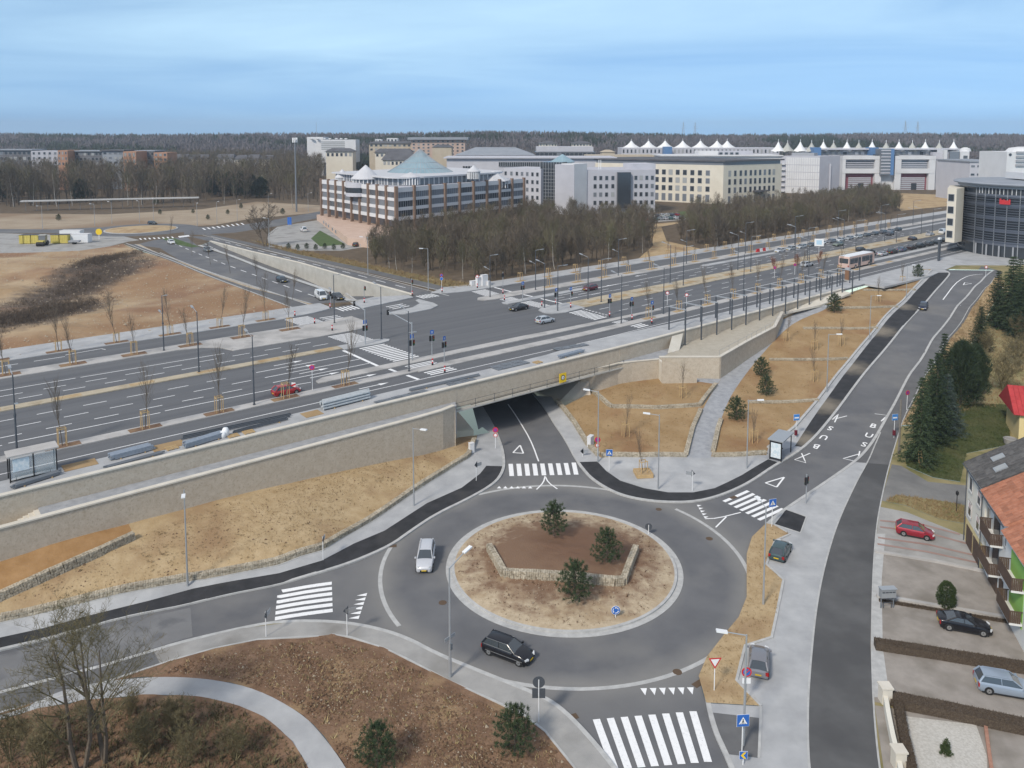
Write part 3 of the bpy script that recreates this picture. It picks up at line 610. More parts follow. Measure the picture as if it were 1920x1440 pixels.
# tree pits
pitm = soilT
def pits(us, v, w=1.15, l=3.4, m=mulch):
    for u in us:
        mb = MB(); slab('', [(u - l / 2, v - w / 2), (u + l / 2, v - w / 2), (u + l / 2, v + w / 2), (u - l / 2, v + w / 2)], ZB, KZ + .03, m, mb=mb); ob('tree_pit', mb, m, kind='structure')
T_near = [-27.1 + 8.23 * k for k in range(-1, 5)]; T_mid = [-36.3 + 8.17 * k for k in range(0, 7)]; T_far = [-28.3 + 8.1 * k for k in range(0, 6)]
E_near = [66.1 + 8.75 * k for k in range(0, 12)]; E_mid = [72 + 8.6 * k for k in range(0, 26)]; E_far = [71.3 + 8.75 * k for k in range(0, 26)]
pits(T_near, 10.35); pits(T_mid, 43.6, 1.5); pits(T_far, 52.7, 1.2); pits(E_near, 10.4, 1.0, 3, soilT); pits(E_mid[:14], 43.5, 1.3, 3.2, soilT); pits(E_far[:14], 52.6, 1.2, 2.6, soilT)
for k in range(14):                                 # planting squares in the median
    u = -33.6 + 4.35 * k
    if u < 16 and k % 2 == 0: slab('median_square', [(u, 27.4), (u + 3.0, 27.4), (u + 3.0, 28.5), (u, 28.5)], ZB, KZ + .02, soilT)
for k in range(20): u = 67 + 7.6 * k; slab('median_square', [(u, 26), (u + 4.2, 26.2), (u + 4.2, 27.6), (u, 27.4)], ZB, KZ + .02, soilT)
# lane markings: each dash its own piece
dash_me = MB().flat([(-1.3, -.075), (1.3, -.075), (1.3, .075), (-1.3, .075)], 0).mesh('lane_dash', paint)
def dashes(name, u0, u1, v, du, holder=None):
    r = thing(name, None, None, kind='structure'); u = u0
    while u < u1:
        x, y = B(u, v); put('lane_dash', dash_me, r, (x, y, ZB + .008), BANG2 if u > 50 else BANG, kind='structure'); u += du
for u0, u1, v in ((-41, -3, 23.45), (-38.7, -3, 20.4), (-41, -3, 17.5), (-38.7, 14, 33.75), (-41.8, 14, 31.35)): dashes('lane_line', u0, u1, v, 4.93)
for u0, u1, v in ((66, 240, 33.9), (68, 240, 32.0), (66, 230, 21.5), (68, 230, 18.3), (120, 230, 36)): dashes('lane_line', u0, u1, v, 6.6)
def solid(segs, name='road_line', w=.16, m=paint):
    mb = MB()
    for u0, v0, u1, v1 in segs: ribbon(mb, [B(*q) for q in densify([(u0, v0), (u1, v1)], 8)], w, hflat(ZB), .009, .009)
    ob(name, mb, m, kind='structure')
solid([(-31.4 + 16 * k, 15.2, -16 + 16 * k, 14.9) for k in range(-2, 2)] + [(1, 14.8, 3, 14.6)]); solid([(-60, 36.6, -21, 36.35), (-20.4, 36.3, -1, 36.0)])
solid([(-1, 17.6, 13.7, 17.6), (-1, 20.4, 13.7, 20.4), (-1, 23.4, 13.7, 23.4)]); solid([(-160, 6.45, 60, 6.45), (60, 6.45, 250, 6.2)], w=.14)
solid([(66, 35.6, 119, 37.2)]); solid([(70, 14.6, 158, 14.2)]); solid([(62, 38.2 + k * 1.6, 70, 38.2 + k * 1.6) for k in ()] or [(64, 32.2, 80, 32.2)], w=.12)
solid([(13.7, 15.6, 13.7, 26.2), (14.3, 11.3, 14.2, 13.3), (14.8, 6.6, 14.6, 9.2), (62.8, 29.8, 62.6, 36.0), (62.6, 38.4, 62.5, 41.3), (62.4, 45.2, 62.6, 51.2)], 'stop_line', .5)
solid([(62.3 + k * .05, 17.2 + k * .9, 62.3 + k * .05, 17.7 + k * .9) for k in range(8)], 'stop_line', .35)
solid([(-24, 49.2, -20, 49.2), (-29, 49.2, -26, 49.2), (-19.8, 50.0, -14.8, 50.6), (-14.8, 50.6, -14.4, 49.6), (-34, 49, -31, 49)])
def uvzebra(u0, u1, v0, v1, n, along='u', fill=.5, sk=0.0):
    r = thing('zebra_crossing', None, None, kind='structure')
    for i in range(n):
        t = (i + .5) / n; mb = MB()
        if along == 'u': v = v0 + (v1 - v0) * t; ribbon(mb, [B(u0 + sk * t, v), B(u1 + sk * t, v)], abs(v1 - v0) / n * fill, hflat(ZB), .01, .01)
        else: u = u0 + (u1 - u0) * t; ribbon(mb, [B(u, v0), B(u, v1)], abs(u1 - u0) / n * fill, hflat(ZB), .01, .01)
        ob('stripe', mb, paint, r, kind='structure')
uvzebra(15.6, 20.0, 35.5, 29.0, 10, sk=.6); uvzebra(16.1, 20.5, 25.9, 15.9, 12, sk=.5); uvzebra(16.5, 20.9, 13.2, 11.4, 3, sk=.3); uvzebra(17.0, 21.4, 9.0, 7.0, 3, sk=.2)
uvzebra(15, 19.5, 51.4, 45.6, 8, sk=.4); uvzebra(26.2, 30.2, 51, 54.4, 5, 'v'); uvzebra(44.2, 48.4, 51.3, 54.4, 6, 'v'); uvzebra(56, 59.8, 50.9, 45.2, 8, sk=-.6)
uvzebra(55.8, 59.2, 41.1, 38.4, 4, sk=-.4); uvzebra(56.5, 59.7, 35.9, 30.0, 9, sk=.2); uvzebra(58.2, 61.6, 23.4, 16.0, 10, sk=-.4); uvzebra(58.9, 62, 13.0, 11.6, 3); uvzebra(59.4, 62.3, 9.2, 7.0, 3)
solid([(20.5, 48.5 - k * 1.1, 24, 48.4 - k * 1.1) for k in range(3)] + [(34.5, 46.8 + k * 1.2, 38.5, 47.2 + k * 1.2) for k in range(3)], w=.35)
def arrow(u, v, flip=1, bend=0):
    mb = MB(); q = lambda a, b: B(u + a * flip, v + b * flip)
    for poly in ([(-2.4, -.09), (.6, -.09), (.6, .09), (-2.4, .09)], [(.6, -.38), (2.0, 0), (.6, .38)]):
        P = [q(a, b + (bend * max(0, a) * .35)) for a, b in poly]; mb.flat(P, ZB + .01)
    ob('lane_arrow', mb, paint, kind='structure')
for u, v in ((4.6, 25.0), (5.2, 22.0), (5.8, 19.1), (6.1, 16.4)): arrow(u, v)
for u, v in ((9.7, 12.4), (9.0, 8.0)): arrow(u, v)
for u, v in ((80, 36.2), (84, 36.3), (98, 40), (76, 39.8)): arrow(u, v, -1)
# ------------------------------------------------------------------ parapet walls and the bridge
def wallrun(name, pts, w, z0, z1, m, parent=None, side=0.0, zf0=None, zf1=None):
    """vertical wall along plan points; z0 / z1 numbers or functions of the run index 0..1"""
    mb = MB(); a = offset_line(pts, w / 2 + side); b = offset_line(pts, -w / 2 + side); n = len(pts); vs = []
    for i in range(n):
        t = i / (n - 1); lo = z0(t) if callable(z0) else z0; hi = z1(t) if callable(z1) else z1
        vs += [(*a[i], hi), (*b[i], hi), (*a[i], lo), (*b[i], lo)]
    fs = []
    for i in range(n - 1):
        o = 4 * i; q = o + 4; fs += [(o, o + 1, q + 1, q), (o + 2, o, q, q + 2), (o + 1, o + 3, q + 3, q + 1), (o + 3, o + 2, q + 2, q + 3)]
    fs += [(0, 2, 3, 1), (4 * n - 4, 4 * n - 3, 4 * n - 1, 4 * n - 2)]
    mb.add(vs, fs); return ob(name, mb, m, parent)
def line_uv(u0, u1, v, step=6): return [B(u, vv) for u, vv in uvline(u0, u1, v, step)]
r = thing('retaining_wall', 'long beige stone-clad retaining wall carrying the boulevard, ending at the underpass', 'wall')
wallrun('wall_face', line_uv(-120, 16.4, .2), .42, -1, 7.58, wallst, r); wallrun('coping', line_uv(-120, 16.4, .2), .62, 7.58, 7.72, coping, r)
r = thing('retaining_wall', 'beige retaining wall behind the row of grey posts, above the gravel terrace', 'wall')
wallrun('wall_face', line_uv(46.9, 118, .2), .42, lambda t: -1 + 6.5 * t, 7.58, wallst, r); wallrun('coping', line_uv(46.9, 118, .2), .62, 7.58, 7.72, coping, r)
r = thing('road_bridge', 'beige road bridge carrying the boulevard over the underpass street', 'bridge')
mb = MB(); mb.prism([B(u, v) for u, v in ((16.41, .02), (46.89, .02), (46.89, .42), (16.41, .42))], 4.78, 7.58); ob('fascia', mb, wallst, r)
wallrun('coping', line_uv(16.41, 46.89, .2), .62, 7.58, 7.72, coping, r)
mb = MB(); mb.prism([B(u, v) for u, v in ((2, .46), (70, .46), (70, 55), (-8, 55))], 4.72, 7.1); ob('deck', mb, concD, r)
mb = MB(); mb.prism([B(u, v) for u, v in ((15.6, -.75), (47.3, -.75), (47.3, -.02), (15.6, -.02))], 4.52, 4.7); ob('ledge', mb, concW, r)
r = thing('bridge_railing', 'thin dark railing along the ledge below the bridge parapet', 'railing')
mb = MB()
for z in (5.2, 5.7): mb.cyl((*B(15.7, -.7), z), (*B(47.2, -.7), z), .025, n=5)
ob('rail', mb, steelD, r)
post_me = MB().cyl((0, 0, 0), (0, 0, 1.08), .035, n=5).mesh('post', steelD)
for k in range(11): put('post', post_me, r, (*B(15.8 + 3.13 * k, -.7), 4.7))
# ramp with its outer wall and stairs on the left
RZ = 5.7
zr = lambda t: RZ
lo_l = [(-110, -2.75), (-40, -2.75), (-20, -2.6), (0, -2.45), (12, -2.25), (14.8, -1.6)]
r = thing('retaining_wall', 'lower beige retaining wall along the sloping grey ramp, above the ochre slope', 'wall')
lw = smooth_line([B(*q) for q in lo_l], 1)
wallrun('wall_face', lw, .4, -1, 5.85, wallst, r); wallrun('coping', lw, .6, 5.85, 5.99, coping, r)
mb = MB(); mb.prism([B(*q) for q in [(-31, -2.5), (-31, -.03), (16.2, -.03), (15.4, -1.4), (12, -2.05), (0, -2.25), (-20, -2.4)]], 2, RZ); ob('ramp', mb, paver, kind='structure')
r = thing('stone_stairs', 'pale stone stairs at the low end of the ramp between the two beige walls', 'stairs')
for k in range(12):
    mb = MB(); mb.prism([B(*q) for q in [(-31 - .42 * k - .42, -2.5), (-31 - .42 * k - .42, -.03), (-31 - .42 * k, -.03), (-31 - .42 * k, -2.5)]], 1.5, RZ - .14 * (k + 1)); ob('step', mb, coping, r)
# abutment corner and tunnel walls
aL = B(15.0, -1.3); gL = W(884, 760, 0)
tl0 = W(878, 748, .1); 
r = thing('bridge_abutment', 'beige abutment wall of the bridge beside the left-hand underpass pavement', 'abutment')
wallrun('wall_face', [B(14.75, -1.75), B(16.2, .5)], .4, -1.2, 5.6, wallst, r); wallrun('wall_face', [B(16.3, .52), ext(B(16.3, .52), TD, 30), ext(B(16.3, .52), TD, 62)], .4, -1.2, 4.71, concW, r)
r = thing('bridge_abutment', 'beige abutment wall with a grey door on the right of the underpass', 'abutment')
dw = [B(40.4, 1.6), B(41.6, .5), B(43.5, -.2), B(47, -.35), B(53, -2.75)]
dw = smooth_line(dw, 1)
wallrun('wall_face', [ext(dw[0], TD, 62), ext(dw[0], TD, 30)] + dw, .4, .2, 5.3, wallst, r); wallrun('coping', dw, .55, 5.3, 5.42, coping, r)
dp = W(1203, 713, 2.1); ang = math.atan2(B(53, -2.75)[1] - B(47, -.35)[1], B(53, -2.75)[0] - B(47, -.35)[0])
d = ob('door', MB().box(-.55, -.12, 0, .55, .02, 2.15), mat('door_grey', (.26, .29, .32)), r)
# concrete banks inside the underpass
def quad_thing(name, P, m, **k):
    mb = MB(); n = len(P); mb.add([tuple(p) for p in P] + [(p[0], p[1], p[2] - .4) for p in P], [tuple(range(n)), tuple(reversed(range(n, 2 * n)))] + [(i, n + i, n + (i + 1) % n, (i + 1) % n) for i in range(n)])
    return ob(name, mb, m, **k)
sR = [W(1080, 800, .1), W(1012, 722, -.1)]; hi_ = 3.3
a0, a1 = sR; a1 = ext(a0, TD, 60); b0 = B(41.2, 1.2); b1 = ext(b0, TD, 60)
concU = mat('concrete_bank_warm', (.46, .40, .34), (.52, .46, .39), scale=.5)
bkL = [(*B(16.7, .55), 4.4), (*W(851, 806, .9), .7), (*W(888, 806, .12), .1), (*ext(W(886, 762, .1), TD, 55), .1), (*ext(B(16.7, .55), TD, 55), 4.4)]
bkR = [(*B(41.3, 1.3), 4.4), (*W(1108, 742, 1.5), 1.4), (*W(1047, 755, .12), .1), (*ext(W(1018, 727, .1), TD, 55), .1), (*ext(B(41.3, 1.3), TD, 55), 4.4)]
for bk_ in (bkL, bkR):
    mb = MB(); mb.add(bk_ + [(p[0], p[1], p[2] - 1.5) for p in bk_], [(0, 2, 3, 4), (0, 1, 2), (1, 6, 7, 2), (2, 7, 8, 3)]); ob('concrete_bank', mb, concU, kind='structure')
# gravel terrace on the right of the bridge
TZ = 5.4
tp = [W(1236, 671, TZ), W(1349, 671, TZ), W(1400, 641, TZ + .4), W(1452, 612, TZ + .9)]
tpoly = [B(48, -.05), tp[0], tp[1], tp[2], tp[3], B(93, -.3), B(93, -.05)]
r = thing('terrace_wall', 'beige wall with pale coping around the gravel terrace above the paved ramp', 'wall')
lw = [tp[0], tp[1]]; lw2 = densify([tp[1], tp[2], tp[3], B(92.5, -.6)], 3)
wallrun('wall_face', lw, .4, .8, TZ + .12, wallst, r, side=-.0); wallrun('wall_face', lw2, .4, lambda t: .8 + 3.6 * t, lambda t: TZ + .12 + 1.0 * t, wallst, r)
wallrun('coping', lw, .55, TZ + .12, TZ + .26, coping, r); wallrun('coping', lw2, .55, lambda t: TZ + .12 + 1.0 * t, lambda t: TZ + .26 + 1.0 * t, coping, r)
def zt(p):
    u, v = UV(*p); return TZ + 1.05 * max(0, (u - 61) / 31)
P = densify(tpoly, 3, True); V, E, F, *_ = geometry.delaunay_2d_cdt([Vector(q) for q in P], [(i, (i + 1) % len(P)) for i in range(len(P))], [], 1, 1e-4)
me = bpy.data.meshes.new('terrace'); me.from_pydata([(v[0], v[1], zt(v)) for v in V], [], [tuple(f) for f in F]); me.materials.append(mat('terrace_gravel', (.37, .335, .275), (.43, .395, .33), scale=1.2)); put('terrace', me, kind='structure')
mb = MB(); mb.prism([B(*q) for q in [(46.5, -.1), (53, -2.65), (54.8, -2.4), (62, -.1)]], 4, TZ + .03); ob('landing', mb, paver, kind='structure')
# sloped pale buttress between the bridge parapet and the terrace
quad_thing('buttress', [(*B(60.3, .35), 7.65), (*B(63.3, .35), 7.65), (*B(59.2, -1.9), TZ + .05), (*B(56.2, -1.9), TZ + .05)], coping, label='pale sloping buttress from the bridge parapet down to the terrace', cat='buttress')
# stairs beside the terrace front
r = thing('stone_stairs', 'short stairs descending in front of the terrace wall to the paved ramp', 'stairs')
s0 = W(1238, 676, TZ); s1 = W(1302, 716, 1.9)
dx, dy = s1[0] - s0[0], s1[1] - s0[1]; L_ = math.hypot(dx, dy); dx /= L_; dy /= L_
for k in range(16):
    p = ext(s0, (dx, dy), L_ * (k + .5) / 16); mb = MB(); mb.obox((*p, (TZ - (k + .5) * 3.0 / 16) / 2 + .4), (dx * L_ / 32, dy * L_ / 32, 0), (-dy * .9, dx * .9, 0), (0, 0, (TZ - (k + .5) * 3.0 / 16) / 2 - .4)); ob('step', mb, coping, r)
mb = MB(); q0 = ext(s0, (dy, -dx), 1.1); q1 = ext(s1, (dy, -dx), 1.1); wallrun('parapet', [q0, q1], .3, lambda t: .8, lambda t: TZ + .5 - 2.7 * t, wallst, r)
# low end wall of the ramp near the pine
quad_thing('low_ramp_wall', [(*B(93, -.3), 6.2), (*B(117, .3), 7.5), (*B(117, -2.0), 7.2), (*B(104, -2.3), 6.6)], coping, label='pale sloping wall end beside the pine at the top of the ramp', cat='wall')
# ================================================================== FAR GROUND (beyond the boulevard)
def hu_many(P):
    P = np.asarray(P, float).reshape(-1, 2); x, y = P[:, 0], P[:, 1]; z = np.full(len(P), ZB - .02)
    t = np.clip((y - 640) / 700, 0, 1); z = z + 20 * t * t * (3 - 2 * t)
    z = z + np.exp(-(((x + 60) / 170) ** 2 + ((y - 1150) / 260) ** 2)) * 7
    cx, cy = W(130, 545, ZB); z = z - 1.6 * np.exp(-(((x - cx) / 19) ** 2 + ((y - cy) / 17) ** 2))
    cx, cy = W(40, 500, ZB); z = z + 1.5 * np.exp(-(((x - cx) / 26) ** 2 + ((y - cy) / 14) ** 2))
    return z
def Z7(pts, z=ZB): return [W(*p, z) for p in pts]
SCRUB = [(165, 522, 60, 46), (112, 572, 70, 26), (30, 598, 70, 26), (195, 492, 30, 24)]
def px_blob(px, py, hx, hy):
    (x, y) = W(px, py, ZB); return (x, y, hx * (y - CAM_Y) / FPX, hy * (y - CAM_Y) / (py - HORIZON))
blob_mask(dirt, [px_blob(*b) for b in SCRUB], (.105, .08, .062), 1.4, .35); blob_mask(dirt, [px_blob(*b) for b in ((300, 520, 70, 22), (420, 560, 60, 18), (240, 610, 90, 16), (90, 640, 90, 14))], (.27, .165, .09), 2.2, .25)
dirtP = Z7([(-420, 745), (-200, 706), (0, 672), (200, 645), (400, 613), (500, 597), (560, 587), (563, 583), (427, 531), (300, 483), (230, 457), (205, 462), (150, 470), (60, 474), (-300, 480)])
yardP = Z7([(-300, 480), (60, 474), (150, 470), (205, 462), (240, 453), (262, 450), (220, 440), (130, 441), (0, 437), (-300, 437)])
RF = W(265, 430.5, ZB)
ringP = arc(18.5, 0, math.tau, 48, RF)
tanP = Z7([(-200, 436), (150, 435), (400, 422), (470, 410), (600, 398), (600, 385), (480, 378), (380, 392), (200, 402), (0, 400), (-200, 404)])
sroadL = Z7([(253, 459), (290, 450), (325, 446), (350, 444), (372, 462), (430, 480), (500, 508), (613, 546), (655, 566), (580, 570), (467, 537), (343, 493), (300, 465)])
froad = Z7([(350, 442), (395, 444), (470, 464), (560, 486), (700, 519), (842, 556), (775, 553), (660, 522), (560, 493), (470, 472), (392, 452)])
gpath = Z7([(380, 436), (470, 455), (560, 477), (700, 506), (850, 541), (832, 546), (700, 513), (560, 483), (470, 460), (385, 441)])
cpath = Z7([(236, 457), (253, 458), (333, 490), (490, 541), (602, 580), (567, 584), (427, 531), (300, 483)])
bstrip = Z7([(253, 458), (262, 458), (300, 476), (343, 495), (467, 539), (604, 574), (602, 580), (490, 541), (333, 490)])
gverge = Z7([(470, 450), (560, 470), (620, 480), (720, 502), (800, 518), (905, 536), (850, 541), (700, 506), (560, 477)])
road2 = Z7([(345, 426), (440, 424), (520, 411), (600, 396), (700, 380), (700, 392), (600, 408), (520, 424), (440, 436), (380, 440), (345, 440)])
road3 = Z7([(-200, 436), (120, 437), (185, 434), (185, 426), (100, 430), (-200, 428)])
lotP = Z7([(500, 440), (520, 425), (600, 412), (640, 440), (690, 462), (640, 470), (560, 470), (505, 462)])
lotG = Z7([(583, 447), (600, 432), (648, 458), (600, 462)])
tri = Z7([(300, 446), (325, 446), (373, 462), (360, 464), (330, 458)])
lawnF = Z7([(1230, 402), (1290, 395), (1400, 386), (1500, 380), (1700, 372), (1700, 384), (1400, 400), (1300, 408), (1240, 410)])
tan2 = Z7([(1180, 500), (1290, 480), (1330, 470), (1250, 452), (1240, 425), (1290, 415), (1215, 420), (1225, 460)])
tan3 = Z7([(1690, 395), (1790, 385), (1790, 366), (1680, 362), (1660, 370)])
lot2 = Z7([(1130, 414), (1140, 408), (1235, 404), (1290, 402), (1285, 412), (1200, 418)])
tdep = lambda p: 0
trench = Z7([(374, 461), (430, 479), (500, 507), (613, 545), (655, 565), (772, 553.5), (660, 522.5), (560, 493.5), (470, 472.5), (394, 453)])
REG2 = [('field', None, woodfloor), ('dirt_field', dirtP, dirt), ('gravel_yard', yardP, fore), ('tan_slope', tanP, mat('tan_field', (.30, .235, .165), (.37, .30, .22), scale=.12, c3=(.24, .17, .11), s3=.03)), ('far_road', ringP, asph), ('far_road', road2, asph), ('far_road', road3, asph), ('far_road', sroadL, asph), ('far_road', froad, asph),
        ('grey_path', gpath, asphM), ('cycle_path', cpath, asphM), ('light_strip', bstrip, gravel), ('grass_verge', gverge, grassY), ('car_park', lotP, fore), ('car_park', lot2, fore), ('lawn', lotG, grassG), ('grass_triangle', tri, grassG), ('lawn', lawnF, grassG), ('tan_slope', tan2, soilT), ('tan_slope', tan3, soilT), ('trench', trench, None)]
def build_far():
    pts = []; edges = []
    for n_, poly, m in REG2:
        if poly:
            o = len(pts); q = densify(poly, 6, True); pts.extend(q); edges.extend([(o + i, o + (i + 1) % len(q)) for i in range(len(q))])
    wl = [B(u, 55.0) for u in range(-400, UE + 1, 12)]; o = len(pts); pts.extend(wl); edges.extend([(o + i, o + i + 1) for i in range(len(wl) - 1)])
    for x0, x1, y0, y1, st in ((-300, 420, 90, 420, 6.0), (-700, 1000, 420, 760, 25.0), (-2400, 2800, 760, 3400, 80.0), (-2400, -300, -100, 420, 40.0), (420, 2400, 90, 760, 40)):
        gx, gy = np.meshgrid(np.arange(x0, x1, st), np.arange(y0, y1, st)); pts.extend(map(tuple, np.stack([gx.ravel(), gy.ravel()], 1) + RNG.uniform(-.2, .2, (gx.size, 2))))
    V, E, F, *_ = geometry.delaunay_2d_cdt([Vector(p) for p in pts], edges, [], 0, 1e-4)
    V = np.array([tuple(v) for v in V]); F = np.array(F, int); C = V[F].mean(1); own = np.zeros(len(F), int)
    for i, r in enumerate(REG2):
        if r[1]: own[inpoly(C, r[1])] = i
    u = (C[:, 0] - BO[0]) * BU[0] + (C[:, 1] - BO[1]) * BU[1]; v = (C[:, 0] - BO[0]) * BN[0] + (C[:, 1] - BO[1]) * BN[1]
    keep = (v - .037 * np.maximum(0, u - 50) > 55.0); Z = hu_many(V)
    dq = densify(dirtP, 3, True)
    for i, (nm, poly, m) in enumerate(REG2):
        if m is None: continue
        f = F[(own == i) & keep]
        if not len(f): continue
        ids, inv = np.unique(f, return_inverse=True); inv = inv.reshape(f.shape); vz = Z[ids].copy()
        if nm == 'dirt_field':
            ed = np.array([min(math.dist(p, q) for q in dq) for p in V[ids]]); fade = np.clip(ed / 5.0, 0, 1)
            vz += fade * ( np.array([noise.fractal(Vector((x * .06, y * .06, 1)), 1, 2, 5) * .9 + abs(noise.noise(Vector((x * .22, y * .22, 5)))) * .5 for x, y in V[ids]]) - .3)
        me = bpy.data.meshes.new(nm); me.from_pydata(np.column_stack([V[ids], vz]).tolist(), [], inv.tolist()); me.materials.append(m); put(nm, me, kind='structure')
build_far()
# trench of the underpass street beyond the boulevard
tn = Z7([(374, 461), (430, 479), (500, 507), (613, 545), (655, 565)]); tf = Z7([(394, 453), (470, 472.5), (560, 493.5), (660, 522.5), (772, 553.5)])
tn = densify(tn, 6); tf = densify(tf, 6); n_ = 24
rs = lambda L, t: (lambda k: (L[int(k)][0] + (L[min(int(k) + 1, len(L) - 1)][0] - L[int(k)][0]) * (k - int(k)), L[int(k)][1] + (L[min(int(k) + 1, len(L) - 1)][1] - L[int(k)][1]) * (k - int(k))))(t * (len(L) - 1))
A_ = [rs(tn, i / n_) for i in range(n_ + 1)]; B_ = [rs(tf, i / n_) for i in range(n_ + 1)]
dep = lambda t: ZB - .05 - 6.4 * t ** .9
mb = MB(); mb.add([(*p, dep(i / n_)) for i, p in enumerate(A_)] + [(*p, dep(i / n_)) for i, p in enumerate(B_)], [(i, i + 1, n_ + 2 + i, n_ + 1 + i) for i in range(n_)]); ob('trench_road', mb, asph, kind='structure')
r = thing('trench_wall', 'tall pale concrete wall on the far edge of the sunken road', 'wall')
wallrun('wall_face', B_, .4, lambda t: dep(t) - .5, ZB + .1, concW, r, side=.1); wallrun('coping', B_, .55, ZB + .1, ZB + .3, coping, r, side=.1)
r = thing('trench_wall', 'near concrete wall of the sunken road with a pale coping', 'wall')
wallrun('wall_face', A_, .4, lambda t: dep(t) - .5, ZB + .12, concW, r); wallrun('coping', A_, .9, ZB + .12, ZB + .24, kerbm, r)
mb = MB(); ribbon(mb, [lerp(a, b, .5) for a, b in zip(A_, B_)], .15, lambda P: np.array([dep(i / n_) for i in range(len(P))]), .02, .02); ob('road_line', mb, paint, kind='structure')
r = thing('trench_wall', 'pale end wall above the tunnel mouth of the sunken road', 'wall'); wallrun('wall_face', [A_[-1], B_[-1]], .4, 4.7, ZB + .1, concW, r)
# far roundabout
mb = MB(); ribbon(mb, arc(11.4, 0, math.tau, 60, RF), .6, hu_many, -.1, .2); ob('island_kerb', mb, kerbm, kind='structure')
mb = MB(); mb.lathe([(11.3, ZB), (11.2, ZB + .25), (6, ZB + .7), (.1, ZB + .9)], 40, RF); ob('roundabout_island', mb, soilT, kind='structure')
def line7(pts, w=.3, dash=None, m=paint, name='road_line'):
    mb = MB(); p = Z7(pts); p = densify(smooth_line(p, 1), dash / 2 if dash else 4)
    if dash:
        for i in range(0, len(p) - 1, 2): ribbon(mb, [p[i], p[i + 1]], w, hu_many, .06, .06)
    else: ribbon(mb, p, w, hu_many, .06, .06)
    ob(name, mb, m, kind='structure')
for q in ([(325, 456), (400, 488), (500, 524), (590, 556)], ): line7(q, .25, 6)
line7([(400, 448), (500, 474), (640, 508), (780, 545)], .25, 7)
for k in ([(236, 456), (300, 481), (427, 530), (566, 584)], [(253, 458), (333, 490), (490, 541), (602, 580)], [(300, 474), (343, 493), (467, 537), (582, 569)], [(395, 443), (560, 485), (700, 518), (842, 555)], [(380, 441), (560, 483.5), (832, 546.5)]):
    line7(k, .35, m=kerbm, name='kerb')
for k, q in enumerate(((262, 447, 322, 444), (335, 443, 352, 441))):
    for j in range(8):
        t = j / 7; a = (q[0] + (q[2] - q[0]) * t, q[1] + (q[3] - q[1]) * t); line7([a, (a[0] + 3, a[1] + 2.6)], .5)
for j in range(9): a = (380 + j * 9, 428 - j * 1.2); line7([a, (a[0] + 5, a[1] + 3)], .6)
# ================================================================== BUILDINGS
bw = mat('facade_white', (.58, .58, .59), (.64, .64, .65), scale=.15); bl = mat('facade_lilac_grey', (.46, .46, .50), (.50, .50, .54), scale=.2)
bl2 = mat('facade_grey', (.42, .42, .46), (.46, .46, .50), scale=.2); bcream = mat('facade_cream', (.60, .55, .46), (.65, .60, .51), scale=.2)
bpeach = mat('podium_peach', (.50, .36, .28), (.56, .42, .34), scale=.3); bbrown = mat('column_brown', (.20, .135, .10), (.26, .18, .135), scale=.5)
broofL = mat('roof_zinc', (.50, .50, .52), (.56, .56, .58), scale=.3, rough=.6); broofD = mat('roof_dark', (.085, .085, .095), (.12, .12, .13), scale=.3)
glassD = mat('glass_dark', (.035, .042, .052), rough=.12, spec=.6); glassM = mat('glass_mid', (.16, .175, .20), rough=.15, spec=.6); blind = mat('glass_blind', (.33, .34, .34), rough=.4)
glassC = mat('glass_cone', (.20, .30, .35), (.26, .37, .42), scale=.4, rough=.25, spec=.6); framem = mat('frame_grey', (.30, .31, .33), rough=.5)
bbrick = mat('brick_orange', (.36, .19, .12), (.42, .24, .16), scale=.4); bpink = mat('facade_peach', (.45, .33, .27), (.50, .38, .32), scale=.3); bblue = mat('panel_blue', (.10, .20, .38), rough=.5)
bpurple = mat('panel_maroon', (.24, .075, .10), rough=.6); bgreyroof = mat('roof_bluegrey', (.24, .265, .30), (.29, .31, .345), scale=.2); btan = mat('facade_tan', (.42, .36, .27), (.48, .41, .32), scale=.3)
bdarkw = mat('facade_dark', (.12, .12, .135), (.16, .16, .175), scale=.2); tentW = mat('tent_white', (.74, .74, .74), rough=.6); tentG = mat('tent_mesh', (.40, .40, .37), rough=.7); slat_m = mat('louvre_steel', (.15, .165, .20), rough=.4, metal=.4)
def zpx(py, dist):
    b = (py - CY) / FPX; return CAM_Z - (dist - CAM_Y) * (_s + b * _c) / (_c - b * _s)
def at(px, dist, z=7.0):
    d = (dist - CAM_Y) * _c - (z - CAM_Z) * _s; return ((px - 960) / FPX * d, dist)
WIN = {}
def win_mesh(w, h, style='dark', nx=1, ny=1, fr=.12):
    k = (round(w, 2), round(h, 2), style, nx, ny)
    if k in WIN: return WIN[k]
    mb = MB(); g = .05
    mb.add([(-w / 2, -g, 0), (w / 2, -g, 0), (w / 2, -g, h), (-w / 2, -g, h)], [(0, 1, 2, 3)], 1)
    for x in [-w / 2 + w * i / nx for i in range(nx + 1)]: mb.box(x - fr / 2, -g - .06, 0, x + fr / 2, .05, h)
    for z in [h * i / ny for i in range(ny + 1)]: mb.box(-w / 2, -g - .05, z - fr / 2, w / 2, .05, z + fr / 2)
    WIN[k] = mb.mesh('window', [framem, {'dark': glassD, 'mid': glassM, 'blind': blind}[style]]); return WIN[k]
def windows(root, p0, p1, fr, zs, w, h, style='dark', nx=1, ny=1, mixed=0.0, name='window'):
    d = (p1[0] - p0[0], p1[1] - p0[1]); a = math.atan2(d[1], d[0]); l = math.hypot(*d)
    for z in zs:
        for f in fr:
            st = style
            if mixed and random.random() < mixed: st = random.choice(['mid', 'blind'])
            put(name, win_mesh(w, h, st, nx, ny), root, (p0[0] + d[0] * f, p0[1] + d[1] * f, z), a)
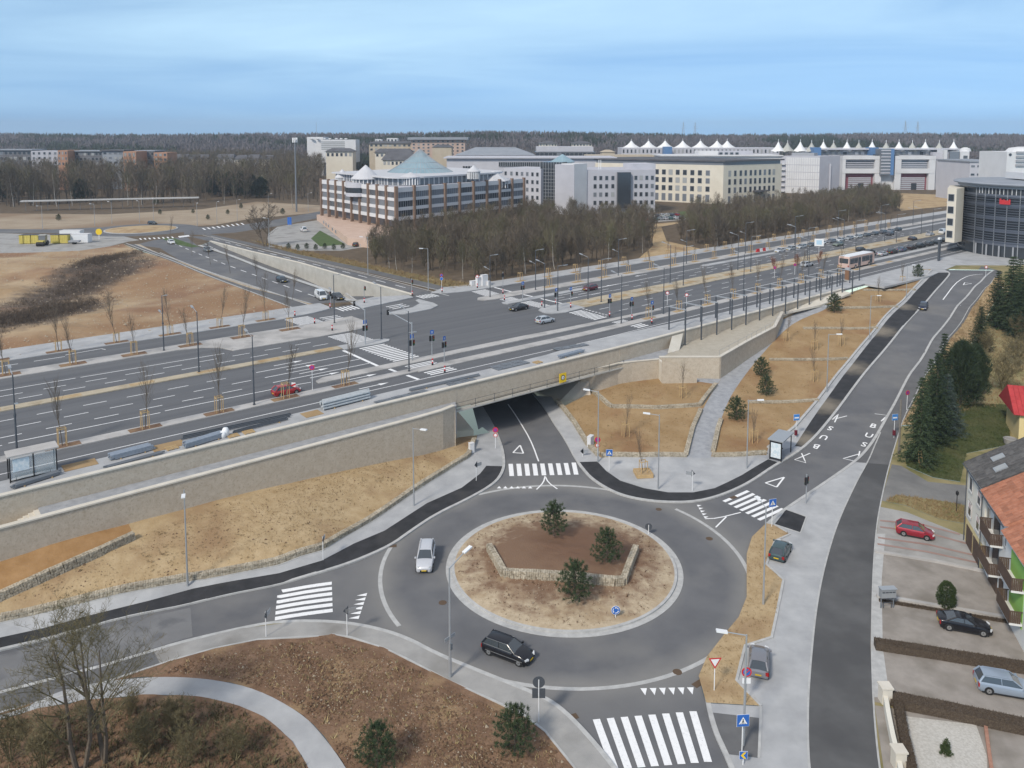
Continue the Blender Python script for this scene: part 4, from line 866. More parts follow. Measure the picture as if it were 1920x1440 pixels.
def block(root, name, p0, p1, depth, z0, z1, m, bt=0.0):
    d = (p1[0] - p0[0], p1[1] - p0[1]); l = math.hypot(*d); n = (-d[1] / l, d[0] / l)
    q = [p0, p1, (p1[0] + n[0] * depth, p1[1] + n[1] * depth), (p0[0] + n[0] * depth, p0[1] + n[1] * depth)]
    mb = MB(); mb.prism(q, z0, z1); ob(name, mb, m, root); return q
def inset_line(p0, p1, d):
    dx, dy = p1[0] - p0[0], p1[1] - p0[1]; l = math.hypot(dx, dy); n = (-dy / l, dx / l); return (p0[0] + n[0] * d, p0[1] + n[1] * d), (p1[0] + n[0] * d, p1[1] + n[1] * d)
def frac(n, a=0.0, b=1.0): return [a + (b - a) * (i + .5) / n for i in range(n)]
# ---- bank with the glass cone
def bank():
    r = thing('bank_building', 'low bank building with brown columns, white bands and a big glass cone roof', 'building')
    zb = 9.4; Lc, Cc, Rc = W(605, 404, zb), W(745, 431, zb), W(981, 401, zb)
    H = zpx(352, Cc[1]) - zb; k = H / 14.2
    back = (Lc[0] + Rc[0] - Cc[0], Lc[1] + Rc[1] - Cc[1])
    mb = MB(); P = [W(601, 419, 7), W(652, 461, 7), W(692, 467, 7), W(748, 452, 7), (Rc[0] + 6, Rc[1] - 4), (back[0], back[1] + 5), (Lc[0] - 3, Lc[1] + 3)]; mb.prism(P, 6.5, zb); ob('podium', mb, bpeach, r)
    for t in (.15, .25, .35, .5, .62): 
        p = lerp(P[0], P[1], t); a = math.atan2(P[1][1] - P[0][1], P[1][0] - P[0][0]); put('window', win_mesh(2.2, .9, 'dark', 3), r, (*p, 8.0), a)
    core = [inset_line(Lc, Cc, 3)[0], lerp(*inset_line(Lc, Cc, 3), .95), lerp(*inset_line(Cc, Rc, 3), .05), inset_line(Cc, Rc, 3)[1], back]
    mb = MB(); mb.prism(core, zb, zb + 3.1 * k); ob('ground_floor', mb, glassM, r)
    mb = MB(); mb.prism([Lc, Cc, Rc, back], zb + 3.1 * k, zb + 14.1 * k); ob('body', mb, bl2, r)
    for (p0, p1, n) in ((Lc, Cc, 9), (Cc, Rc, 9)):
        d = (p1[0] - p0[0], p1[1] - p0[1]); l = math.hypot(*d); a = math.atan2(d[1], d[0])
        for z0, z1 in ((3.05, 4.3), (6.4, 7.5), (9.6, 10.6), (12.6, 14.2)):
            q0, q1 = inset_line(p0, p1, -.25); block(r, 'spandrel_band', q0, q1, .3, zb + z0 * k, zb + z1 * k, bw)
        wm = win_mesh(l / n - 1.3, 2.1 * k, 'mid', 6, 1, .16); wd = win_mesh(l / n - 1.3, 2.1 * k, 'dark', 6, 1, .16)
        for i in range(n):
            for z in (4.3, 7.5, 10.6): put('window', random.choice([wm, wm, wd]), r, (*lerp(p0, p1, (i + .5) / n), zb + z * k), a)
            for z in (3.9, 7.1, 10.25):
                for j in range(4):
                    pass
        cm = WIN.setdefault(('col', k), MB().box(-.4, -.8, 0, .4, .25, 14.7 * k).mesh('column', bbrown))
        for i in range(n + 1):
            if i == 0 and p0 is Cc: continue
            put('column', cm, r, (*lerp(p0, p1, i / n), zb), a)
    # set-back top storey with its sloped zinc roof ring
    cen = ((Lc[0] + Rc[0]) / 2, (Lc[1] + Rc[1]) / 2)
    sc = lambda p, f: (cen[0] + (p[0] - cen[0]) * f, cen[1] + (p[1] - cen[1]) * f)
    # rounded outline of the penthouse
    ring = [sc(p, .86) for p in smooth_line([Lc, lerp(Lc, Cc, .5), Cc, lerp(Cc, Rc, .5), Rc, lerp(Rc, back, .5), back, lerp(back, Lc, .5), Lc], 2)[:-1]]
    z1, z2 = zb + 14.1 * k, zpx(334, Cc[1] + 8)
    mb = MB(); mb.prism(ring, z1, z2); ob('top_storey', mb, glassM, r)
    n = len(ring); mm = MB().box(-.18, -.2, 0, .18, .1, z2 - z1).mesh('mullion', bw)
    dr = densify(ring, 1.9, True)
    for i, p in enumerate(dr):
        if p[1] < cen[1] + 8: put('mullion', mm, r, (*p, z1), random.random())
    eave = [((p[0] - cen[0]) * 1.05 + cen[0], (p[1] - cen[1]) * 1.05 + cen[1]) for p in ring]; inn = [((p[0] - cen[0]) * .62 + cen[0], (p[1] - cen[1]) * .62 + cen[1]) for p in ring]
    mb = MB(); z3 = zpx(322, cen[1]) ; mb.add([(*p, z2 - .3) for p in eave] + [(*p, z2 + .25) for p in eave] + [(*p, z3) for p in inn], [(i, (i + 1) % n, n + (i + 1) % n, n + i) for i in range(n)] + [(n + i, n + (i + 1) % n, 2 * n + (i + 1) % n, 2 * n + i) for i in range(n)] + [tuple(range(2 * n, 3 * n)), tuple(reversed(range(n)))])
    ob('zinc_roof', mb, broofL, r)
    # glass cone
    D = math.hypot(*cen); cc = at(788, cen[1], 25); R0 = 64 / FPX * (cen[1] - CAM_Y); zt = zpx(279, cen[1]); z3 -= .3
    prof = [(R0, z3), (R0 * .76, z3 + (zt - z3) * .20), (R0 * .5, z3 + (zt - z3) * .43), (R0 * .25, z3 + (zt - z3) * .70), (.25, zt)]
    mb = MB().lathe(prof, 48, cc); ob('glass_cone', mb, glassC, r)
    mb = MB()
    for i in range(48):
        a = math.tau * i / 48
        for (r0, za), (r1, zb_) in zip(prof[:-1], prof[1:]): mb.cyl((cc[0] + r0 * 1.004 * math.cos(a), cc[1] + r0 * 1.004 * math.sin(a), za), (cc[0] + r1 * 1.004 * math.cos(a), cc[1] + r1 * 1.004 * math.sin(a), zb_), .07, n=3, cap=False)
    for r0, za in prof[:-1]: mb.lathe([(r0 * 1.006, za - .1), (r0 * 1.006, za + .12)], 48, cc, cap=False)
    ob('cone_ribs', mb, framem, r)
    # pavilions along the roof edge
    def pav(px, yb, ya, w, drum, dist, rm=broofL, n=20, sides=None):
        c = at(px, dist, 24); rr = w / 2 / FPX * dist * .98; zb_, za = zpx(yb, dist), zpx(ya, dist)
        g = MB().lathe([(rr * .9, zpx(drum, dist)), (rr * .9, zb_)], sides or n, c); ob('pavilion_drum', g, glassM, r)
        g = MB().lathe([(rr * 1.05, zb_ - .25), (rr * 1.05, zb_), (rr * .5, zb_ + (za - zb_) * .55), (.1, za)], sides or n, c); ob('pavilion_roof', g, rm, r)
        for j in range(n): put('mullion', mm, r, (c[0] + rr * .92 * math.cos(j * math.tau / n), c[1] + rr * .92 * math.sin(j * math.tau / n), zb_ - (z2 - z1)), 0)
    dC, dL = Cc[1], Lc[1]
    pav(642, 332, 317, 28, 346, dL - 2); pav(686, 334, 309, 56, 347, lerp(Lc, Cc, .55)[1] + 3); pav(770, 331, 323, 40, 349, dC + 14)
    pav(888, 321, 310, 26, 328, dC + 30); pav(925, 338, 320, 64, 349, lerp(Cc, Rc, .76)[1] + 6, sides=8)
    # half-round bay on the left front
    c = lerp(Lc, Cc, .52); c = inset_line(Lc, Cc, .8)[0]; c = lerp(*inset_line(Lc, Cc, 1.0), .5)
    for z0, zz, m_ in ((9.6, 10.9, bl), (10.9, 12.8, glassD), (12.8, 14.6, bl)): ob('round_bay', MB().lathe([(4.6, zb + z0 * k), (4.6, zb + zz * k)], 24, c), m_, r)
bank()
# ---- grey office block with the glass tower
def grey_office():
    r = thing('office_block', 'grey five-storey office block with square windows and a glass tower', 'building')
    y0 = 322; A, Bp = at(1096, y0), at(1228, y0 + 3); zt = zpx(319, y0); q = block(r, 'right_wing', A, Bp, 30, 6, zt, bl2)
    block(r, 'glass_bay', at(1157.5, y0 - .4), at(1182, y0 + .1), 3, 9.6, zpx(323, y0), glassD)
    zs = [zpx(y, y0) for y in (338, 353.5, 369, 384.5)]
    fx = [(x - 1096) / 132 for x in (1115, 1125.5, 1136.5, 1148, 1191, 1201, 1211.5, 1222)]
    windows(r, A, Bp, fx, zs, 1.25, 1.75, mixed=.25); windows(r, A, Bp, fx + [.49, .62], [zpx(401, y0)], 1.25, 2.1, 'mid')
    block(r, 'roof_box', at(1185, y0 + 5), at(1228, y0 + 7), 12, zt, zpx(307, y0 + 6), bl)
    T0, T1 = at(1052, y0 - 1), at(1076, y0 - 6); block(r, 'stair_tower', T0, T1, 8, 6, zpx(307, y0 - 3), bw); block(r, 'tower_side', T1, at(1097, y0 + 2), 9, 6, zpx(308, y0), bl2)  # shade is put into the tower's colours: lit face white, shaded side grey
    windows(r, T0, T1, [.15], zs, 1.0, 1.6)
    g0, g1 = at(1013, y0 + 6), at(1053, y0 + 2); block(r, 'glass_tower', g0, g1, 12, 6, zpx(304, y0 + 4), glassD)
    d = (g1[0] - g0[0], g1[1] - g0[1])
    for i in range(9): p = lerp(g0, g1, i / 8); ob('mullion', MB().box(p[0] - .08, p[1] - .2, 7, p[0] + .08, p[1], zpx(304, y0 + 4)), framem, r)
    for j in range(13): z = 8.4 + j * 1.42; m2 = MB(); m2.prism([(g0[0], g0[1] - .25), (g1[0], g1[1] - .25), g1, g0], z, z + .14); ob('transom', m2, framem, r)
    pc = at(1054, y0 + 12); zz = zpx(305, y0 + 10); ob('glass_pyramid', MB().lathe([(5.2, zz), (5.2, zz + .4), (.2, zpx(289, y0 + 12))], 8, pc), glassC, r)
    L0, L1 = at(945, y0 + 16), at(1014, y0 + 4); block(r, 'left_wing', L0, L1, 16, 6, zpx(316, y0 + 8), bl)
    windows(r, L0, L1, [.05, .21, .36, .5, .64, .78, .91], [zpx(y, y0 + 8) for y in (330, 344.5, 359, 373.5, 388)], 1.2, 1.6, mixed=.25)
    for dx in (0, 1.2): ob('antenna', MB().cyl((*at(1122 + dx * 3, y0 + 8), zt), (*at(1122 + dx * 3, y0 + 8), zt + 4), .12, n=5), whitem, r)
grey_office()
# ---- beige office
def beige_office():
    r = thing('office_block', 'beige four-storey office block with a dark glass top floor and flat roof', 'building')
    y0 = 366; L0, Cn, R0 = at(1090, 404), at(1355, y0), at(1464, 388)
    zt = zpx(310, y0); dep = 26
    bk = (L0[0] + R0[0] - Cn[0], L0[1] + R0[1] - Cn[1])
    mb = MB(); mb.prism([L0, Cn, R0, bk], 5.5, zt); ob('body', mb, bcream, r)
    s = lambda p, f: (bk[0] * .5 + Cn[0] * .5 + (p[0] - bk[0] * .5 - Cn[0] * .5) * f, bk[1] * .5 + Cn[1] * .5 + (p[1] - bk[1] * .5 - Cn[1] * .5) * f)
    ta = zpx(303.5, y0); mb = MB(); mb.prism([s(p, .985) for p in (L0, Cn, R0, bk)], zt, ta); ob('glass_top_floor', mb, glassM, r)
    mb = MB(); mb.prism([s(p, 1.025) for p in (L0, Cn, R0, bk)], ta, ta + .7); ob('roof', mb, broofD, r)
    fx = [(x - 1090) / 265. for x in (1112, 1126, 1140, 1154, 1168, 1182, 1196, 1211, 1226, 1239.5, 1252.5, 1265, 1278, 1291, 1304.5, 1318, 1332)]
    fx = [f * .985 for f in fx]
    windows(r, L0, Cn, fx, [zpx(y, y0) for y in (330, 345, 360.5)], 1.9, 2.4, mixed=.4); windows(r, L0, Cn, fx, [zpx(380, y0)], 1.9, 3.4, 'mid')
    fx = [(x - 1355) / 109. for x in (1366, 1376, 1386, 1395, 1404.5, 1413, 1422, 1431, 1440, 1448.5)]
    windows(r, Cn, R0, fx, [zpx(y, y0 + 10) for y in (329, 344.5, 360)], 1.6, 2.6, mixed=.15); windows(r, Cn, R0, fx, [zpx(379, y0 + 10)], 1.6, 3.4, 'mid')
    mb = MB(); e0, e1 = lerp(Cn, R0, .5), lerp(Cn, R0, .72); mb.prism([e0, e1, (e1[0] + .6, e1[1] - 2.4), (e0[0] + .6, e0[1] - 2.4)], zpx(363, y0), zpx(360, y0)); ob('canopy', mb, broofD, r)
beige_office()
# ---- louvred store and white school with the tents
def store():
    r = thing('store_building', 'white and grey windowless block with horizontal joints beside the beige office', 'building')
    y0 = 430; A, Cn, E_ = at(1462, y0 + 10), at(1535, y0), at(1573, y0 + 10); zt = zpx(293, y0)
    bk = (A[0] + E_[0] - Cn[0], A[1] + E_[1] - Cn[1]); mb = MB(); mb.prism([A, Cn, E_, bk], 5, zt); ob('body', mb, bl2, r)
    q0, q1 = inset_line(lerp(A, Cn, .15), Cn, -.12); block(r, 'light_front', q0, q1, .1, 6, zpx(296, y0), bw)
    n = 10
    for j in range(1, 5):
        z = 7 + (zt - 8) * j / 5; q0, q1 = inset_line(lerp(A, Cn, .15), Cn, -.2); block(r, 'joint_band', q0, q1, .1, z, z + .3, bl2)
    for j in range(14): p = lerp(lerp(A, Cn, .18), Cn, j / 14); ob('vertical_joint', MB().box(p[0] - .08, p[1] - .25, 6, p[0] + .08, p[1], zt - 1), bl, r)
    for j in range(6): q0, q1 = inset_line(lerp(A, Cn, .02), lerp(A, Cn, .13), -1.6); z = 8 + j * 3; block(r, 'stair_landing', q0, q1, 1.5, z, z + .35, bw)
    p = lerp(Cn, E_, .5); ob('shaft', MB().box(p[0] - .4, p[1] - .7, 6, p[0] + .4, p[1], zpx(308, y0)), bl, r)
    b0, b1 = at(1482, y0 + 16), at(1524, y0 + 8); block(r, 'roof_plant', b0, b1, 6, zt, zpx(287, y0 + 8), framem)
store()
def school():
    r = thing('school_building', 'long white school with red portals and a glass stair under tent roofs', 'building')
    y0 = 462; Z = lambda y: zpx(y, y0)
    def bx(name, x0, x1, ya, yb, m, dy=0.0, dep=20): block(r, name, at(x0, y0 + dy), at(x1, y0 + dy), dep, Z(yb), Z(ya), m)
    bx('base', 1560, 1796, 292, 362, bl2, 6, 30)
    for x0, x1 in ((1578, 1651), (1676, 1752)):
        w = x1 - x0
        bx('portal_side', x0, x0 + 6 if x0 < 1600 else x0 + 12, 292, 362, bw, 0, 8); bx('portal_side', x1 - 12, x1, 292, 362, bw, 0, 8); bx('portal_head', x0, x1, 292, 299, bw, -.1, 8); bx('portal_belt', x0, x1, 316, 325, bw, -.15, 8)
        bx('window_band', x0 + 5, x1 - 10, 299, 316, glassM, 2, 3)
        for j in range(4): bx('louvre', x0 + 5, x1 - 12, 300.5 + 4 * j, 302 + 4 * j, bl, 1.5, .4)
        bx('red_portal', x0 + 5, x1 - 11, 325, 360, bpurple, 2.5, 3)
        for j in range(7): bx('louvre', x0 + 12, x1 - 19, 333 + 3.6 * j, 335.2 + 3.6 * j, bl, 1.8, .5)
        bx('doorway', (x0 + x1) / 2 - 6, (x0 + x1) / 2 + 4, 344, 357, glassD, 1.6, .4)
    bx('link', 1650, 1678, 328, 362, bw, 2, 8); bx('stair_glass', 1650, 1668, 279, 328, glassM, -2, 8); bx('stair_side', 1668, 1674, 279, 328, bblue, -2.5, 9)
    for j in range(8): bx('louvre', 1650, 1668, 281 + j * 6, 283 + j * 6, bl, -2.4, .3)
    c = at(1672, y0); 
    bx('link_dark', 1640, 1652, 290, 312, glassD, 1, 4); bx('link_dark', 1674, 1682, 290, 316, glassD, 1, 4)
    ob('round_tower', MB().lathe([(5.5, 6), (5.5, Z(286))], 20, at(1760, y0 + 6)), bl2, r); bx('corner_white', 1767, 1773, 281, 358, bw, -1, 8); bx('corner_blue', 1763, 1768, 330, 362, bblue, -1.5, 5)
    bx('end_glass', 1778, 1796, 284, 358, glassM, 0, 12)
    for j in range(9): bx('louvre', 1778, 1796, 322 + j * 4, 323.6 + j * 4, bl, -.5, .4)
    q = at(1796, y0 - 1); bx('end_block', 1797, 1814, 284, 345, bw, 0, 14); ob('end_dome', MB().lathe([(3.2, Z(284)), (2.6, Z(279)), (1.0, Z(276.5))], 14, at(1806, y0 + 4)), bw, r)
    for j in range(4): put('window', win_mesh(2.4, 1.6, 'dark', 3), r, (*at(1807, y0 - .1), Z(297 + j * 12)), 0)
    bx('gallery', 1530, 1796, 281, 294, bgreyroof, 14, 26); bx('gallery_roof', 1530, 1796, 279, 281.5, bl, 11, 30)
    for i in range(24): bx('gallery_window', 1535 + i * 11, 1541 + i * 11, 285, 291, random.choice([glassD, bw, blind]), 13.7, .6)
    for x in (1533, 1642): ob('blue_arch', MB().box(at(x, y0)[0], y0 + 8, Z(294), at(x + 14, y0)[0], y0 + 16, Z(277)), bblue, r)
school()
def tent(px, ya, yb, w, dist, m, label, grp):
    r = thing('roof_tent', label, 'tent roof', (*at(px, dist), 0), group=grp); rr = w / FPX * dist * .55; za, zb_ = zpx(ya, dist), zpx(yb, dist); h = za - zb_
    mb = MB(); n = 16; prof = [(1.0, 0), (.72, .18), (.45, .42), (.22, .72), (.06, 1.0)]
    vs = []
    for f, t in prof:
        for i in range(n):
            a = math.tau * i / n; wv = 1 + .10 * math.cos(4 * a) * (1 - t); vs.append((rr * f * wv * math.cos(a), rr * f * wv * math.sin(a), zb_ + h * t + (0 if t else -.5 * (1 - abs(math.cos(2 * a))))))
    fs = [(k * n + i, k * n + (i + 1) % n, (k + 1) * n + (i + 1) % n, (k + 1) * n + i) for k in range(4) for i in range(n)]
    mb.add(vs, fs); ob('membrane', mb, m, r, smooth=True); ob('mast', MB().cyl((0, 0, zb_ - 2), (0, 0, za + 1.6), .15, n=5), whitem, r)
for i, x in enumerate((1457, 1474, 1498, 1519, 1541, 1560, 1585, 1607, 1632, 1658, 1682, 1707, 1731, 1757, 1784)):
    wt = i % 2 == 0; tent(x, 266 if wt else 267.5, 283, 24, 478, tentW if wt else tentG, f'{ORD[i]} tent from the beige office on the school roof, {"white" if wt else "grey mesh"}', 'tents on the school roof')
for i, x in enumerate((1183, 1215, 1246, 1279, 1312, 1343, 1362)):
    tent(x, 264, 277, 30, 620, tentW, f'{ORD[i]} white tent along the distant low building in front of the forest', 'tents on the distant low building')
# ---- buildings further back
def fb(label, x0, x1, ya, yb, dist, dep, m, rows=0, cols=0, roof=None, over=0, name='apartment_block', cat='building', wm='dark', ww=.5, wh=.5, hip=0, rtop=None, base=None):
    r = thing(name, label, cat); a, b = at(x0, dist), at(x1, dist); z0 = base if base is not None else min(zpx(yb, dist), hu_many([(a[0], dist)])[0]) - 2; z1 = zpx(ya, dist); block(r, 'wall', a, b, dep, z0, z1, m)
    zv = zpx(yb, dist)
    if rows and cols:
        hh = (z1 - zv) / rows; W_ = (b[0] - a[0]) / cols; windows(r, a, b, frac(cols), [zv + hh * (j + .5 - wh / 2) for j in range(rows)], W_ * ww, hh * wh, wm, mixed=.3)
    if roof:
        o = over; zr = zpx(rtop, dist) if rtop else z1 + .6
        A, Bq = (a[0] - o, a[1] - o), (b[0] + o, b[1] - o); C_, D_ = (b[0] + o, b[1] + dep + o), (a[0] - o, a[1] + dep + o); g = MB()
        if hip:
            h = hip; V = [(*A, z1), (*Bq, z1), (*C_, z1), (*D_, z1), (A[0] + h, (A[1] + D_[1]) / 2, zr), (Bq[0] - h, (A[1] + D_[1]) / 2, zr)]; g.add(V, [(0, 1, 5, 4), (2, 3, 4, 5), (1, 2, 5), (3, 0, 4), (3, 2, 1, 0)])
        else: g.prism([A, Bq, C_, D_], z1, zr)
        ob('roof', g, roof, r)
    return r
fb('dark glazed apartment block at the left end above the wood', -40, 62, 282, 312, 470, 14, bdarkw, 3, 12, bgreyroof, 1, ww=.7, wh=.6)
fb('white apartment block with dark square windows above the wood', 62, 112, 283, 310, 468, 14, bl2, 3, 5, ww=.4)
fb('narrow orange brick bay between white and dark glazed apartments', 112, 130, 282, 312, 462, 14, bbrick, 3, 3, ww=.4)
fb('dark glazed apartment block with metal roof right of the narrow brick bay', 130, 195, 284, 312, 470, 14, bdarkw, 3, 9, bgreyroof, 1, ww=.7, wh=.6)
fb('grey apartment block with white balconies and maroon end', 195, 234, 283, 318, 468, 14, bgreyroof, 4, 4, broofD, 1, ww=.6)
fb('orange brick tower bay with pale upper windows', 234, 258, 284, 345, 455, 14, bbrick, 5, 3, ww=.45, wm='blind')
fb('dark apartment block right of the orange brick tower', 258, 292, 284, 312, 470, 14, bdarkw, 3, 5, bgreyroof, .5, ww=.7, wh=.6)
fb('brick apartment end with dark windows before the terraced houses', 291, 316, 286, 312, 465, 14, bbrick, 3, 3, ww=.5)
for i, (x0, x1, ya) in enumerate(((326, 352, 292), (352, 390, 293), (405, 438, 292), (440, 462, 294), (463, 486, 293), (487, 512, 294))):
    fb(f'{ORD[i]} dark-roofed terraced house right of the brick apartments', x0, x1, ya + 5, ya + 12, 560, 12, bcream if i % 2 else bl2, 1, 4, broofD, .6, name='terraced_house', cat='house', hip=1.5, rtop=ya - 3)
rh = fb('white hotel slab with satellite dishes on its roof', 577, 607, 257, 284, 620, 20, bw, 0, 0, name='hotel', cat='hotel')
a, b = at(603, 612), at(668, 612)
block(rh, 'front_wing', a, b, 16, 18, zpx(262, 612), bw); windows(rh, a, b, [.35], [zpx(284 - 3.4 * (j + 1), 612) for j in range(5)], 18, .7, 'blind', 1, 1)
for x in (586, 597, 610, 620, 632, 641, 650): ob('satellite_dish', MB().lathe([(.3, zpx(262, 615)), (1.5, zpx(260, 615)), (.1, zpx(259, 615))], 10, at(x, 618)), tentW, rh)
r = thing('radio_mast', 'thin radio mast rising behind the white hotel', 'mast'); ob('mast', MB().cyl((*at(595, 640), 15), (*at(595, 640), zpx(228, 640)), .25, .08, 5), framem, r)
fb('dark hip-roofed cream house below the white hotel', 612, 662, 284, 296, 560, 12, bcream, 1, 6, broofD, 1, name='house', cat='house', hip=4, rtop=278)
fb('long cream apartment row with dark roof left of the glass cone', 693, 772, 269, 284, 610, 14, btan, 2, 9, broofD, 1, hip=3, rtop=265)
fb('lower cream terrace with slate roof just left of the glass cone', 718, 778, 300, 312, 520, 12, bcream, 1, 8, broofD, 1, hip=3, rtop=286)
fb('slate-roofed terrace row behind the lower cream terrace', 704, 772, 286, 296, 560, 12, bcream, 1, 8, broofD, 1, hip=3, rtop=279)
fb('small white rooftop cube house above the cream row', 704, 716, 261, 268, 660, 8, bw, 1, 2, name='house', cat='house'); fb('white flat-roofed villa right of the small rooftop cube', 726, 746, 259, 268, 662, 8, bw, 1, 3, name='house', cat='house')
fb('tall peach apartment block under a flat dark roof', 772, 872, 262, 292, 600, 16, bpink, 5, 11, bgreyroof, 2.5, rtop=257.5, ww=.4)
fb('cream block with dark hip roof in front of the peach apartments', 811, 847, 276, 296, 560, 14, btan, 0, 0, broofD, .5, hip=3, rtop=271)
fb('sports hall with wide blue-grey metal roof and white base', 855, 1000, 291, 302, 480, 40, bw, 0, 0, bgreyroof, 1, name='hall', cat='hall', hip=12, rtop=277)
r = fb('long light-grey building with a colonnade of slim windows behind the bank', 838, 1150, 297, 330, 400, 26, bl, 0, 0, bl, 1.5, name='office_block'); windows(r, at(935, 399.7), at(1015, 399.7), frac(20), [zpx(312, 400)], .9, 2.2)
windows(r, at(850, 399.7), at(900, 399.7), [.4, .5, .6, .7], [zpx(318, 400)], 1.0, 1.8)
fb('black glass box building before the twin cream towers', 1004, 1116, 285, 300, 530, 24, glassD, 1, 14, name='office_block', ww=.9, wh=.85); fb('pale block between the twin cream towers', 1006, 1112, 275, 286, 565, 20, bl, 0, 0)
fb('left twin cream tower with hip roof', 1011, 1044, 269, 286, 590, 18, bcream, 3, 6, broofD, 1, hip=6, rtop=264); fb('right twin cream tower with hip roof', 1074, 1109, 269, 286, 590, 18, bcream, 3, 6, broofD, 1, hip=6, rtop=264)
fb('long tan low building with slim windows beyond the grey office', 1100, 1240, 291, 304, 470, 20, btan, 1, 26, name='office_block', ww=.4); fb('small tan gabled house on the tan low building line', 1128, 1152, 285, 292, 500, 10, btan, 0, 0, btan, .5, name='house', cat='house', hip=3, rtop=281)
r = fb('long grey flat-roofed school wing under the distant white tents', 1165, 1460, 277, 290, 610, 24, bl, 1, 40, name='school_building', ww=.4); ob('blue_arch', MB().box(at(1243, 605)[0], 600, zpx(294, 605), at(1257, 605)[0], 609, zpx(275, 605)), bblue, r)
r = fb('white flat-roofed hall behind the beige office roof', 1240, 1462, 293, 306, 440, 24, bw, 0, 0, bw, 1, name='hall', cat='hall'); block(r, 'roof_box', at(1308, 446), at(1345, 446), 10, zpx(293, 446), zpx(283, 446), bw); block(r, 'roof_box', at(1345, 448), at(1410, 448), 10, zpx(293, 448), zpx(283, 448), bl2)
windows(r, at(1345, 447.9), at(1385, 447.9), frac(4), [zpx(290, 448)], 1.8, 1.3)
r = fb('white round-shouldered gable building at the far right', 1882, 1960, 285, 335, 330, 20, bw, 0, 0, name='office_block'); ob('round_shoulder', MB().lathe([(7, zpx(285, 330)), (5.5, zpx(278, 330)), (2, zpx(275.5, 330))], 16, at(1912, 336)), bw, r)
for j in range(4): block(r, 'louvre', at(1900, 329.4), at(1960, 329.4), .4, zpx(288 + j * 8, 330), zpx(284 + j * 8, 330), framem)
ob('porthole', MB().cyl((at(1888, 330)[0], 329.8, zpx(290, 330)), (at(1888, 330)[0], 330.5, zpx(290, 330)), .6, n=12), glassD, r)
fb('long low grey hall between the school and the round-shouldered gable', 1815, 1884, 304, 335, 380, 30, bl, 2, 6, bgreyroof, .5, name='hall', cat='hall', ww=.6, wh=.25)
# ---- curved glass office on the right
def curved():
    r = thing('curved_office', 'curved dark glass office with steel louvres and a beige stone side tower', 'building')
    c = (147.5, 214.5); Rr = 20.0; z0, zt = 7.0, 26.6; n = 96
    ob('glass_drum', MB().lathe([(Rr, z0), (Rr, zt - .1)], n, c), glassD, r)
    ob('roof', MB().lathe([(Rr + 1.6, zt - .1), (Rr + 1.8, zt + .2), (Rr + 1.2, zt + .5), (Rr - 6, zt + .8), (.5, zt + 1.0)], n, c), bgreyroof, r); ob('roof_fascia', MB().lathe([(Rr + .5, zt - .9), (Rr + .5, zt - .15)], n, c), framem, r)
    for k in range(19):
        z = 11.3 + k * .66; 
        if z < 23.6: ob('louvre', MB().lathe([(Rr + .06, z), (Rr + .5, z + .04), (Rr + .5, z + .16), (Rr + .06, z + .13)], n, c, cap=False), slat_m, r)
    for zz, h in ((10.4, 1.2), (14.0, .9), (17.4, .9), (20.8, .9), (23.5, .6)): ob('spandrel_band', MB().lathe([(Rr + .12, zz), (Rr + .12, zz + h)], n, c, cap=False), slat_m, r)
    mm = MB().box(-.08, -.14, 0, .08, .1, zt - .5 - z0).mesh('mullion', framem); mt = MB().box(-.07, -.1, 0, .07, .1, 2.2).mesh('mullion', bw)
    for i in range(60):
        a = math.pi + .15 + i * (math.pi - .1) / 60
        p = (c[0] + (Rr + .1) * math.cos(a), c[1] + (Rr + .1) * math.sin(a)); put('mullion', mm if i % 3 == 0 else mt, r, (*p, z0 if i % 3 == 0 else 24.1), a + math.pi / 2)
    for i in range(16):
        a = math.pi + .2 + i * .17; p = (c[0] + (Rr + .4) * math.cos(a), c[1] + (Rr + .4) * math.sin(a)); ob('column', MB().cyl((*p, z0), (*p, 10.4), .22, n=10), framem, r)
    a = math.pi * 1.5 - .1; p = (c[0] + (Rr + .1) * math.cos(a), c[1] + (Rr + .1) * math.sin(a)); d = ob('door', MB().box(-1.1, -.25, 0, 1.1, .1, 3), framem, r, (*p, z0), a + math.pi / 2)
    # beige stone side tower standing proud on the left
    T0, T1 = at(1771, 214), at(1788, 212); zt2 = zpx(355, 209); mb = MB(); mb.prism([T0, T1, at(1802, 215), at(1802, 226), at(1775, 226)], zpx(459, 208), zt2); ob('stone_tower', mb, bcream, r)
    windows(r, T0, T1, [.45], [zpx(y, 213) for y in (377, 400, 422.5, 445.5)], 1.55, 1.9)
    # red illegible sign letters on the louvres
    for i in range(6):
        a = math.pi + .535 + i * .022; p = (c[0] + (Rr + .75) * math.cos(a), c[1] + (Rr + .75) * math.sin(a)); ob('sign_letter', MB().box(-.2, -.06, 0, .2, .06, (1.5, 1.15, 1.3, 1.1, 1.1, 1.35)[i]), redm, r, (*p, 21.6), a + math.pi / 2)
    ob('roof_plant', MB().box(c[0] - 8, c[1] - 6, zt + 1.2, c[0] + 4, c[1] + 4, zt + 3), bw, r)
curved()
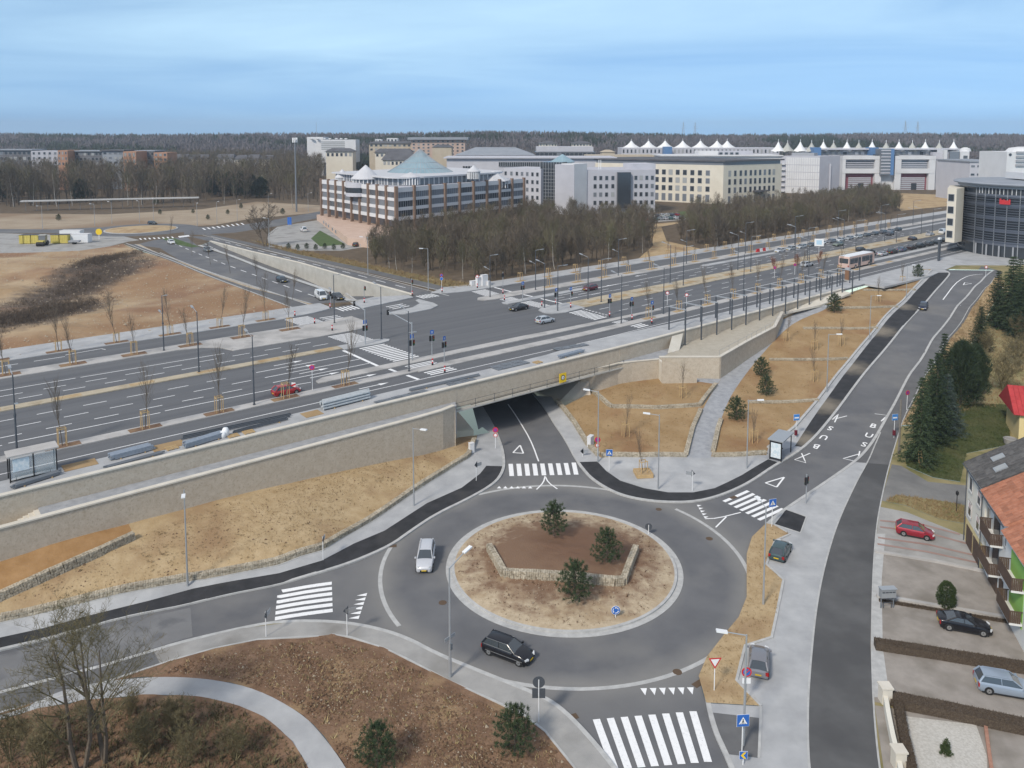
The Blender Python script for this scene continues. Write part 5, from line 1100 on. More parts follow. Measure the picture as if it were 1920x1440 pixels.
# ---- long canopy and the phone mast on the left
def canopy():
    r = thing('long_canopy', 'long thin flat canopy on slender posts at the wood edge', 'canopy')
    a, b = at(38, 330), at(373, 352); za, zb_ = zpx(377, 330), zpx(370, 352); d = (b[0] - a[0], b[1] - a[1]); l = math.hypot(*d); n = (-d[1] / l, d[0] / l)
    mb = MB(); P = [a, b, (b[0] + n[0] * 4, b[1] + n[1] * 4), (a[0] + n[0] * 4, a[1] + n[1] * 4)]; zz = [za, zb_, zb_, za]
    mb.add([(*p, z) for p, z in zip(P, zz)] + [(*p, z - .45) for p, z in zip(P, zz)], [(0, 1, 2, 3), (7, 6, 5, 4)] + [(i, 4 + i, 4 + (i + 1) % 4, (i + 1) % 4) for i in range(4)]); ob('roof_slab', mb, kerbm, r)
    for i in range(17): p = lerp(a, b, (i + .4) / 17); p = (p[0] + n[0] * 2, p[1] + n[1] * 2); ob('post', MB().cyl((*p, 6.5), (*p, za + (zb_ - za) * i / 17 - .4), .09, n=5), steelG, r)
canopy()
r = thing('phone_mast', 'tall grey phone mast with antenna panels at the wood edge', 'mast', (*at(556, 330), 7))
zt = zpx(260, 330) - 7; ob('pole', MB().cyl((0, 0, 0), (0, 0, zt), .42, .25, 8), steelG, r)
for a in range(5): ob('antenna_panel', MB().box(-.18, -.12, 0, .18, .12, 2.0), whitem, r, (.9 * math.cos(a * 1.25), .9 * math.sin(a * 1.25), zt - 1.6))
ob('antenna_ring', MB().lathe([(.85, zt - 1), (.95, zt - .9)], 10, cap=False), steelG, r)
# ---- pylons far behind the forest
for i, (x, ya) in enumerate(((1281, 228), (1303, 229), (1697, 226), (1720, 227))):
    d = 2300; r = thing('power_pylon', f'{ORD[i]} lattice power pylon from the left, far beyond the forest', 'pylon', (*at(x, d, 30), 0)); g = MB(); za = zpx(ya, d); h = za - 25
    for sx in (-1, 1):
        for sy in (-1, 1): g.cyl((sx * 4, sy * 4, 25), (0, 0, za), .45, .3, 4)
    for f, w in ((.62, 9), (.76, 7), (.9, 5)): g.cyl((-w, 0, 25 + h * f), (w, 0, 25 + h * f), .3, n=4)
    ob('lattice', g, framem, r)
# ================================================================== VEHICLES
tyrem = mat('tyre_rubber', (.02, .02, .021), rough=.85); rimm = mat('rim_alloy', (.45, .46, .47), rough=.3, metal=.7); glassV = mat('car_glass', (.05, .06, .07), rough=.05, spec=1.0)
lampm = mat('lamp_clear', (.62, .64, .66), rough=.15, spec=.6); taill = mat('tail_lamp', (.32, .015, .015), rough=.3); platem = mat('plate_yellow', (.62, .42, .02), rough=.5); trimm = mat('trim_black', (.025, .025, .027), rough=.6)
CARP = {}
def paintm(c, rough=.3, metal=.25):
    k = tuple(c)
    if k not in CARP:
        m = mat('car_paint', c, rough=rough, metal=metal, spec=.5); m.node_tree.nodes['Principled BSDF'].inputs['Coat Weight'].default_value = .35; CARP[k] = m
    return CARP[k]
KIND = {  # L, W, H, belt, hood, x of: windscreen foot, roof front, roof rear, rear glass foot; tail height; wheel radius
    'suv': (4.7, 1.86, 1.78, 1.08, 1.05, 1.05, .35, -2.05, -2.28, 1.1, .36), 'wagon': (4.75, 1.82, 1.50, .95, .90, 1.05, .25, -1.95, -2.3, .98, .32),
    'hatch': (4.1, 1.74, 1.48, .95, .90, 1.05, .3, -1.45, -1.95, .98, .31), 'sedan': (4.6, 1.8, 1.44, .93, .88, .95, .15, -1.0, -1.75, 1.0, .32), 'coupe': (4.55, 1.8, 1.38, .93, .86, .85, .05, -.85, -1.75, .98, .33),
    'van': (4.95, 1.95, 1.98, 1.15, 1.12, 1.75, 1.0, -2.35, -2.45, 1.2, .33)}
def mesh_sharp(mb, name, mats, ang=40):
    me = mb.mesh(name, mats, True); me.set_sharp_from_angle(angle=R(ang)); return me
CARM = {}
def car_meshes(kind):
    if kind in CARM: return CARM[kind]
    L, Wd, H, belt, hood, xf0, xf1, xr1, xr0, tail, wr = KIND[kind]; w = Wd / 2
    st = [(-L / 2, .80, .42, tail - .22), (-L / 2 + .06, .93, .26, tail - .08), (-L / 2 + .28, .985, .20, tail), (xr0 + .1, 1, .19, max(belt, tail) if kind not in ('sedan', 'coupe') else tail), (xr1 + .15, 1, .18, belt + .02), (-.1, 1, .18, belt), (xf0 - .1, 1, .18, belt - .02), (xf0 + .15, .995, .18, hood + .02), (L / 2 - .75, .97, .19, hood - .05), (L / 2 - .28, .92, .20, hood - .16), (L / 2 - .07, .82, .24, hood - .30), (L / 2, .68, .36, hood - .42)]
    b = MB(); nst = len(st); ring = []
    for x, fw, zl, zb in st:
        q = w * fw; zm = zl + (zb - zl) * .55
        P = [(-q * .92, zl), (-q, zl + .1), (-q * 1.0, zm), (-q * .975, zb - .07), (-q * .90, zb), (-q * .45, zb + .035), (0, zb + .045), (q * .45, zb + .035), (q * .90, zb), (q * .975, zb - .07), (q * 1.0, zm), (q, zl + .1), (q * .92, zl)]
        ring.append([(x, y, z) for y, z in P])
    m = len(ring[0]); b.add([p for r in ring for p in r], [(i * m + j, i * m + (j + 1) % m, (i + 1) * m + (j + 1) % m, (i + 1) * m + j) for i in range(nst - 1) for j in range(m)] + [tuple(range(m)), tuple(reversed(range((nst - 1) * m, nst * m)))])
    # roof panel and pillars
    wb, wt = w * .89, w * .70; zr = H - .04
    def bar(p, q, r=.045): b.cyl(p, q, r, r, 6)
    roof = [(xf1, -wt), (xf1, wt), (xr1, wt), (xr1, -wt)]; xs = [xf1, xf1 - .35, (xf1 + xr1) / 2, xr1 + .3, xr1]; dz = [-.03, .01, .04, .02, -.02]; V = []
    for x, d in zip(xs, dz):
        for f, e in ((-1, -.03), (-.6, .01), (0, .025), (.6, .01), (1, -.03)): V.append((x, wt * f * 1.03, zr + d + e))
    b.add(V + [(x, y, z - .06) for x, y, z in V], [(i * 5 + j, i * 5 + j + 1, (i + 1) * 5 + j + 1, (i + 1) * 5 + j) for i in range(4) for j in range(4)])
    for s in (-1, 1):
        bar((xf0, s * wb, belt - .02), (xf1, s * wt, zr - .02)); bar((xr0, s * wb, max(belt, tail) - .03), (xr1, s * wt, zr - .02), .06 if kind in ('sedan', 'coupe') else .085)
        bar((xf1, s * wt, zr - .02), (xr1, s * wt, zr - .02), .035)
        xm = (xf1 + xr1) / 2 + (.25 if kind != 'van' else .6); bar((xm, s * wb * 1.0, belt), (xm - .05, s * wt * 1.0, zr), .03)
        b.obox((xf0 - .12, s * (w + .09), belt + .06), (.07, 0, 0), (0, .09, 0), (0, 0, .07))
        if kind in ('wagon', 'suv'): b.cyl((xf1 - .2, s * wt * .93, H + .03), (xr1 + .15, s * wt * .93, H + .03), .022, n=5)
        if kind == 'van': b.add([(xm - .3, s * wb * 1.012, belt - .05), (xr0, s * wb * 1.012, belt - .05), (xr1, s * wt * 1.03, zr), (xm - .35, s * wt * 1.03, zr)], [(0, 1, 2, 3) if s > 0 else (3, 2, 1, 0)])
    R_ = {'body': mesh_sharp(b, 'car_body', [paintm((.5, .5, .5))])}
    g = MB().add([(xf0, -wb, belt - .02), (xf0, wb, belt - .02), (xf1, wt, zr - .02), (xf1, -wt, zr - .02)], [(0, 1, 2, 3)]); R_['windscreen'] = g.mesh('windscreen', glassV)
    tz = max(belt, tail) - .03
    g = MB().add([(xr0, wb, tz), (xr0, -wb, tz), (xr1, -wt, zr - .02), (xr1, wt, zr - .02)], [(0, 1, 2, 3)]); R_['rear_window'] = g.mesh('rear_window', glassV)
    for s, nm in ((-1, 'sideR'), (1, 'sideL')):
        P = [(xf0, s * wb, belt - .02), (xf1, s * wt, zr - .02), (xr1, s * wt, zr - .02), (xr0, s * wb, belt - .02)]; R_[nm] = MB().add(P, [(0, 1, 2, 3) if s > 0 else (3, 2, 1, 0)]).mesh('side_window', glassV)
    R_['wheel'] = MB().cyl((0, -.11, 0), (0, .11, 0), wr, wr, 18).mesh('wheel', tyrem)
    rm = MB().cyl((0, -.115, 0), (0, .115, 0), wr * .62, wr * .62, 12, 0)
    for s in (-1, 1):
        rm.cyl((0, s * .116, 0), (0, s * .119, 0), wr * .16, wr * .14, 8, 1)
        for k in range(5): a = k * math.tau / 5 + .3; rm.obox((wr * .42 * math.cos(a), s * .117, wr * .42 * math.sin(a)), (wr * .07, 0, 0), (0, .001, 0), (0, 0, wr * .07), 1)
    R_['rim'] = rm.mesh('rim', [rimm, trimm])
    ar = MB()
    for x in (L / 2 - .85, -L / 2 + .82):
        for s in (-1, 1): ar.cyl((x, s * (w - .14), wr), (x, s * (w + .004), wr), wr * 1.16, wr * 1.16, 18)
    ar.box(-L / 2 + .3, -w * .99, .13, L / 2 - .35, w * .99, .24); ar.box(L / 2 - .05, -w * .45, .30, L / 2 + .012, w * .45, .50); R_['sill'] = ar.mesh('lower_trim', trimm)
    R_['headlight'] = MB().obox((0, 0, 0), (.14, .05, .02), (-.10, .16, 0), (0, 0, .075)).mesh('headlight', lampm); R_['tail'] = MB().box(-.05, -.14, -.16, .04, .12, .16).mesh('tail_light', taill); R_['plate'] = MB().box(-.015, -.26, -.055, .015, .26, .055).mesh('number_plate', platem)
    R_['k'] = (L, w, hood, tail, wr); CARM[kind] = R_; return R_
def build_car(kind, colour, label, x, y, z, rz, cat='car', group=None, detail=True, name='car', pitch=0.0):
    M_ = car_meshes(kind); L, w, hood, tail, wr = M_['k']; r = thing(name, label, cat, (x, y, z), rz, group)
    r.scale = (.86, .86, .86)
    if pitch: r.rotation_euler = (0, pitch, rz)
    bd = put('body', M_['body'], r); bd.material_slots[0].link = 'OBJECT'; bd.material_slots[0].material = paintm(colour)
    for k, nm in (('windscreen', 'windscreen'), ('rear_window', 'rear_window'), ('sideL', 'side_window'), ('sideR', 'side_window'), ('sill', 'lower_trim')): put(nm, M_[k], r)
    for xx in (L / 2 - .85, -L / 2 + .82):
        for s in (-1, 1):
            wl = put('wheel', M_['wheel'], r, (xx, s * (w - .09), wr))
            if detail: put('rim', M_['rim'], wl)
    if detail:
        for s in (-1, 1):
            h = put('headlight', M_['headlight'], r, (L / 2 - .22, s * w * .68, hood - .27)); h.scale = (1, s, 1)
            t = put('tail_light', M_['tail'], r, (-L / 2 + .05, s * w * .82, tail - .28))
        put('number_plate', M_['plate'], r, (L / 2 + .02, 0, .45)); put('number_plate', M_['plate'], r, (-L / 2 - .012, 0, tail - .45))
    return r
def car_px(kind, colour, label, rear, front, low=True, **k):
    """stands where the ground points seen at rear and front (middle of each bumper) are"""
    f = (lambda p: G(*p)) if low else (lambda p: (*W(*p, ZB), ZB)); a, b = f(rear), f(front); c = [(a[i] + b[i]) / 2 for i in range(3)]
    pit = -math.atan2(b[2] - a[2], math.dist(a[:2], b[:2])) if low else 0
    return build_car(kind, colour, label, c[0], c[1], c[2] + (.12 if k.pop('up', 0) else 0.0), math.atan2(b[1] - a[1], b[0] - a[0]), pitch=pit, **k)
SILVER = (.52, .54, .57); BLACKC = (.010, .010, .014); DARKG = (.03, .045, .05); GREYC = (.22, .22, .24); REDC = (.28, .02, .03); WHITEC = (.72, .73, .74); NAVY = (.02, .025, .05); BLUEG = (.30, .36, .44); GREENC = (.18, .21, .17); MAROON = (.13, .02, .03)
car_px('suv', (.58, .59, .62), 'silver estate SUV driving round the roundabout towards the camera', (802, 1031), (794, 1082))
_bw = car_px('wagon', BLACKC, 'black estate car with chrome trim on the near side of the roundabout', (911, 1213), (997, 1245))
g = MB()
for s_ in (-1, 1):
    for a_, b_ in (((1.05, .83, .94), (-2.25, .83, .97)), ((1.0, .80, .97), (.25, .65, 1.45)), ((.25, .66, 1.46), (-1.95, .66, 1.45)), ((1.9, .925, .5), (-1.9, .925, .5))): g.cyl((a_[0], s_ * a_[1], a_[2]), (b_[0], s_ * b_[1], b_[2]), .022, n=4)
ob('chrome_trim', g, rimm, _bw)
car_px('hatch', (.05, .085, .09), 'dark teal hatchback parked behind the ochre verge, upper bay', (1453, 1061), (1473, 1024), up=1)
car_px('hatch', GREYC, 'grey hatchback parked in the lower bay beside the no-parking sign', (1421, 1285), (1424, 1220), up=1)
car_px('hatch', (.30, .02, .035), 'dark red hatchback parked on the striped forecourt', (1682, 999), (1748, 1012), up=1)
car_px('coupe', BLACKC, 'black coupe parked on the brown paved forecourt', (1757, 1172), (1858, 1190), up=1)
car_px('wagon', BLUEG, 'silver-blue estate car with a sunroof cut by the picture edge', (1829, 1289), (1945, 1309), up=1)
car_px('hatch', NAVY, 'dark car coming down the climbing street on the right', (1736, 570), (1726, 588))
def car_uv(kind, colour, label, u, v, flip=False, **k):
    x, y = B(u, v); return build_car(kind, colour, label, x, y, ZB, (BANG2 if u > 50 else BANG) + (math.pi if flip else 0), **k)
def UVp(px, py): return UV(*W(px, py, ZB))
u, v = UVp(537, 739); car_uv('hatch', (.42, .03, .035), 'bright red hatchback in the near lane behind a staked tree', u, v)
u, v = UVp(972, 581); car_uv('sedan', (.03, .028, .03), 'dark saloon crossing the empty junction towards the left', u, v, True)
u, v = UVp(1022, 605); car_uv('hatch', SILVER, 'silver hatchback crossing the junction towards the right', u, v)
u, v = UVp(1106, 544); car_uv('hatch', MAROON, 'maroon car waiting beyond the junction near the long median', u, v, True)
car_px('van', WHITEC, 'white van waiting at the stop line of the side road', (592, 553), (613, 567), low=False, cat='van', name='van')
car_px('sedan', (.04, .04, .045), 'dark saloon waiting beside the white van', (622, 555), (645, 566), low=False)
car_px('hatch', (.03, .035, .04), 'dark car driving towards the junction along the sunken road', (519, 525), (539, 532), low=False)
car_px('hatch', WHITEC, 'white car beside the green triangle near the far roundabout', (314, 454), (329, 460), low=False)
car_px('hatch', (.16, .18, .2), 'grey car following the white car from the far roundabout', (381, 468), (397, 475), low=False)
car_px('hatch', (.03, .035, .04), 'dark car on the far side of the distant roundabout', (278, 420), (294, 421), low=False)
car_px('van', WHITEC, 'white minibus on the car park left of the bank', (575, 437), (564, 431), low=False, cat='van', name='van')
car_px('hatch', (.02, .02, .022), 'black car parked below the peach podium of the bank', (664, 463), (677, 460), low=False); car_px('hatch', SILVER, 'silver car parked right of the black car below the bank podium', (678, 463), (692, 460), low=False)
car_px('hatch', WHITEC, 'white car parked alone before the grey office block', (1142, 409), (1156, 407), low=False)
# taxi rank, upper carriageway
u0, v0 = UVp(1462, 473)
cols = [SILVER, (.35, .38, .40), (.40, .42, .44), (.12, .13, .14), WHITEC, (.15, .16, .18), (.5, .52, .54), (.30, .32, .34), (.48, .5, .5), (.06, .07, .08), (.08, .09, .10), (.05, .05, .06), (.2, .2, .22), (.04, .05, .06)]
cn = ['silver', 'grey', 'light grey', 'charcoal', 'white', 'dark grey', 'silver', 'mid grey', 'pale silver', 'black', 'dark blue-grey', 'black', 'grey', 'black']
for i, c in enumerate(cols): car_uv(['sedan', 'hatch', 'wagon'][i % 3], c, f'{ORD[i]} car from the red barriers in the upper parked row, {cn[i]}', u0 + i * 5.75, v0, True, group='cars queued in the upper row', detail=i < 4)
cols = [SILVER, (.03, .03, .035), (.10, .15, .24), (.04, .02, .02), (.02, .02, .022), (.05, .05, .055), (.03, .04, .05), (.02, .02, .02), (.08, .08, .09)]
cn = ['silver', 'black', 'blue', 'dark maroon', 'black', 'charcoal', 'dark blue', 'black', 'dark grey']
u0, v0 = UVp(1655, 479)
for i, c in enumerate(cols): car_uv(['sedan', 'wagon', 'hatch'][i % 3], c, f'{ORD[i]} car in the lower parked row beyond the bus, {cn[i]}', u0 + i * 6.1, v0, False, group='cars queued in the lower row', detail=i < 3)
for (px, py, k, c, fl, lb) in ((1571, 461, 'wagon', GREENC, True, 'olive grey estate driving past the upper parked row'), (1668, 441, 'hatch', (.06, .06, .07), True, 'dark hatchback driving past the end of the upper parked row'), (1513, 499, 'wagon', SILVER, False, 'silver estate driving behind the pink bus'),
    (1614, 471, 'hatch', (.04, .04, .045), False, 'left one of two dark cars abreast of the bus'), (1631, 475, 'sedan', (.025, .025, .03), False, 'right one of two dark cars abreast of the bus'), (1711, 450, 'sedan', (.05, .03, .03), False, 'dark car alone on the sandy median side beyond the bus'), (1744, 442, 'sedan', (.4, .4, .42), False, 'grey saloon near the beige stone tower'), (1769, 438, 'van', WHITEC, False, 'white van half behind the beige stone tower')):
    u, v = UVp(px, py); car_uv(k, c, lb, u, v, fl, detail=False, **(dict(cat='van', name='van') if k == 'van' else {}))
# car park before the grey office
CP = [(.45, .03, .05), (.2, .22, .24), (.05, .12, .12), (.3, .32, .34), (.5, .5, .52), (.08, .14, .14), (.55, .56, .58), (.06, .06, .07)]
CPn = ['red', 'grey', 'teal', 'mid grey', 'silver', 'dark teal', 'pale silver', 'black']
for i in range(8):
    x, y = W(1207 + i * 9.6, 414 - i * .55, ZB); build_car('hatch', CP[i], f'{ORD[i]} car in the front row of the office car park, {CPn[i]}', x, y, ZB, R(118), group='cars in the office car park', detail=False)
CP2 = [WHITEC, (.06, .06, .08), SILVER, (.5, .5, .5), (.05, .06, .1), (.3, .02, .03)]; CPn2 = ['white', 'black', 'silver', 'light grey', 'dark blue', 'maroon']
for i in range(6):
    x, y = W(1220 + i * 9.4, 407 - i * .5, ZB); build_car('hatch', CP2[i], f'{ORD[i]} car in the back row of the office car park, {CPn2[i]}', x, y, ZB, R(118), group='cars in the office car park', detail=False)
# ---- the pink bus
def bus():
    pk = mat('bus_pink', (.58, .42, .36), rough=.4); u, v = UVp(1606, 500); x, y = B(u, v); L, w, H = 12.0, 1.25, 3.05
    r = thing('bus', 'pale pink single-deck bus with a white roof on the near carriageway', 'bus', (x, y, ZB), BANG2); r.scale = (1.12, 1.05, 1.05)
    prof = [(-L / 2, .45), (-L / 2, 1.2), (-L / 2 + .08, H - .25), (-L / 2 + .35, H), (L / 2 - .5, H), (L / 2 - .12, H - .35), (L / 2, 1.3), (L / 2 - .05, .45)]
    b = MB(); n = len(prof); b.add([(p[0], -w, p[1]) for p in prof] + [(p[0], w, p[1]) for p in prof], [tuple(range(n)), tuple(reversed(range(n, 2 * n)))] + [(i, n + i, n + (i + 1) % n, (i + 1) % n) for i in range(n)]); ob('body', b, pk, r)
    ob('roof', MB().box(-L / 2 + .3, -w + .06, H - .01, L / 2 - .6, w - .06, H + .08), whitem, r)
    for s in (-1, 1):
        for i in range(6):
            x0 = -L / 2 + .5 + i * 1.83
            if s < 0 and i in (2, 5): ob('door', MB().box(x0 + .1, s * (w + .03), .5, x0 + 1.3, s * w, 2.6), glassV, r); continue
            ob('window', MB().box(x0, s * (w + .03), 1.35, x0 + 1.72, s * w, 2.62), glassV, r)
    ob('rear_window', MB().box(-L / 2 - .03, -w + .2, 1.5, -L / 2 + .1, w - .2, 2.6), glassV, r); ob('windscreen', MB().box(L / 2 - .3, -w + .1, 1.25, L / 2 + .03, w - .1, 2.7), glassV, r)
    for s in (-1, 1):
        for xx in (-2.9, 3.4): q = ob('wheel', MB().cyl((xx, s * (w - .28), .5), (xx, s * (w + .03), .5), .5, n=18), tyrem, r); ob('rim', MB().cyl((xx, s * (w + .03), .5), (xx, s * (w + .05), .5), .28, n=12), rimm, q)
        ob('tail_light', MB().box(-L / 2 - .03, s * 1.1 - .1, .7, -L / 2 + .05, s * 1.1 + .1, 1.1), taill, r)
        ob('mirror', MB().box(L / 2 - .1, s * (w + .2) - .08, 2.1, L / 2 + .12, s * (w + .2) + .08, 2.6), trimm, r)
    ob('skirt', MB().box(-L / 2 + .1, -w + .04, .28, L / 2 - .1, w - .04, .47), trimm, r)
bus()
# ================================================================== LAMPS, POSTS, SIGNS
def lampA_parts(top=8.5, low=True, arm=1.7):
    P = {}
    P['pole'] = MB().cyl((0, 0, 0), (0, 0, 4.2), .105, .09, 8).cyl((0, 0, 4.2), (0, 0, top), .075, .06, 8).cyl((0, 0, 4.1), (0, 0, 4.35), .13, .13, 8).cyl((0, 0, 0), (0, 0, .12), .17, .17, 8).mesh('pole', steelD)
    P['arm'] = MB().cyl((0, 0, top - .1), (0, arm, top + .28), .04, .035, 6).mesh('arm', galv); P['lamp_head'] = MB().obox((0, arm + .3, top + .34), (.14, 0, 0), (0, .42, .09), (0, -.01, .06)).mesh('lamp_head', galv)
    P['arm2'] = MB().cyl((0, 0, 5.5), (0, -1.3, 5.8), .035, .03, 6).mesh('arm', galv); P['head2'] = MB().obox((0, -1.5, 5.86), (.13, 0, 0), (0, -.36, .08), (0, .01, .055)).mesh('lamp_head', galv); return P
LA = lampA_parts()
def lampA(u, v, label, flip=False, both=True):
    x, y = B(u, v); r = thing('street_lamp', label, 'street lamp', (x, y, KZ), (BANG2 if u > 50 else BANG) + (math.pi if flip else 0), 'dark street lamps along the boulevard')
    put('pole', LA['pole'], r); put('arm', LA['arm'], r); put('lamp_head', LA['lamp_head'], r)
    if both: put('arm', LA['arm2'], r); put('lamp_head', LA['head2'], r)
for i, (u, v) in enumerate(((-31.2, 10.5), (-6.4, 10.3), (15.6, 10.3))): lampA(u, v, f'{ORD[i]} dark street lamp on the near tree strip, counted from the glass shelter', both=i != 1)
for i, (u, v) in enumerate(((59.3, 11.0), (70.8, 10.9), (96.3, 10.6), (127.4, 13.5))): lampA(u, v, f'{ORD[i]} dark street lamp on the near strip right of the junction', both=i > 0)
for i, (u, v) in enumerate(((-7.2, 28.3), (21.5, 28.2))): lampA(u, v, ('dark lamp on the narrow median left of the junction', 'dark lamp on the rounded median nose at the junction')[i], both=False)
for i, u in enumerate((57.3, 69.2, 95.4, 121.6, 148.0, 174.5, 200.5, 227, 253)):
    lampA(u, 29.0, f'{ORD[i]} dark lamp along the upper edge of the wide sandy median', both=False); lampA(u + .2, 25.5, f'{ORD[i]} dark lamp along the lower edge of the wide sandy median', True, both=False)
for i, (u, v) in enumerate(((-7.7, 43.0), (20.7, 43.1), (55.5, 43.7), (67.4, 43.0), (93.6, 43.0), (119.5, 43.0), (146, 43), (172, 43), (198, 43), (228.3, 43), (254, 43))): lampA(u, v, f'{ORD[i]} dark lamp from the left on the upper tree strip', True)
LB = {'pole': MB().cyl((0, 0, 0), (0, 0, 8.9), .085, .05, 8).cyl((0, 0, 0), (0, 0, 1.2), .1, .095, 8).mesh('pole', galv), 'arm': MB().cyl((0, 0, 8.8), (1.1, 0, 8.92), .035, .03, 6).mesh('arm', galv), 'lamp_head': MB().obox((1.45, 0, 8.96), (.4, 0, .03), (0, .16, 0), (-.005, 0, .06)).mesh('lamp_head', whitem)}
def lampB(px, py, label, rz, far=False, s=1.0):
    x, y, z = (*W(px, py, ZB), ZB) if far else G(px, py); r = thing('street_lamp', label, 'street lamp', (x, y, z + .1), rz, 'grey street lamps', )
    r.scale = (s, s, s)
    for k in ('pole', 'arm', 'lamp_head'): put(k, LB[k], r)
lampB(352, 1101, 'grey lamp on the left pavement below the ochre slope', R(-70)); lampB(776, 950, 'grey lamp at the bend of the left pavement near the underpass', R(-30), s=.98)
lampB(1121, 868, 'grey lamp beside the blue crossing sign right of the underpass', R(165)); lampB(1234, 919, 'grey lamp on the plaza near the tree box', R(170), s=.98); lampB(1400, 880, 'grey lamp on the plaza left of the bus shelter', R(-10), s=.95)
lampB(1550, 737, 'grey lamp beside the second garden terrace on the climbing street', R(-15)); lampB(1630, 638, 'grey lamp beside the third garden terrace on the climbing street', R(-15), s=.9); lampB(1699, 560, 'grey lamp near the top of the climbing street', R(-15), s=.8)
lampB(1431, 1136, 'grey lamp standing on the middle of the ochre verge', R(100), s=.98)
lampB(803, 545, 'grey lamp on the grass verge left of the junction wood', R(200), True); lampB(505, 468, 'grey lamp near the bare tree by the far car park', R(160), True); lampB(690, 516, 'grey lamp beside the path along the wood', R(180), True)
for i, (x, y) in enumerate(((80, 430), (178, 425), (210, 420), (262, 418), (288, 412), (370, 424), (407, 420), (445, 415), (504, 400), (578, 398))): lampB(x, y, f'{ORD[i]} thin lamp around the far roundabout, counted from the left', R(200 - i * 20), True, .9)
def lampC():
    x, y, z = G(844, 1272); r = thing('street_lamp', 'tall lamp with a long bent arm beside the near edge of the roundabout', 'street lamp', (x, y, z + .1), R(52))
    ob('pole', MB().cyl((0, 0, 0), (0, 0, 8.5), .1, .055, 8).cyl((0, 0, 0), (0, 0, 1.5), .12, .12, 8), galv, r); ob('arm', MB().cyl((0, 0, 8.45), (1.7, 0, 9.0), .05, .04, 6), galv, r); ob('lamp_head', MB().obox((2.0, 0, 9.06), (.42, 0, .08), (0, .15, 0), (-.01, 0, .05)), whitem, r)
    ob('pole_sign', MB().box(-.55, -.02, 3.0, .55, .02, 3.25), galv, r); ob('control_box', MB().box(-.1, -.18, 2.2, .1, -.08, 2.7), steelG, r)
lampC()
x, y, z = G(1394, 1400)
r = thing('street_lamp', 'grey lamp carrying the blue crossing sign by the lower dark patch', 'street lamp', (x, y, z + .1), R(178)); zt = 7.7
ob('pole', MB().cyl((0, 0, 0), (0, 0, zt), .09, .055, 8), galv, r); ob('arm', MB().cyl((0, 0, zt - .05), (1.3, 0, zt + .15), .04, .03, 6), galv, r); ob('lamp_head', MB().obox((1.6, 0, zt + .2), (.36, 0, .05), (0, .15, 0), (-.01, 0, .05)), whitem, r)
# row of portal frames of the unfinished shelter
for i in range(14):
    u = 62.2 + 4.45 * i; p0, p1 = B(u, -.75), B(u, 2.7); z0 = zt_ = TZ + 1.05 * max(0, (u - 61) / 31) if u < 93 else max(6.1, hl(*p0) + .1)
    d = (p1[0] - p0[0], p1[1] - p0[1])
    r = thing('steel_portal', f'{ORD[i]} grey steel portal frame from the pale buttress, along the gravel terrace', 'steel frame', (*p0, z0), math.atan2(d[1], d[0]), 'grey shelter frames'); l = math.hypot(*d); top = 11.3 - z0
    ob('post', MB().box(-.09, -.09, 0, .09, .09, top), steelD, r); ob('post', MB().box(l - .09, -.09, KZ - z0, l + .09, .09, top), steelD, r); ob('beam', MB().box(-.09, -.07, top, l + .09, .07, top + .16), galv, r)
for i in range(5):
    p = B(113 + 4.45 * i, 3.0); r = ob('shelter_post', MB().box(-.08, -.08, 0, .08, .08, 3.2), steelD, None, (*p, KZ), BANG2, label=f'{ORD[i]} lone grey post of the back row beyond the last frame', cat='post', group='lone back-row posts')
# railing of the terrace
r = thing('terrace_railing', 'thin glass and steel railing on the terrace coping above the paved ramp', 'railing'); q = densify(lw2, 1.8); g = MB(); gp = MB()
for i, p in enumerate(q):
    t = i / (len(q) - 1); zz = TZ + .2 + 1.0 * t; g.cyl((*p, zz), (*p, zz + 1.0), .025, n=4)
    if i: p_ = q[i - 1]; z_ = TZ + .2 + 1.0 * (i - 1) / (len(q) - 1); g.cyl((*p_, z_ + 1.0), (*p, zz + 1.0), .02, n=4, cap=False)
ob('rail', g, galv, r)
# ---- hazard posts
hp = {'post': MB().cyl((0, 0, 0), (0, 0, .95), .11, .11, 8).mesh('post', redm), 'band': MB().cyl((0, 0, .52), (0, 0, .72), .118, .118, 8).mesh('white_band', whitem), 'foot': MB().cyl((0, 0, 0), (0, 0, .3), .13, .13, 8).mesh('foot', blackm)}
HP = [(773, 555), (829, 549), (683, 569), (619, 579), (623, 621), (811, 686), (834, 700), (553, 594), (590, 608), (943, 552), (946, 564), (1016, 575), (1070, 578), (1042, 572), (1143, 595), (895, 541), (1185, 601), (1222, 608)]
HL = ['at the tip of the white-striped kerb left of the junction', 'beside the blue sign at the wood corner', 'on the pavement in front of the concrete trench wall', 'beside the stopped white van', 'on the big triangular island', 'on the narrow island by the red signal, upper one', 'by the lower small crossing near the parapet', 'at the corner of the dirt field', 'on the far small crossing left', 'on the upper pavement right of the junction', 'on the tip of the narrow upper island', 'on the rounded nose of the wide median', 'on the wide median behind the crossing', 'on the narrow upper island end', 'at the lower end of the right crossing', 'in front of the white cabinets by the wood', 'on the thin island right of the junction', 'by the last small crossing near the shelter frames']
for (px, py), l in zip(HP, HL):
    r = thing('hazard_post', 'red and white post ' + l, 'bollard', (*W(px, py, ZB), KZ), 0, 'red and white posts')
    for k, n_ in (('post', 'post'), ('band', 'white_band'), ('foot', 'foot')): put(n_, hp[k], r)
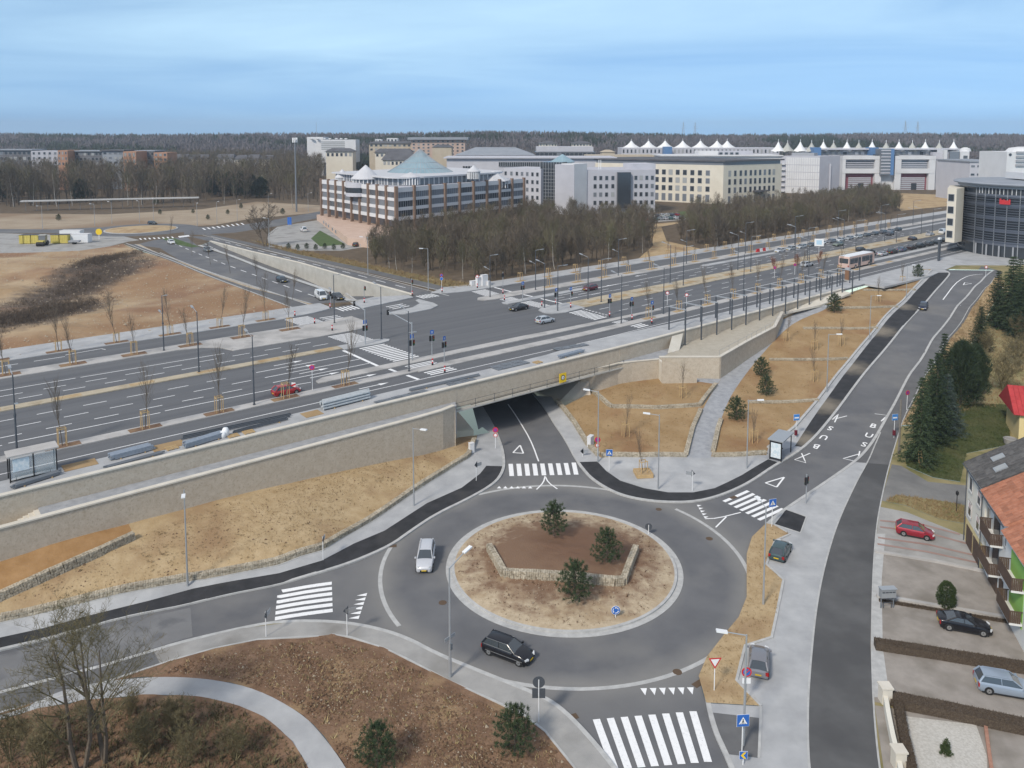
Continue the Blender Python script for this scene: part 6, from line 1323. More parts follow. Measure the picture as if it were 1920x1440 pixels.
# ---- traffic signals
amber = mat('lens_amber', (.30, .13, .01), rough=.3); redl = mat('lens_red', (.35, .02, .02), rough=.3); greenl = mat('lens_green', (.02, .16, .07), rough=.3)
sh = MB().box(-.14, -.11, -.4, .14, .11, .4)
shm = sh.mesh('signal_housing', blackm); lens = {m.name: MB().cyl((0, -.115, 0), (0, -.135, 0), .085, n=10).mesh('lens', m) for m in (redl, amber, greenl)}
sigpole = MB().cyl((0, 0, 0), (0, 0, 3.3), .065, .06, 8).mesh('pole', galv); bsq = MB().box(-.3, -.06, 0, .3, -.03, .6).mesh('blue_panel', bluem)
bsa = MB().add([(0, -.065, .48), (-.12, -.065, .3), (.12, -.065, .3), (-.045, -.065, .3), (.045, -.065, .3), (.045, -.065, .1), (-.045, -.065, .1)], [(0, 1, 2), (3, 6, 5, 4)]).mesh('white_arrow', whitem)
def head(r, loc, rz):
    h = put('signal_head', shm, r, loc, rz)
    for k, zz in ((redl, .25), (amber, 0), (greenl, -.25)): put('lens', lens[k.name], h, (0, 0, zz))
def signal(px, py, label, rz, arm=None, blue=True, heads=2, z=ZB):
    x, y = W(px, py, z); r = thing('traffic_signal', label, 'traffic light', (x, y, z + .12), rz, 'traffic lights of the junction'); put('pole', sigpole, r)
    head(r, (.24, -.05, 2.6), 0)
    if heads > 1: head(r, (-.24, .05, 2.6), math.pi)
    if blue: b = put('blue_panel', bsq, r, (0, 0, 3.25)); put('white_arrow', bsa, b)
    if arm:
        ob('mast', MB().cyl((0, 0, 0), (0, 0, 5.6), .1, .09, 8), galv, r); ob('arm', MB().cyl((0, 0, 5.4), (*arm, 6.1), .07, .05, 6), galv, r); head(r, (arm[0], arm[1], 5.9), 0)
signal(773, 677, 'traffic light with a long mast arm reaching over the near lanes', BANG + R(180), (0, -6.8)); signal(685, 647, 'traffic light with a short arm on the median nose, left of the junction', BANG + R(180), (0, -3.4))
signal(810, 668, 'twin traffic light with blue panel on the narrow near island', BANG); signal(833, 681, 'traffic light with blue panel closest to the bridge parapet', BANG + .4)
signal(620, 577, 'traffic light beside the waiting white van', R(-60), blue=False); signal(683, 566, 'traffic light in front of the concrete trench wall', R(-20), blue=False, heads=1)
signal(980, 565, 'traffic light on the upper island tip right of the junction', BANG + R(0)); signal(1043, 579, 'traffic light on the rounded nose of the sandy median', BANG); signal(1070, 577, 'traffic light with blue panel on the sandy median', BANG, heads=1); signal(1143, 592, 'traffic light at the lower end of the right crossing', BANG); signal(943, 539, 'traffic light on the upper pavement beside the wood', BANG + .5, blue=False)
signal(1184, 598, 'traffic light with blue panel on the thin island right of the junction', BANG); signal(1222, 606, 'traffic light with blue panel before the shelter frames', BANG, heads=1)
signal(772, 553, 'traffic light at the kerb tip before the grass verge', R(-30), blue=False, heads=1)
signal(1511, 946, 'slim double traffic light on the pavement corner of the climbing street', R(60), blue=False, z=0.0)
# ---- road signs
def ring_disc(r, c, rad, ring, cen, y=-.05, w=.7):
    ob('sign_plate', MB().cyl((c[0], y, c[1]), (c[0], y + .03, c[1]), rad, n=24), ring, r)
    if cen: ob('sign_face', MB().cyl((c[0], y - .008, c[1]), (c[0], y + .01, c[1]), rad * w, n=24), cen, r)
def sign_post(px, py, label, rz, h, low=True, cat='road sign', z=None, th=.035, m=None):
    x, y, zz = G(px, py) if low else (*W(px, py, ZB), ZB)
    r = thing('road_sign', label, cat, (x, y, zz + .1), rz); ob('post', MB().cyl((0, 0, 0), (0, 0, h), th, n=8), m or whitem, r); return r
def square(r, z, s, m=bluem, back=False): ob('sign_plate', MB().box(-s / 2, -.06, z - s / 2, s / 2, -.04, z + s / 2), steelG if back else m, r); ob('sign_border', MB().box(-s / 2 - .02, -.045, z - s / 2 - .02, s / 2 + .02, -.035, z + s / 2 + .02), whitem, r)
def ped(r, z, s):
    square(r, z, s); t = .36 * s
    ob('sign_triangle', MB().add([(-t, -.066, z - t * .8), (t, -.066, z - t * .8), (0, -.066, z + t * .9)], [(0, 1, 2)]), whitem, r)
    g = MB().cyl((0, -.07, z + .1 * s), (0, -.072, z + .1 * s), .05 * s, n=8).add([(-.03 * s, -.07, z + .05 * s), (.03 * s, -.07, z + .05 * s), (.1 * s, -.07, z - .24 * s), (.05 * s, -.07, z - .24 * s), (0, -.07, z - .08 * s), (-.08 * s, -.07, z - .24 * s), (-.13 * s, -.07, z - .24 * s)], [(0, 6, 5, 4), (0, 4, 3, 2, 1)])
    for i in range(4): g.add([(-.24 * s + i * .13 * s, -.069, z - .28 * s), (-.17 * s + i * .13 * s, -.069, z - .28 * s), (-.17 * s + i * .13 * s, -.069, z - .24 * s), (-.24 * s + i * .13 * s, -.069, z - .24 * s)], [(0, 1, 2, 3)])
    ob('pedestrian_figure', g, blackm, r)
r = sign_post(1142, 885, 'blue pedestrian-crossing sign at the kerb right of the underpass', 0, 2.5); ped(r, 2.3, .75)
r = sign_post(1447, 990, 'blue pedestrian-crossing sign beside the right zebra crossing', R(15), 2.9); ped(r, 2.6, .8)
r = sign_post(1391, 1412, 'large blue pedestrian-crossing sign over the lower dark patch', R(5), 2.4); ped(r, 2.2, .8)
r = sign_post(1393, 1437, 'small blue sign with a yellow chevron at the bottom edge', 0, .9); square(r, .7, .5); ob('yellow_chevron', MB().add([(-.18, -.07, .7), (.02, -.07, .92), (.18, -.07, .92), (0, -.07, .7), (.18, -.07, .48), (.02, -.07, .48)], [(0, 3, 2, 1), (0, 5, 4, 3)]), yellowm, r)
r = sign_post(1154, 1163, 'round blue roundabout-arrows sign on the island edge', R(5), .95); ring_disc(r, (0, .8), .38, whitem, bluem, w=.94)
g = MB()
for k in range(3):
    a = k * math.tau / 3 + .3; 
    for j in range(5): t0, t1 = a + j * .25, a + (j + 1) * .25; g.add([(.20 * math.cos(t0), -.062, .8 + .20 * math.sin(t0)), (.26 * math.cos(t0), -.062, .8 + .26 * math.sin(t0)), (.26 * math.cos(t1), -.062, .8 + .26 * math.sin(t1)), (.20 * math.cos(t1), -.062, .8 + .20 * math.sin(t1))], [(0, 1, 2, 3)])
    t1 = a + 1.25; g.add([(.15 * math.cos(t1), -.062, .8 + .15 * math.sin(t1)), (.31 * math.cos(t1), -.062, .8 + .31 * math.sin(t1)), (.23 * math.cos(t1 + .42), -.062, .8 + .23 * math.sin(t1 + .42))], [(0, 1, 2)])
ob('white_arrows', g, whitem, r)
for (px, py), l in (((1038, 975), 'grey back of the round sign behind the tallest island pine'), ((1216, 1004), 'grey back of the round sign on the right edge of the island')):
    r = sign_post(px, py, l, R(180), 1.0); ob('sign_plate', MB().cyl((0, -.05, .8), (0, -.02, .8), .36, n=20), steelD, r)
r = sign_post(1339, 1298, 'red-bordered give-way triangle on the lower end of the verge', R(5), 2.4)
ob('sign_plate', MB().add([(-.48, -.05, 2.55), (.48, -.05, 2.55), (0, -.05, 1.72), (-.48, -.03, 2.55), (.48, -.03, 2.55), (0, -.03, 1.72)], [(0, 2, 1), (3, 4, 5), (0, 1, 4, 3), (1, 2, 5, 4), (2, 0, 3, 5)]), redm, r); ob('sign_face', MB().add([(-.33, -.056, 2.47), (.33, -.056, 2.47), (0, -.056, 1.9)], [(0, 2, 1)]), whitem, r)
r = sign_post(1398, 1322, 'blue no-parking roundel with red ring beside the grey parked hatchback', 0, 2.6, m=galv); ring_disc(r, (0, 2.4), .36, redm, bluem); ob('sign_bar', MB().obox((0, -.065, 2.4), (.2, 0, .2), (0, .004, 0), (-.025, 0, .025)), redm, r); ob('sub_plate', MB().box(-.3, -.05, 1.55, .3, -.03, 1.95), whitem, r)
for px, py, l in ((929, 842, 'no-stopping roundel on the left of the underpass'), (1120, 862, 'no-stopping roundel beside the lamp right of the underpass')):
    r = sign_post(px, py, l, 0, 2.6); ring_disc(r, (0, 2.45), .36, redm, mat('roundel_violet', (.25, .05, .25), rough=.5)); ring_disc(r, (0, 1.75), .27, redm, whitem)
r = sign_post(1010, 1357, 'tall post with dark backs of a roundel and square panel near the lower kerb', R(180), 3.1); ob('sign_plate', MB().cyl((0, -.05, 2.9), (0, -.02, 2.9), .42, n=20), steelD, r); ob('square_panel', MB().box(-.45, -.05, 1.75, .45, -.02, 2.45), steelD, r)
def dir_sign(px, py, l, rz, h=2.4):
    r = sign_post(px, py, l, rz, h); ob('direction_plate', MB().box(-.1, -.05, h - .5, .75, -.02, h - .1), galv, r); ob('sign_back', MB().add([(-.3, -.05, h - .25), (.12, -.05, h + .15), (.12, -.05, h - .65), (-.3, -.02, h - .25), (.12, -.02, h + .15), (.12, -.02, h - .65)], [(0, 1, 2), (3, 5, 4), (0, 3, 4, 1), (1, 4, 5, 2), (2, 5, 3, 0)]), steelD, r)
dir_sign(651, 1194, 'white post with dark triangular sign back at the left give-way line', R(20)); dir_sign(499, 1196, 'thin white post with narrow sign back before the left zebra', R(80), 2.1); dir_sign(893, 903, 'white post with sign back on the left pavement by the dark strip', R(40), 2.2); dir_sign(1298, 922, 'white post with sign back at the edge of the plaza', R(160), 2.3); dir_sign(1092, 858, 'small white post with grey triangle by the right underpass pavement', R(0), 1.0)
dir_sign(606, 1052, 'thin white post against the ochre slope', R(90), 2.3)
for px, py, l, c in ((1492, 822, 'blue bus-stop sign on the garden side of the street', 0), (1676, 822, 'blue bus-stop sign on the house side of the street', 0)):
    r = sign_post(px, py, l, R(10), 3.0); square(r, 2.75, .8, mat('bus_sign_blue', (.06, .22, .55), rough=.5)); ob('white_band', MB().box(-.3, -.07, 2.6, .3, -.061, 2.78), whitem, r); b = ob('litter_bin', MB().cyl((.0, 0, .35), (.0, 0, 1.0), .2, n=10), mat('bin_red', (.12, .015, .025), rough=.5), r)
r = sign_post(1700, 770, 'violet no-stopping roundel behind the house-side bus stop', R(20), 2.7); ring_disc(r, (0, 2.5), .34, redm, MATS['roundel_violet'])
r = sign_post(1848, 520, 'small round sign at the top of the climbing street', R(0), 2.5); ring_disc(r, (0, 2.3), .35, redm, whitem)
for (px, py, h, l) in ((586, 733, 3.2, 'violet no-stopping roundel behind the red hatchback'), (1251, 573, 2.6, 'thin sign post on the near carriageway divider'), (1287, 575, 2.4, 'red-topped sign before the first shelter frames'), (1452, 522, 2.6, 'violet roundel on the near strip before the bus'), (1490, 516, 2.6, 'second violet roundel on the near strip, left of the red-leaved tree'), (895, 538, 2.4, 'red roundel before the white cabinets'), (828, 545, 3.4, 'stack of blue round signs at the wood corner')):
    r = sign_post(px, py, l, 0, h, False); ring_disc(r, (0, h - .2), .34, redm, bluem if 'blue' in l else (MATS['roundel_violet'] if 'violet' in l else whitem))
    if 'stack' in l: ring_disc(r, (0, h - .95), .34, whitem, bluem, w=.92)
r = sign_post(1535, 480, 'white panel sign with pale blue print on the median beside the parked row', R(-10), 4.2, False); ob('sign_plate', MB().box(-1.2, -.05, 2.6, 1.2, -.02, 4.6), whitem, r); ob('sign_print', MB().box(-.7, -.06, 3.0, .7, -.05, 4.2), mat('print_paleblue', (.42, .58, .70)), r)
r = sign_post(551, 738, 'red and white hazard marker board at the tip of the narrow island', R(-10), .4, False); ob('sign_plate', MB().box(-.28, -.04, .3, .28, 0, 1.35), whitem, r); ob('red_stripes', MB().obox((0, -.046, .62), (.28, 0, .1), (0, .004, 0), (0, 0, .12)).obox((0, -.046, 1.05), (.28, 0, .1), (0, .004, 0), (0, 0, .12)), redm, r)
x, y = W(1004, 722, 4.6); r = thing('clearance_board', 'yellow board with a dark ring hung on the bridge railing', 'sign', (*B(*UV(*B(34.3, -.85))), 4.85), BANG)
ob('board', MB().box(-.65, -.05, 0, .65, .03, 1.35), yellowm, r); ob('dark_ring', MB().cyl((0, -.07, .72), (0, -.05, .72), .38, n=20), blackm, r); ob('pale_disc', MB().cyl((0, -.085, .72), (0, -.06, .72), .27, n=20), whitem, r); ob('dark_mark', MB().box(-.05, -.095, .58, .05, -.085, .86), blackm, r)
for i in range(2):
    r = thing('direction_sign', ('blue double-panel sign by the far car park, left panel', 'blue double-panel sign by the far car park, right panel')[i], 'road sign', (*W(541 + i * 4, 424, ZB), ZB), R(-10)); ob('post', MB().cyl((0, 0, 0), (0, 0, 1), .06, n=6), galv, r); ob('panel', MB().box(-.35, -.05, .5, .35, .05, 3.2), bluem, r)
r = thing('warning_sign', 'yellow round warning board beside the far roundabout yard', 'road sign', (*W(186, 449, ZB), ZB), 0); ob('post', MB().cyl((0, 0, 0), (0, 0, 1.6), .1, n=6), whitem, r); ob('board', MB().cyl((0, -.05, 2.4), (0, .05, 2.4), 1.0, n=16), yellowm, r)
# red and white water barriers at the head of the taxi rank
for i in range(4): x, y = W(1421 + i * 5.6, 473 - i * .9, ZB); ob('road_barrier', MB().prism([(-.75, -.25), (.75, -.25), (.75, .25), (-.75, .25)], 0, .45).prism([(-.7, -.13), (.7, -.13), (.7, .13), (-.7, .13)], .45, .95), [redm, whitem][i % 2], None, (x, y, ZB), BANG2, label=f'{ORD[i]} plastic road barrier before the upper parked row, {["red", "white"][i % 2]}', cat='barrier', group='plastic road barriers')
for i, (px, w_, h_) in enumerate(((888, 1.6, 1.0), (902, 2.4, 1.9), (908, 1.5, 2.3), (916, .8, .9))): ob('white_cabinet', MB().box(-w_ / 2, -.4, 0, w_ / 2, .4, h_).box(-w_ / 2 - .03, -.43, h_, w_ / 2 + .03, .43, h_ + .05), bw, None, (*W(px, 536, ZB), KZ), BANG, label=f'{ORD[i]} white cabinet from the left in the block at the wood corner', cat='cabinet', group='white cabinets at the wood corner')
# ================================================================== GABIONS, SHELTERS, SITE MATERIAL
def gabion_mesh(h, d):
    k = ('gab', h, d)
    if k in WIN: return WIN[k]
    rr = random.Random(int(h * 100)); mb = MB()
    def stn(cx, cy, cz, sx, sy, sz):
        P = []
        for z in (-1, 1):
            for x, y in ((-1, -1), (1, -1), (1, 1), (-1, 1)): P.append((cx + x * sx * rr.uniform(.72, 1.05), cy + y * sy * rr.uniform(.72, 1.05), cz + z * sz * rr.uniform(.72, 1.05)))
        mb.add(P, [(0, 3, 2, 1), (4, 5, 6, 7), (0, 1, 5, 4), (1, 2, 6, 5), (2, 3, 7, 6), (3, 0, 4, 7)])
    nx, nz, ny = 5, max(2, round(h / .2)), 3
    for i in range(nx):
        for j in range(nz):
            for s in (-1, 1): stn(-.5 + (i + .5) / nx + rr.uniform(-.03, .03), s * (d / 2 - .08), -.15 + (j + .5) * (h + .15) / nz, .5 / nx, .1, (h + .15) / nz / 2)
        for j in range(ny): stn(-.5 + (i + .5) / nx, -d / 2 + (j + .5) * d / ny, h - .07, .5 / nx, d / ny / 2, .09)
    mb.box(-.49, -d / 2 + .08, -.3, .49, d / 2 - .08, h - .08)
    WIN[k] = mb.mesh('basket', stone); return WIN[k]
def gabion(label, pts, h=.5, d=.55, zf=None, world=False):
    P = pts if world else Gp(pts); r = thing('gabion_wall', label, 'gabion wall', group=None); me = gabion_mesh(h, d)
    q = densify(P, .25); L = [0]
    for a, b in zip(q[:-1], q[1:]): L.append(L[-1] + math.dist(a, b))
    n = max(1, round(L[-1])); q = np.array(q); L = np.array(L)
    f = lambda s: (np.interp(s, L, q[:, 0]), np.interp(s, L, q[:, 1]))
    Z = zf or hl
    for i in range(n):
        a, b = f(L[-1] * i / n), f(L[-1] * (i + 1) / n); za, zb_ = Z(*a), Z(*b); l = math.dist(a, b)
        o = put('basket', me, r, ((a[0] + b[0]) / 2, (a[1] + b[1]) / 2, (za + zb_) / 2)); o.rotation_euler = (0, -math.atan2(zb_ - za, l), math.atan2(b[1] - a[1], b[0] - a[0])); o.scale = (l * 1.0, 1, 1)
gabion('long gabion wall at the foot of the ochre slope along the left pavement', [(0, 1164), (121, 1137), (225, 1111), (342, 1089), (403, 1080), (523, 1056), (604, 1030), (640, 1008), (700, 974), (773, 923), (841, 880), (878, 858), (889, 828)], .55)
gabion('gabion wall rising under the bare planar slope at the left edge', [(-60, 1155), (0, 1126), (60, 1099), (125, 1070), (190, 1041), (252, 1012)], .8)
gabion('angled gabion wall on the roundabout island', [(917, 1040), (945, 1092), (1168, 1108), (1192, 1043)], .75, zf=lambda x, y: island_h(x, y) - .05)
gabion('gabion wall along the right pavement of the underpass', [(1122, 856), (1104, 838), (1078, 796), (1043, 754)], .5)
gabion('gabion wall closing the lower garden bed at the plaza', [(1128, 857), (1200, 857), (1286, 857)], .5); gabion('gabion wall along the left edge of the paved ramp, lower bed', [(1286, 856), (1299, 805), (1314, 771)], .5)
gabion('bent gabion wall between the two garden beds left of the ramp', [(1100, 728), (1122, 745), (1145, 766), (1230, 768), (1312, 763), (1342, 724)], .55)
gabion('gabion wall at the foot of the right garden by the plaza', [(1336, 857), (1390, 856), (1436, 852)], .5); gabion('gabion wall on the right edge of the paved ramp', [(1337, 850), (1346, 808), (1352, 790)], .5)
for i, q in enumerate(([(1402, 757), (1470, 757), (1534, 753)], [(1442, 677), (1520, 677), (1590, 675)], [(1506, 618), (1580, 618), (1645, 617)], [(1573, 580), (1630, 579), (1682, 577)], [(1618, 546), (1670, 546), (1716, 545)])): gabion(f'{ORD[i]} gabion terrace step up the right garden, counted from the bus shelter', q, .45)
posterm = mat('poster_pale', (.50, .60, .66), (.70, .74, .76), scale=3, lo=.4, hi=.6)
def shelter(label, loc, rz, L, D, H, roofm, ad=True, clear=False):
    r = thing('bus_shelter', label, 'bus shelter', loc, rz); gl = MATS.get('shelter_glass')
    if gl is None:
        gl = mat('shelter_glass', (.75, .82, .84), rough=.05); b = gl.node_tree.nodes['Principled BSDF']; b.inputs['Transmission Weight'].default_value = .0; b.inputs['Alpha'].default_value = .22
    ob('roof', MB().box(-L / 2 - .2, -D / 2 - .2, H, L / 2 + .2, D / 2 + .2, H + .14), roofm, r)
    for x in (-L / 2, 0, L / 2):
        ob('post', MB().box(x - .05, D / 2 - .1, 0, x + .05, D / 2, H), blackm, r)
        if x: ob('post', MB().box(x - .05, -D / 2, 0, x + .05, -D / 2 + .1, H), blackm, r)
    ob('back_pane', MB().box(-L / 2, D / 2 - .06, .25, L / 2, D / 2 - .04, H - .1), gl, r)
    ob('bench', MB().box(-L / 2 + .4, D / 2 - .6, .42, L / 2 - .4, D / 2 - .2, .5).box(-L / 2 + .5, D / 2 - .45, 0, -L / 2 + .56, D / 2 - .39, .42).box(L / 2 - .56, D / 2 - .45, 0, L / 2 - .5, D / 2 - .39, .42), blackm, r)
    ob('base_rail', MB().box(-L / 2, D / 2 - .08, .1, L / 2, D / 2 - .02, .2).box(-L / 2, -D / 2, H - .12, L / 2, -D / 2 + .06, H), blackm, r)
    if ad:
        p = ob('advert_panel', MB().box(-L / 2 - .1, -D / 2, .15, -L / 2 + .08, D / 2 - .1, H - .1), blackm, r); ob('poster', MB().box(-L / 2 - .115, -D / 2 + .1, .35, -L / 2 - .1, D / 2 - .2, H - .25), posterm, p)
    else: p = ob('timetable_panel', MB().box(.35, D / 2 - .03, 1.0, L / 2 - .25, D / 2 + .02, 2.2), posterm, r)
x, y, z = G(1463, 856); shelter('glass bus shelter with a pale advert panel beside the dark cycle strip', (x, y, z + .12), math.atan2(SD[1], SD[0]), 3.6, 1.5, 2.45, galv)
u, v = UV(*W(63, 893, KZ)); shelter('black-framed glass shelter with a flat grey roof on the unfinished pavement', (*B(u, v + .3), KZ), BANG + math.pi, 3.9, 1.5, 2.5, concB, ad=False)
steelB = mat('steel_bluegrey', (.27, .31, .37), (.34, .38, .43), scale=4, rough=.45, metal=.4); filmm = mat('plastic_film', (.36, .39, .41), (.46, .49, .51), scale=3, rough=.25)
def bundle(label, a, b, n, layers, m, gap=.16, s=.07, name='steel_bundle', cyl=False):
    a, b = W(*a, KZ), W(*b, KZ); L = math.dist(a, b); rz = math.atan2(b[1] - a[1], b[0] - a[0]); r = thing(name, label, 'building material', ((a[0] + b[0]) / 2, (a[1] + b[1]) / 2, KZ), rz)
    for x in (-.3, .3): ob('bearer', MB().box(L * x - .05, -n * gap / 2 - .1, 0, L * x + .05, n * gap / 2 + .1, .1), woodP, r)
    for j in range(layers):
        for i in range(n):
            dx = random.uniform(-.25, .25); y = (i - (n - 1) / 2) * gap; zz = .1 + s + j * s * 2.1
            ob('bar', MB().cyl((-L / 2 + dx, y, zz), (L / 2 + dx, y, zz), s, n=8) if cyl else MB().box(-L / 2 + dx, y - s, zz - s, L / 2 + dx, y + s, zz + s), m, r)
bundle('long dark steel sections stacked in front of the black-framed shelter', (26, 916), (112, 889), 4, 2, steelG); bundle('blue-grey steel profile stack right of the shelter', (208, 862), (284, 842), 6, 3, steelB, .17, .08)
bundle('thin grey steel bars lying along the parapet right of the shelter', (198, 879), (305, 850), 3, 1, steelG, .2); bundle('blue-grey profile stack by the white bags', (348, 840), (420, 818), 5, 3, steelB, .18, .085)
bundle('long dark frame members laid along the bus lane edge', (342, 823), (545, 780), 3, 1, steelD, .45, .06); bundle('second dark frame laid beside the white bags towards the bridge', (440, 812), (540, 786), 3, 1, steelD, .3, .06)
bundle('long pipe bundle wrapped in pale plastic film before the bridge', (605, 768), (692, 746), 4, 3, filmm, .3, .16, 'wrapped_pipes', True); bundle('grey profile stack on the bridge pavement beside the grating panels', (1048, 672), (1092, 660), 4, 2, steelB, .2, .08)
bundle('thin steel bars along the coping at the start of the bridge', (770, 733), (900, 704), 3, 1, steelG, .25)
gratem = mat('grating_dark', (.15, .165, .185), (.21, .225, .245), scale=5, rough=.6, metal=.3)
def grating(label, a, b, w, n):
    a, b = W(*a, KZ), W(*b, KZ); L = math.dist(a, b); r = thing('grating_panels', label, 'grating', ((a[0] + b[0]) / 2, (a[1] + b[1]) / 2, KZ), math.atan2(b[1] - a[1], b[0] - a[0]))
    for i in range(n):
        for j in range(2): x0 = -L / 2 + L * i / n; ob('panel', MB().box(x0 + .03, -w / 2 + j * w / 2 + .02, .02, x0 + L / n - .03, -w / 2 + (j + 1) * w / 2 - .02, .09 + .04 * ((i + j) % 2)), gratem, r)
grating('dark grating panels on the pavement left of the grey patch on the bridge', (838, 722), (890, 711), 2.0, 4); grating('long field of dark grating panels in the middle of the bridge pavement', (925, 692), (985, 678), 2.2, 6); grating('grating panels at the wrapped pipes', (705, 757), (800, 733), 1.2, 6); grating('dark grating panels near the buttress end of the bridge', (1040, 656), (1100, 646), 1.4, 4)
for px, l in (((437, 818), 'timber pallet lying by the white bags'), ((466, 811), 'second timber pallet right of the white bags'), ((322, 841), 'grey board pallet beside the tree pit near the parapet'), ((1008, 680), 'pale timber pallet on the bridge pavement')):
    r = thing('pallet', l, 'pallet', (*W(*px, KZ), KZ), BANG + random.uniform(-.1, .1))
    for i in range(5): ob('board', MB().box(-.6, -.5 + i * .22, .1, .6, -.36 + i * .22, .13), woodP, r)
    for i in (-.5, 0, .5): ob('bearer', MB().box(i - .05, -.5, 0, i + .05, .5, .1), woodP, r)
for px, l, h in (((423, 818), 'tall white sack standing on the unfinished pavement', 1.0), ((418, 820), 'short white sack leaning on the tall white sack', .7)): ob('white_sack', MB().lathe([(.32, 0), (.40, .2), (.38, h * .7), (.25, h * .95), (.05, h)], 10), whitem, None, (*W(*px, KZ), KZ), label=l, cat='sack', smooth=True)
for px, l, w_ in (((150, 872), 1, 3.0), ((315, 836), 2, 3.2), ((585, 776), 3, 2.2)):
    u, v = UV(*W(*px, KZ)); slab('tree_pit', [(u - w_ / 2, v - .9), (u + w_ / 2, v - .9), (u + w_ / 2, v + .9), (u - w_ / 2, v + .9)], ZB, KZ + .04, soilO)
x, y = W(1252, 845, .5)
# tree box on the plaza
x, y, z = G(1206, 892); r = thing('tree_box', 'square timber tree box with a staked sapling on the plaza', 'planter', (x, y, z + .12), .1)
for s in (-1, 1): ob('board', MB().box(-.95, s * .95 - .05, 0, .95, s * .95 + .05, .4), woodP, r); ob('board', MB().box(s * .95 - .05, -.9, 0, s * .95 + .05, .9, .4), woodP, r)
ob('soil', MB().box(-.9, -.9, 0, .9, .9, .3), soilT, r)
# info column and cabinet near the bus
u, v = UVp(1589, 527); r = thing('info_column', 'rusty brown information column on the pavement below the bus', 'column', (*B(u, v), KZ), BANG2); ob('body', MB().box(-.45, -.45, .2, .45, .45, 2.6), mat('column_rust', (.22, .12, .07), rough=.6), r); ob('roof', MB().lathe([(.75, 2.6), (.6, 2.8), (.1, 3.0)], 10), framem, r); ob('plinth', MB().box(-.5, -.5, 0, .5, .5, .2), concW, r)
u, v = UVp(1760, 490); r = thing('steel_pylon_sign', 'tall dark pylon with a pale top before the curved glass office', 'sign', (*B(u, v), KZ), BANG2); ob('body', MB().box(-.45, -.2, 0, .45, .2, 5.6), steelD, r); ob('pale_top', MB().box(-.6, -.25, 5.6, .6, .25, 6.1), whitem, r)
ob('electric_cabinet', MB().box(-.5, -.25, 0, .5, .25, 1.3).box(-.53, -.28, 1.3, .53, .28, 1.36), bw, None, (*G(1107, 838)[:2], G(1107, 838)[2] + .12), R(60), label='pale electric cabinet on the pavement right of the underpass', cat='cabinet')
ob('electric_cabinet', MB().box(-.3, -.25, 0, .3, .25, 1.2).box(-.33, -.28, 1.2, .33, .28, 1.26), bw, None, (*G(884, 850)[:2], G(884, 850)[2] + .12), R(30), label='pale electric cabinet on the left pavement near the underpass', cat='cabinet')
# manholes and gullies
for px in ((735, 1024), (1375, 933), (1309, 1282), (1072, 1345)):
    x, y, z = G(*px); ob('gully_grate', MB().box(-.45, -.25, 0, .45, .25, .02), mat('iron_rust', (.11, .075, .05)) if 'iron_rust' not in MATS else MATS['iron_rust'], None, (x, y, z + .005), random.random(), kind='structure')
for px, q in (((1270, 1260), .35), ((905, 1150), .35), ((1330, 1010), .35), ((830, 1130), .35), ((1235, 955), .33), ((880, 1050), .3)):
    x, y, z = G(*px); ob('manhole_cover', MB().cyl((0, 0, 0), (0, 0, .012), q, n=20), MATS['iron_rust'], None, (x, y, z + .002), kind='structure')
# containers on the far yard
conty = mat('container_yellow', (.50, .42, .10), (.56, .47, .14), scale=1.5); contw = mat('container_white', (.66, .68, .70), (.72, .73, .75), scale=1.2)
def container(px0, px1, py, label, m, h=2.6, dep=2.5):
    a, b = W(px0, py, ZB), W(px1, py, ZB); L = math.dist(a, b); r = thing('site_container', label, 'container', (*a, ZB), math.atan2(b[1] - a[1], b[0] - a[0])); ob('box', MB().box(0, 0, .1, L, dep, h), m, r); g = MB()
    for i in range(max(3, int(L / .6))): x = L * (i + .5) / max(3, int(L / .6)); g.box(x - .09, -.05, .2, x + .09, .02, h - .15)
    ob('ribs', g, m, r); ob('roof_frame', MB().box(-.04, -.06, h, L + .04, dep + .05, h + .1), broofD if m is conty else bw, r)
for i, (a, b, l) in enumerate(((36, 43, 'narrow'), (43.5, 57, 'ribbed'), (58.5, 71.5, 'corrugated'), (95, 110, 'ochre'), (112, 127, 'double-door'))): container(a, b, 457.5 - i * .2, f'{l} yellow site container, {ORD[i]} in the far yard row', conty)
container(131, 165, 455.5, 'long white site container at the end of the far yard row', contw); container(112, 150, 447, 'white container behind the yellow containers', contw, 2.4)
r = thing('road_roller', 'yellow road roller with a pale cab in front of the yellow containers', 'road roller', (*W(81, 460, ZB), ZB), R(-80)); ob('cab', MB().box(-.9, -.9, 1.0, .7, .9, 3.0), glassM, r); ob('cab_roof', MB().box(-1.0, -1, 3.0, .8, 1, 3.2), tentG, r); ob('engine_hood', MB().box(.6, -.85, .7, 2.2, .85, 1.6), conty, r); ob('drum', MB().cyl((2.0, -1, .65), (2.0, 1, .65), .65, n=16), blackm, r); ob('wheel', MB().cyl((-1, -1, .7), (-1, 1, .7), .7, n=16), tyrem, r)
r = thing('trailer', 'small flat trailer standing before the white site container', 'trailer', (*W(140, 457.5, ZB), ZB), .1); ob('bed', MB().box(-1.5, -.8, .6, 1.5, .8, 1.1), framem, r); ob('wheel', MB().cyl((0, -.95, .35), (0, .95, .35), .35, n=12), tyrem, r)
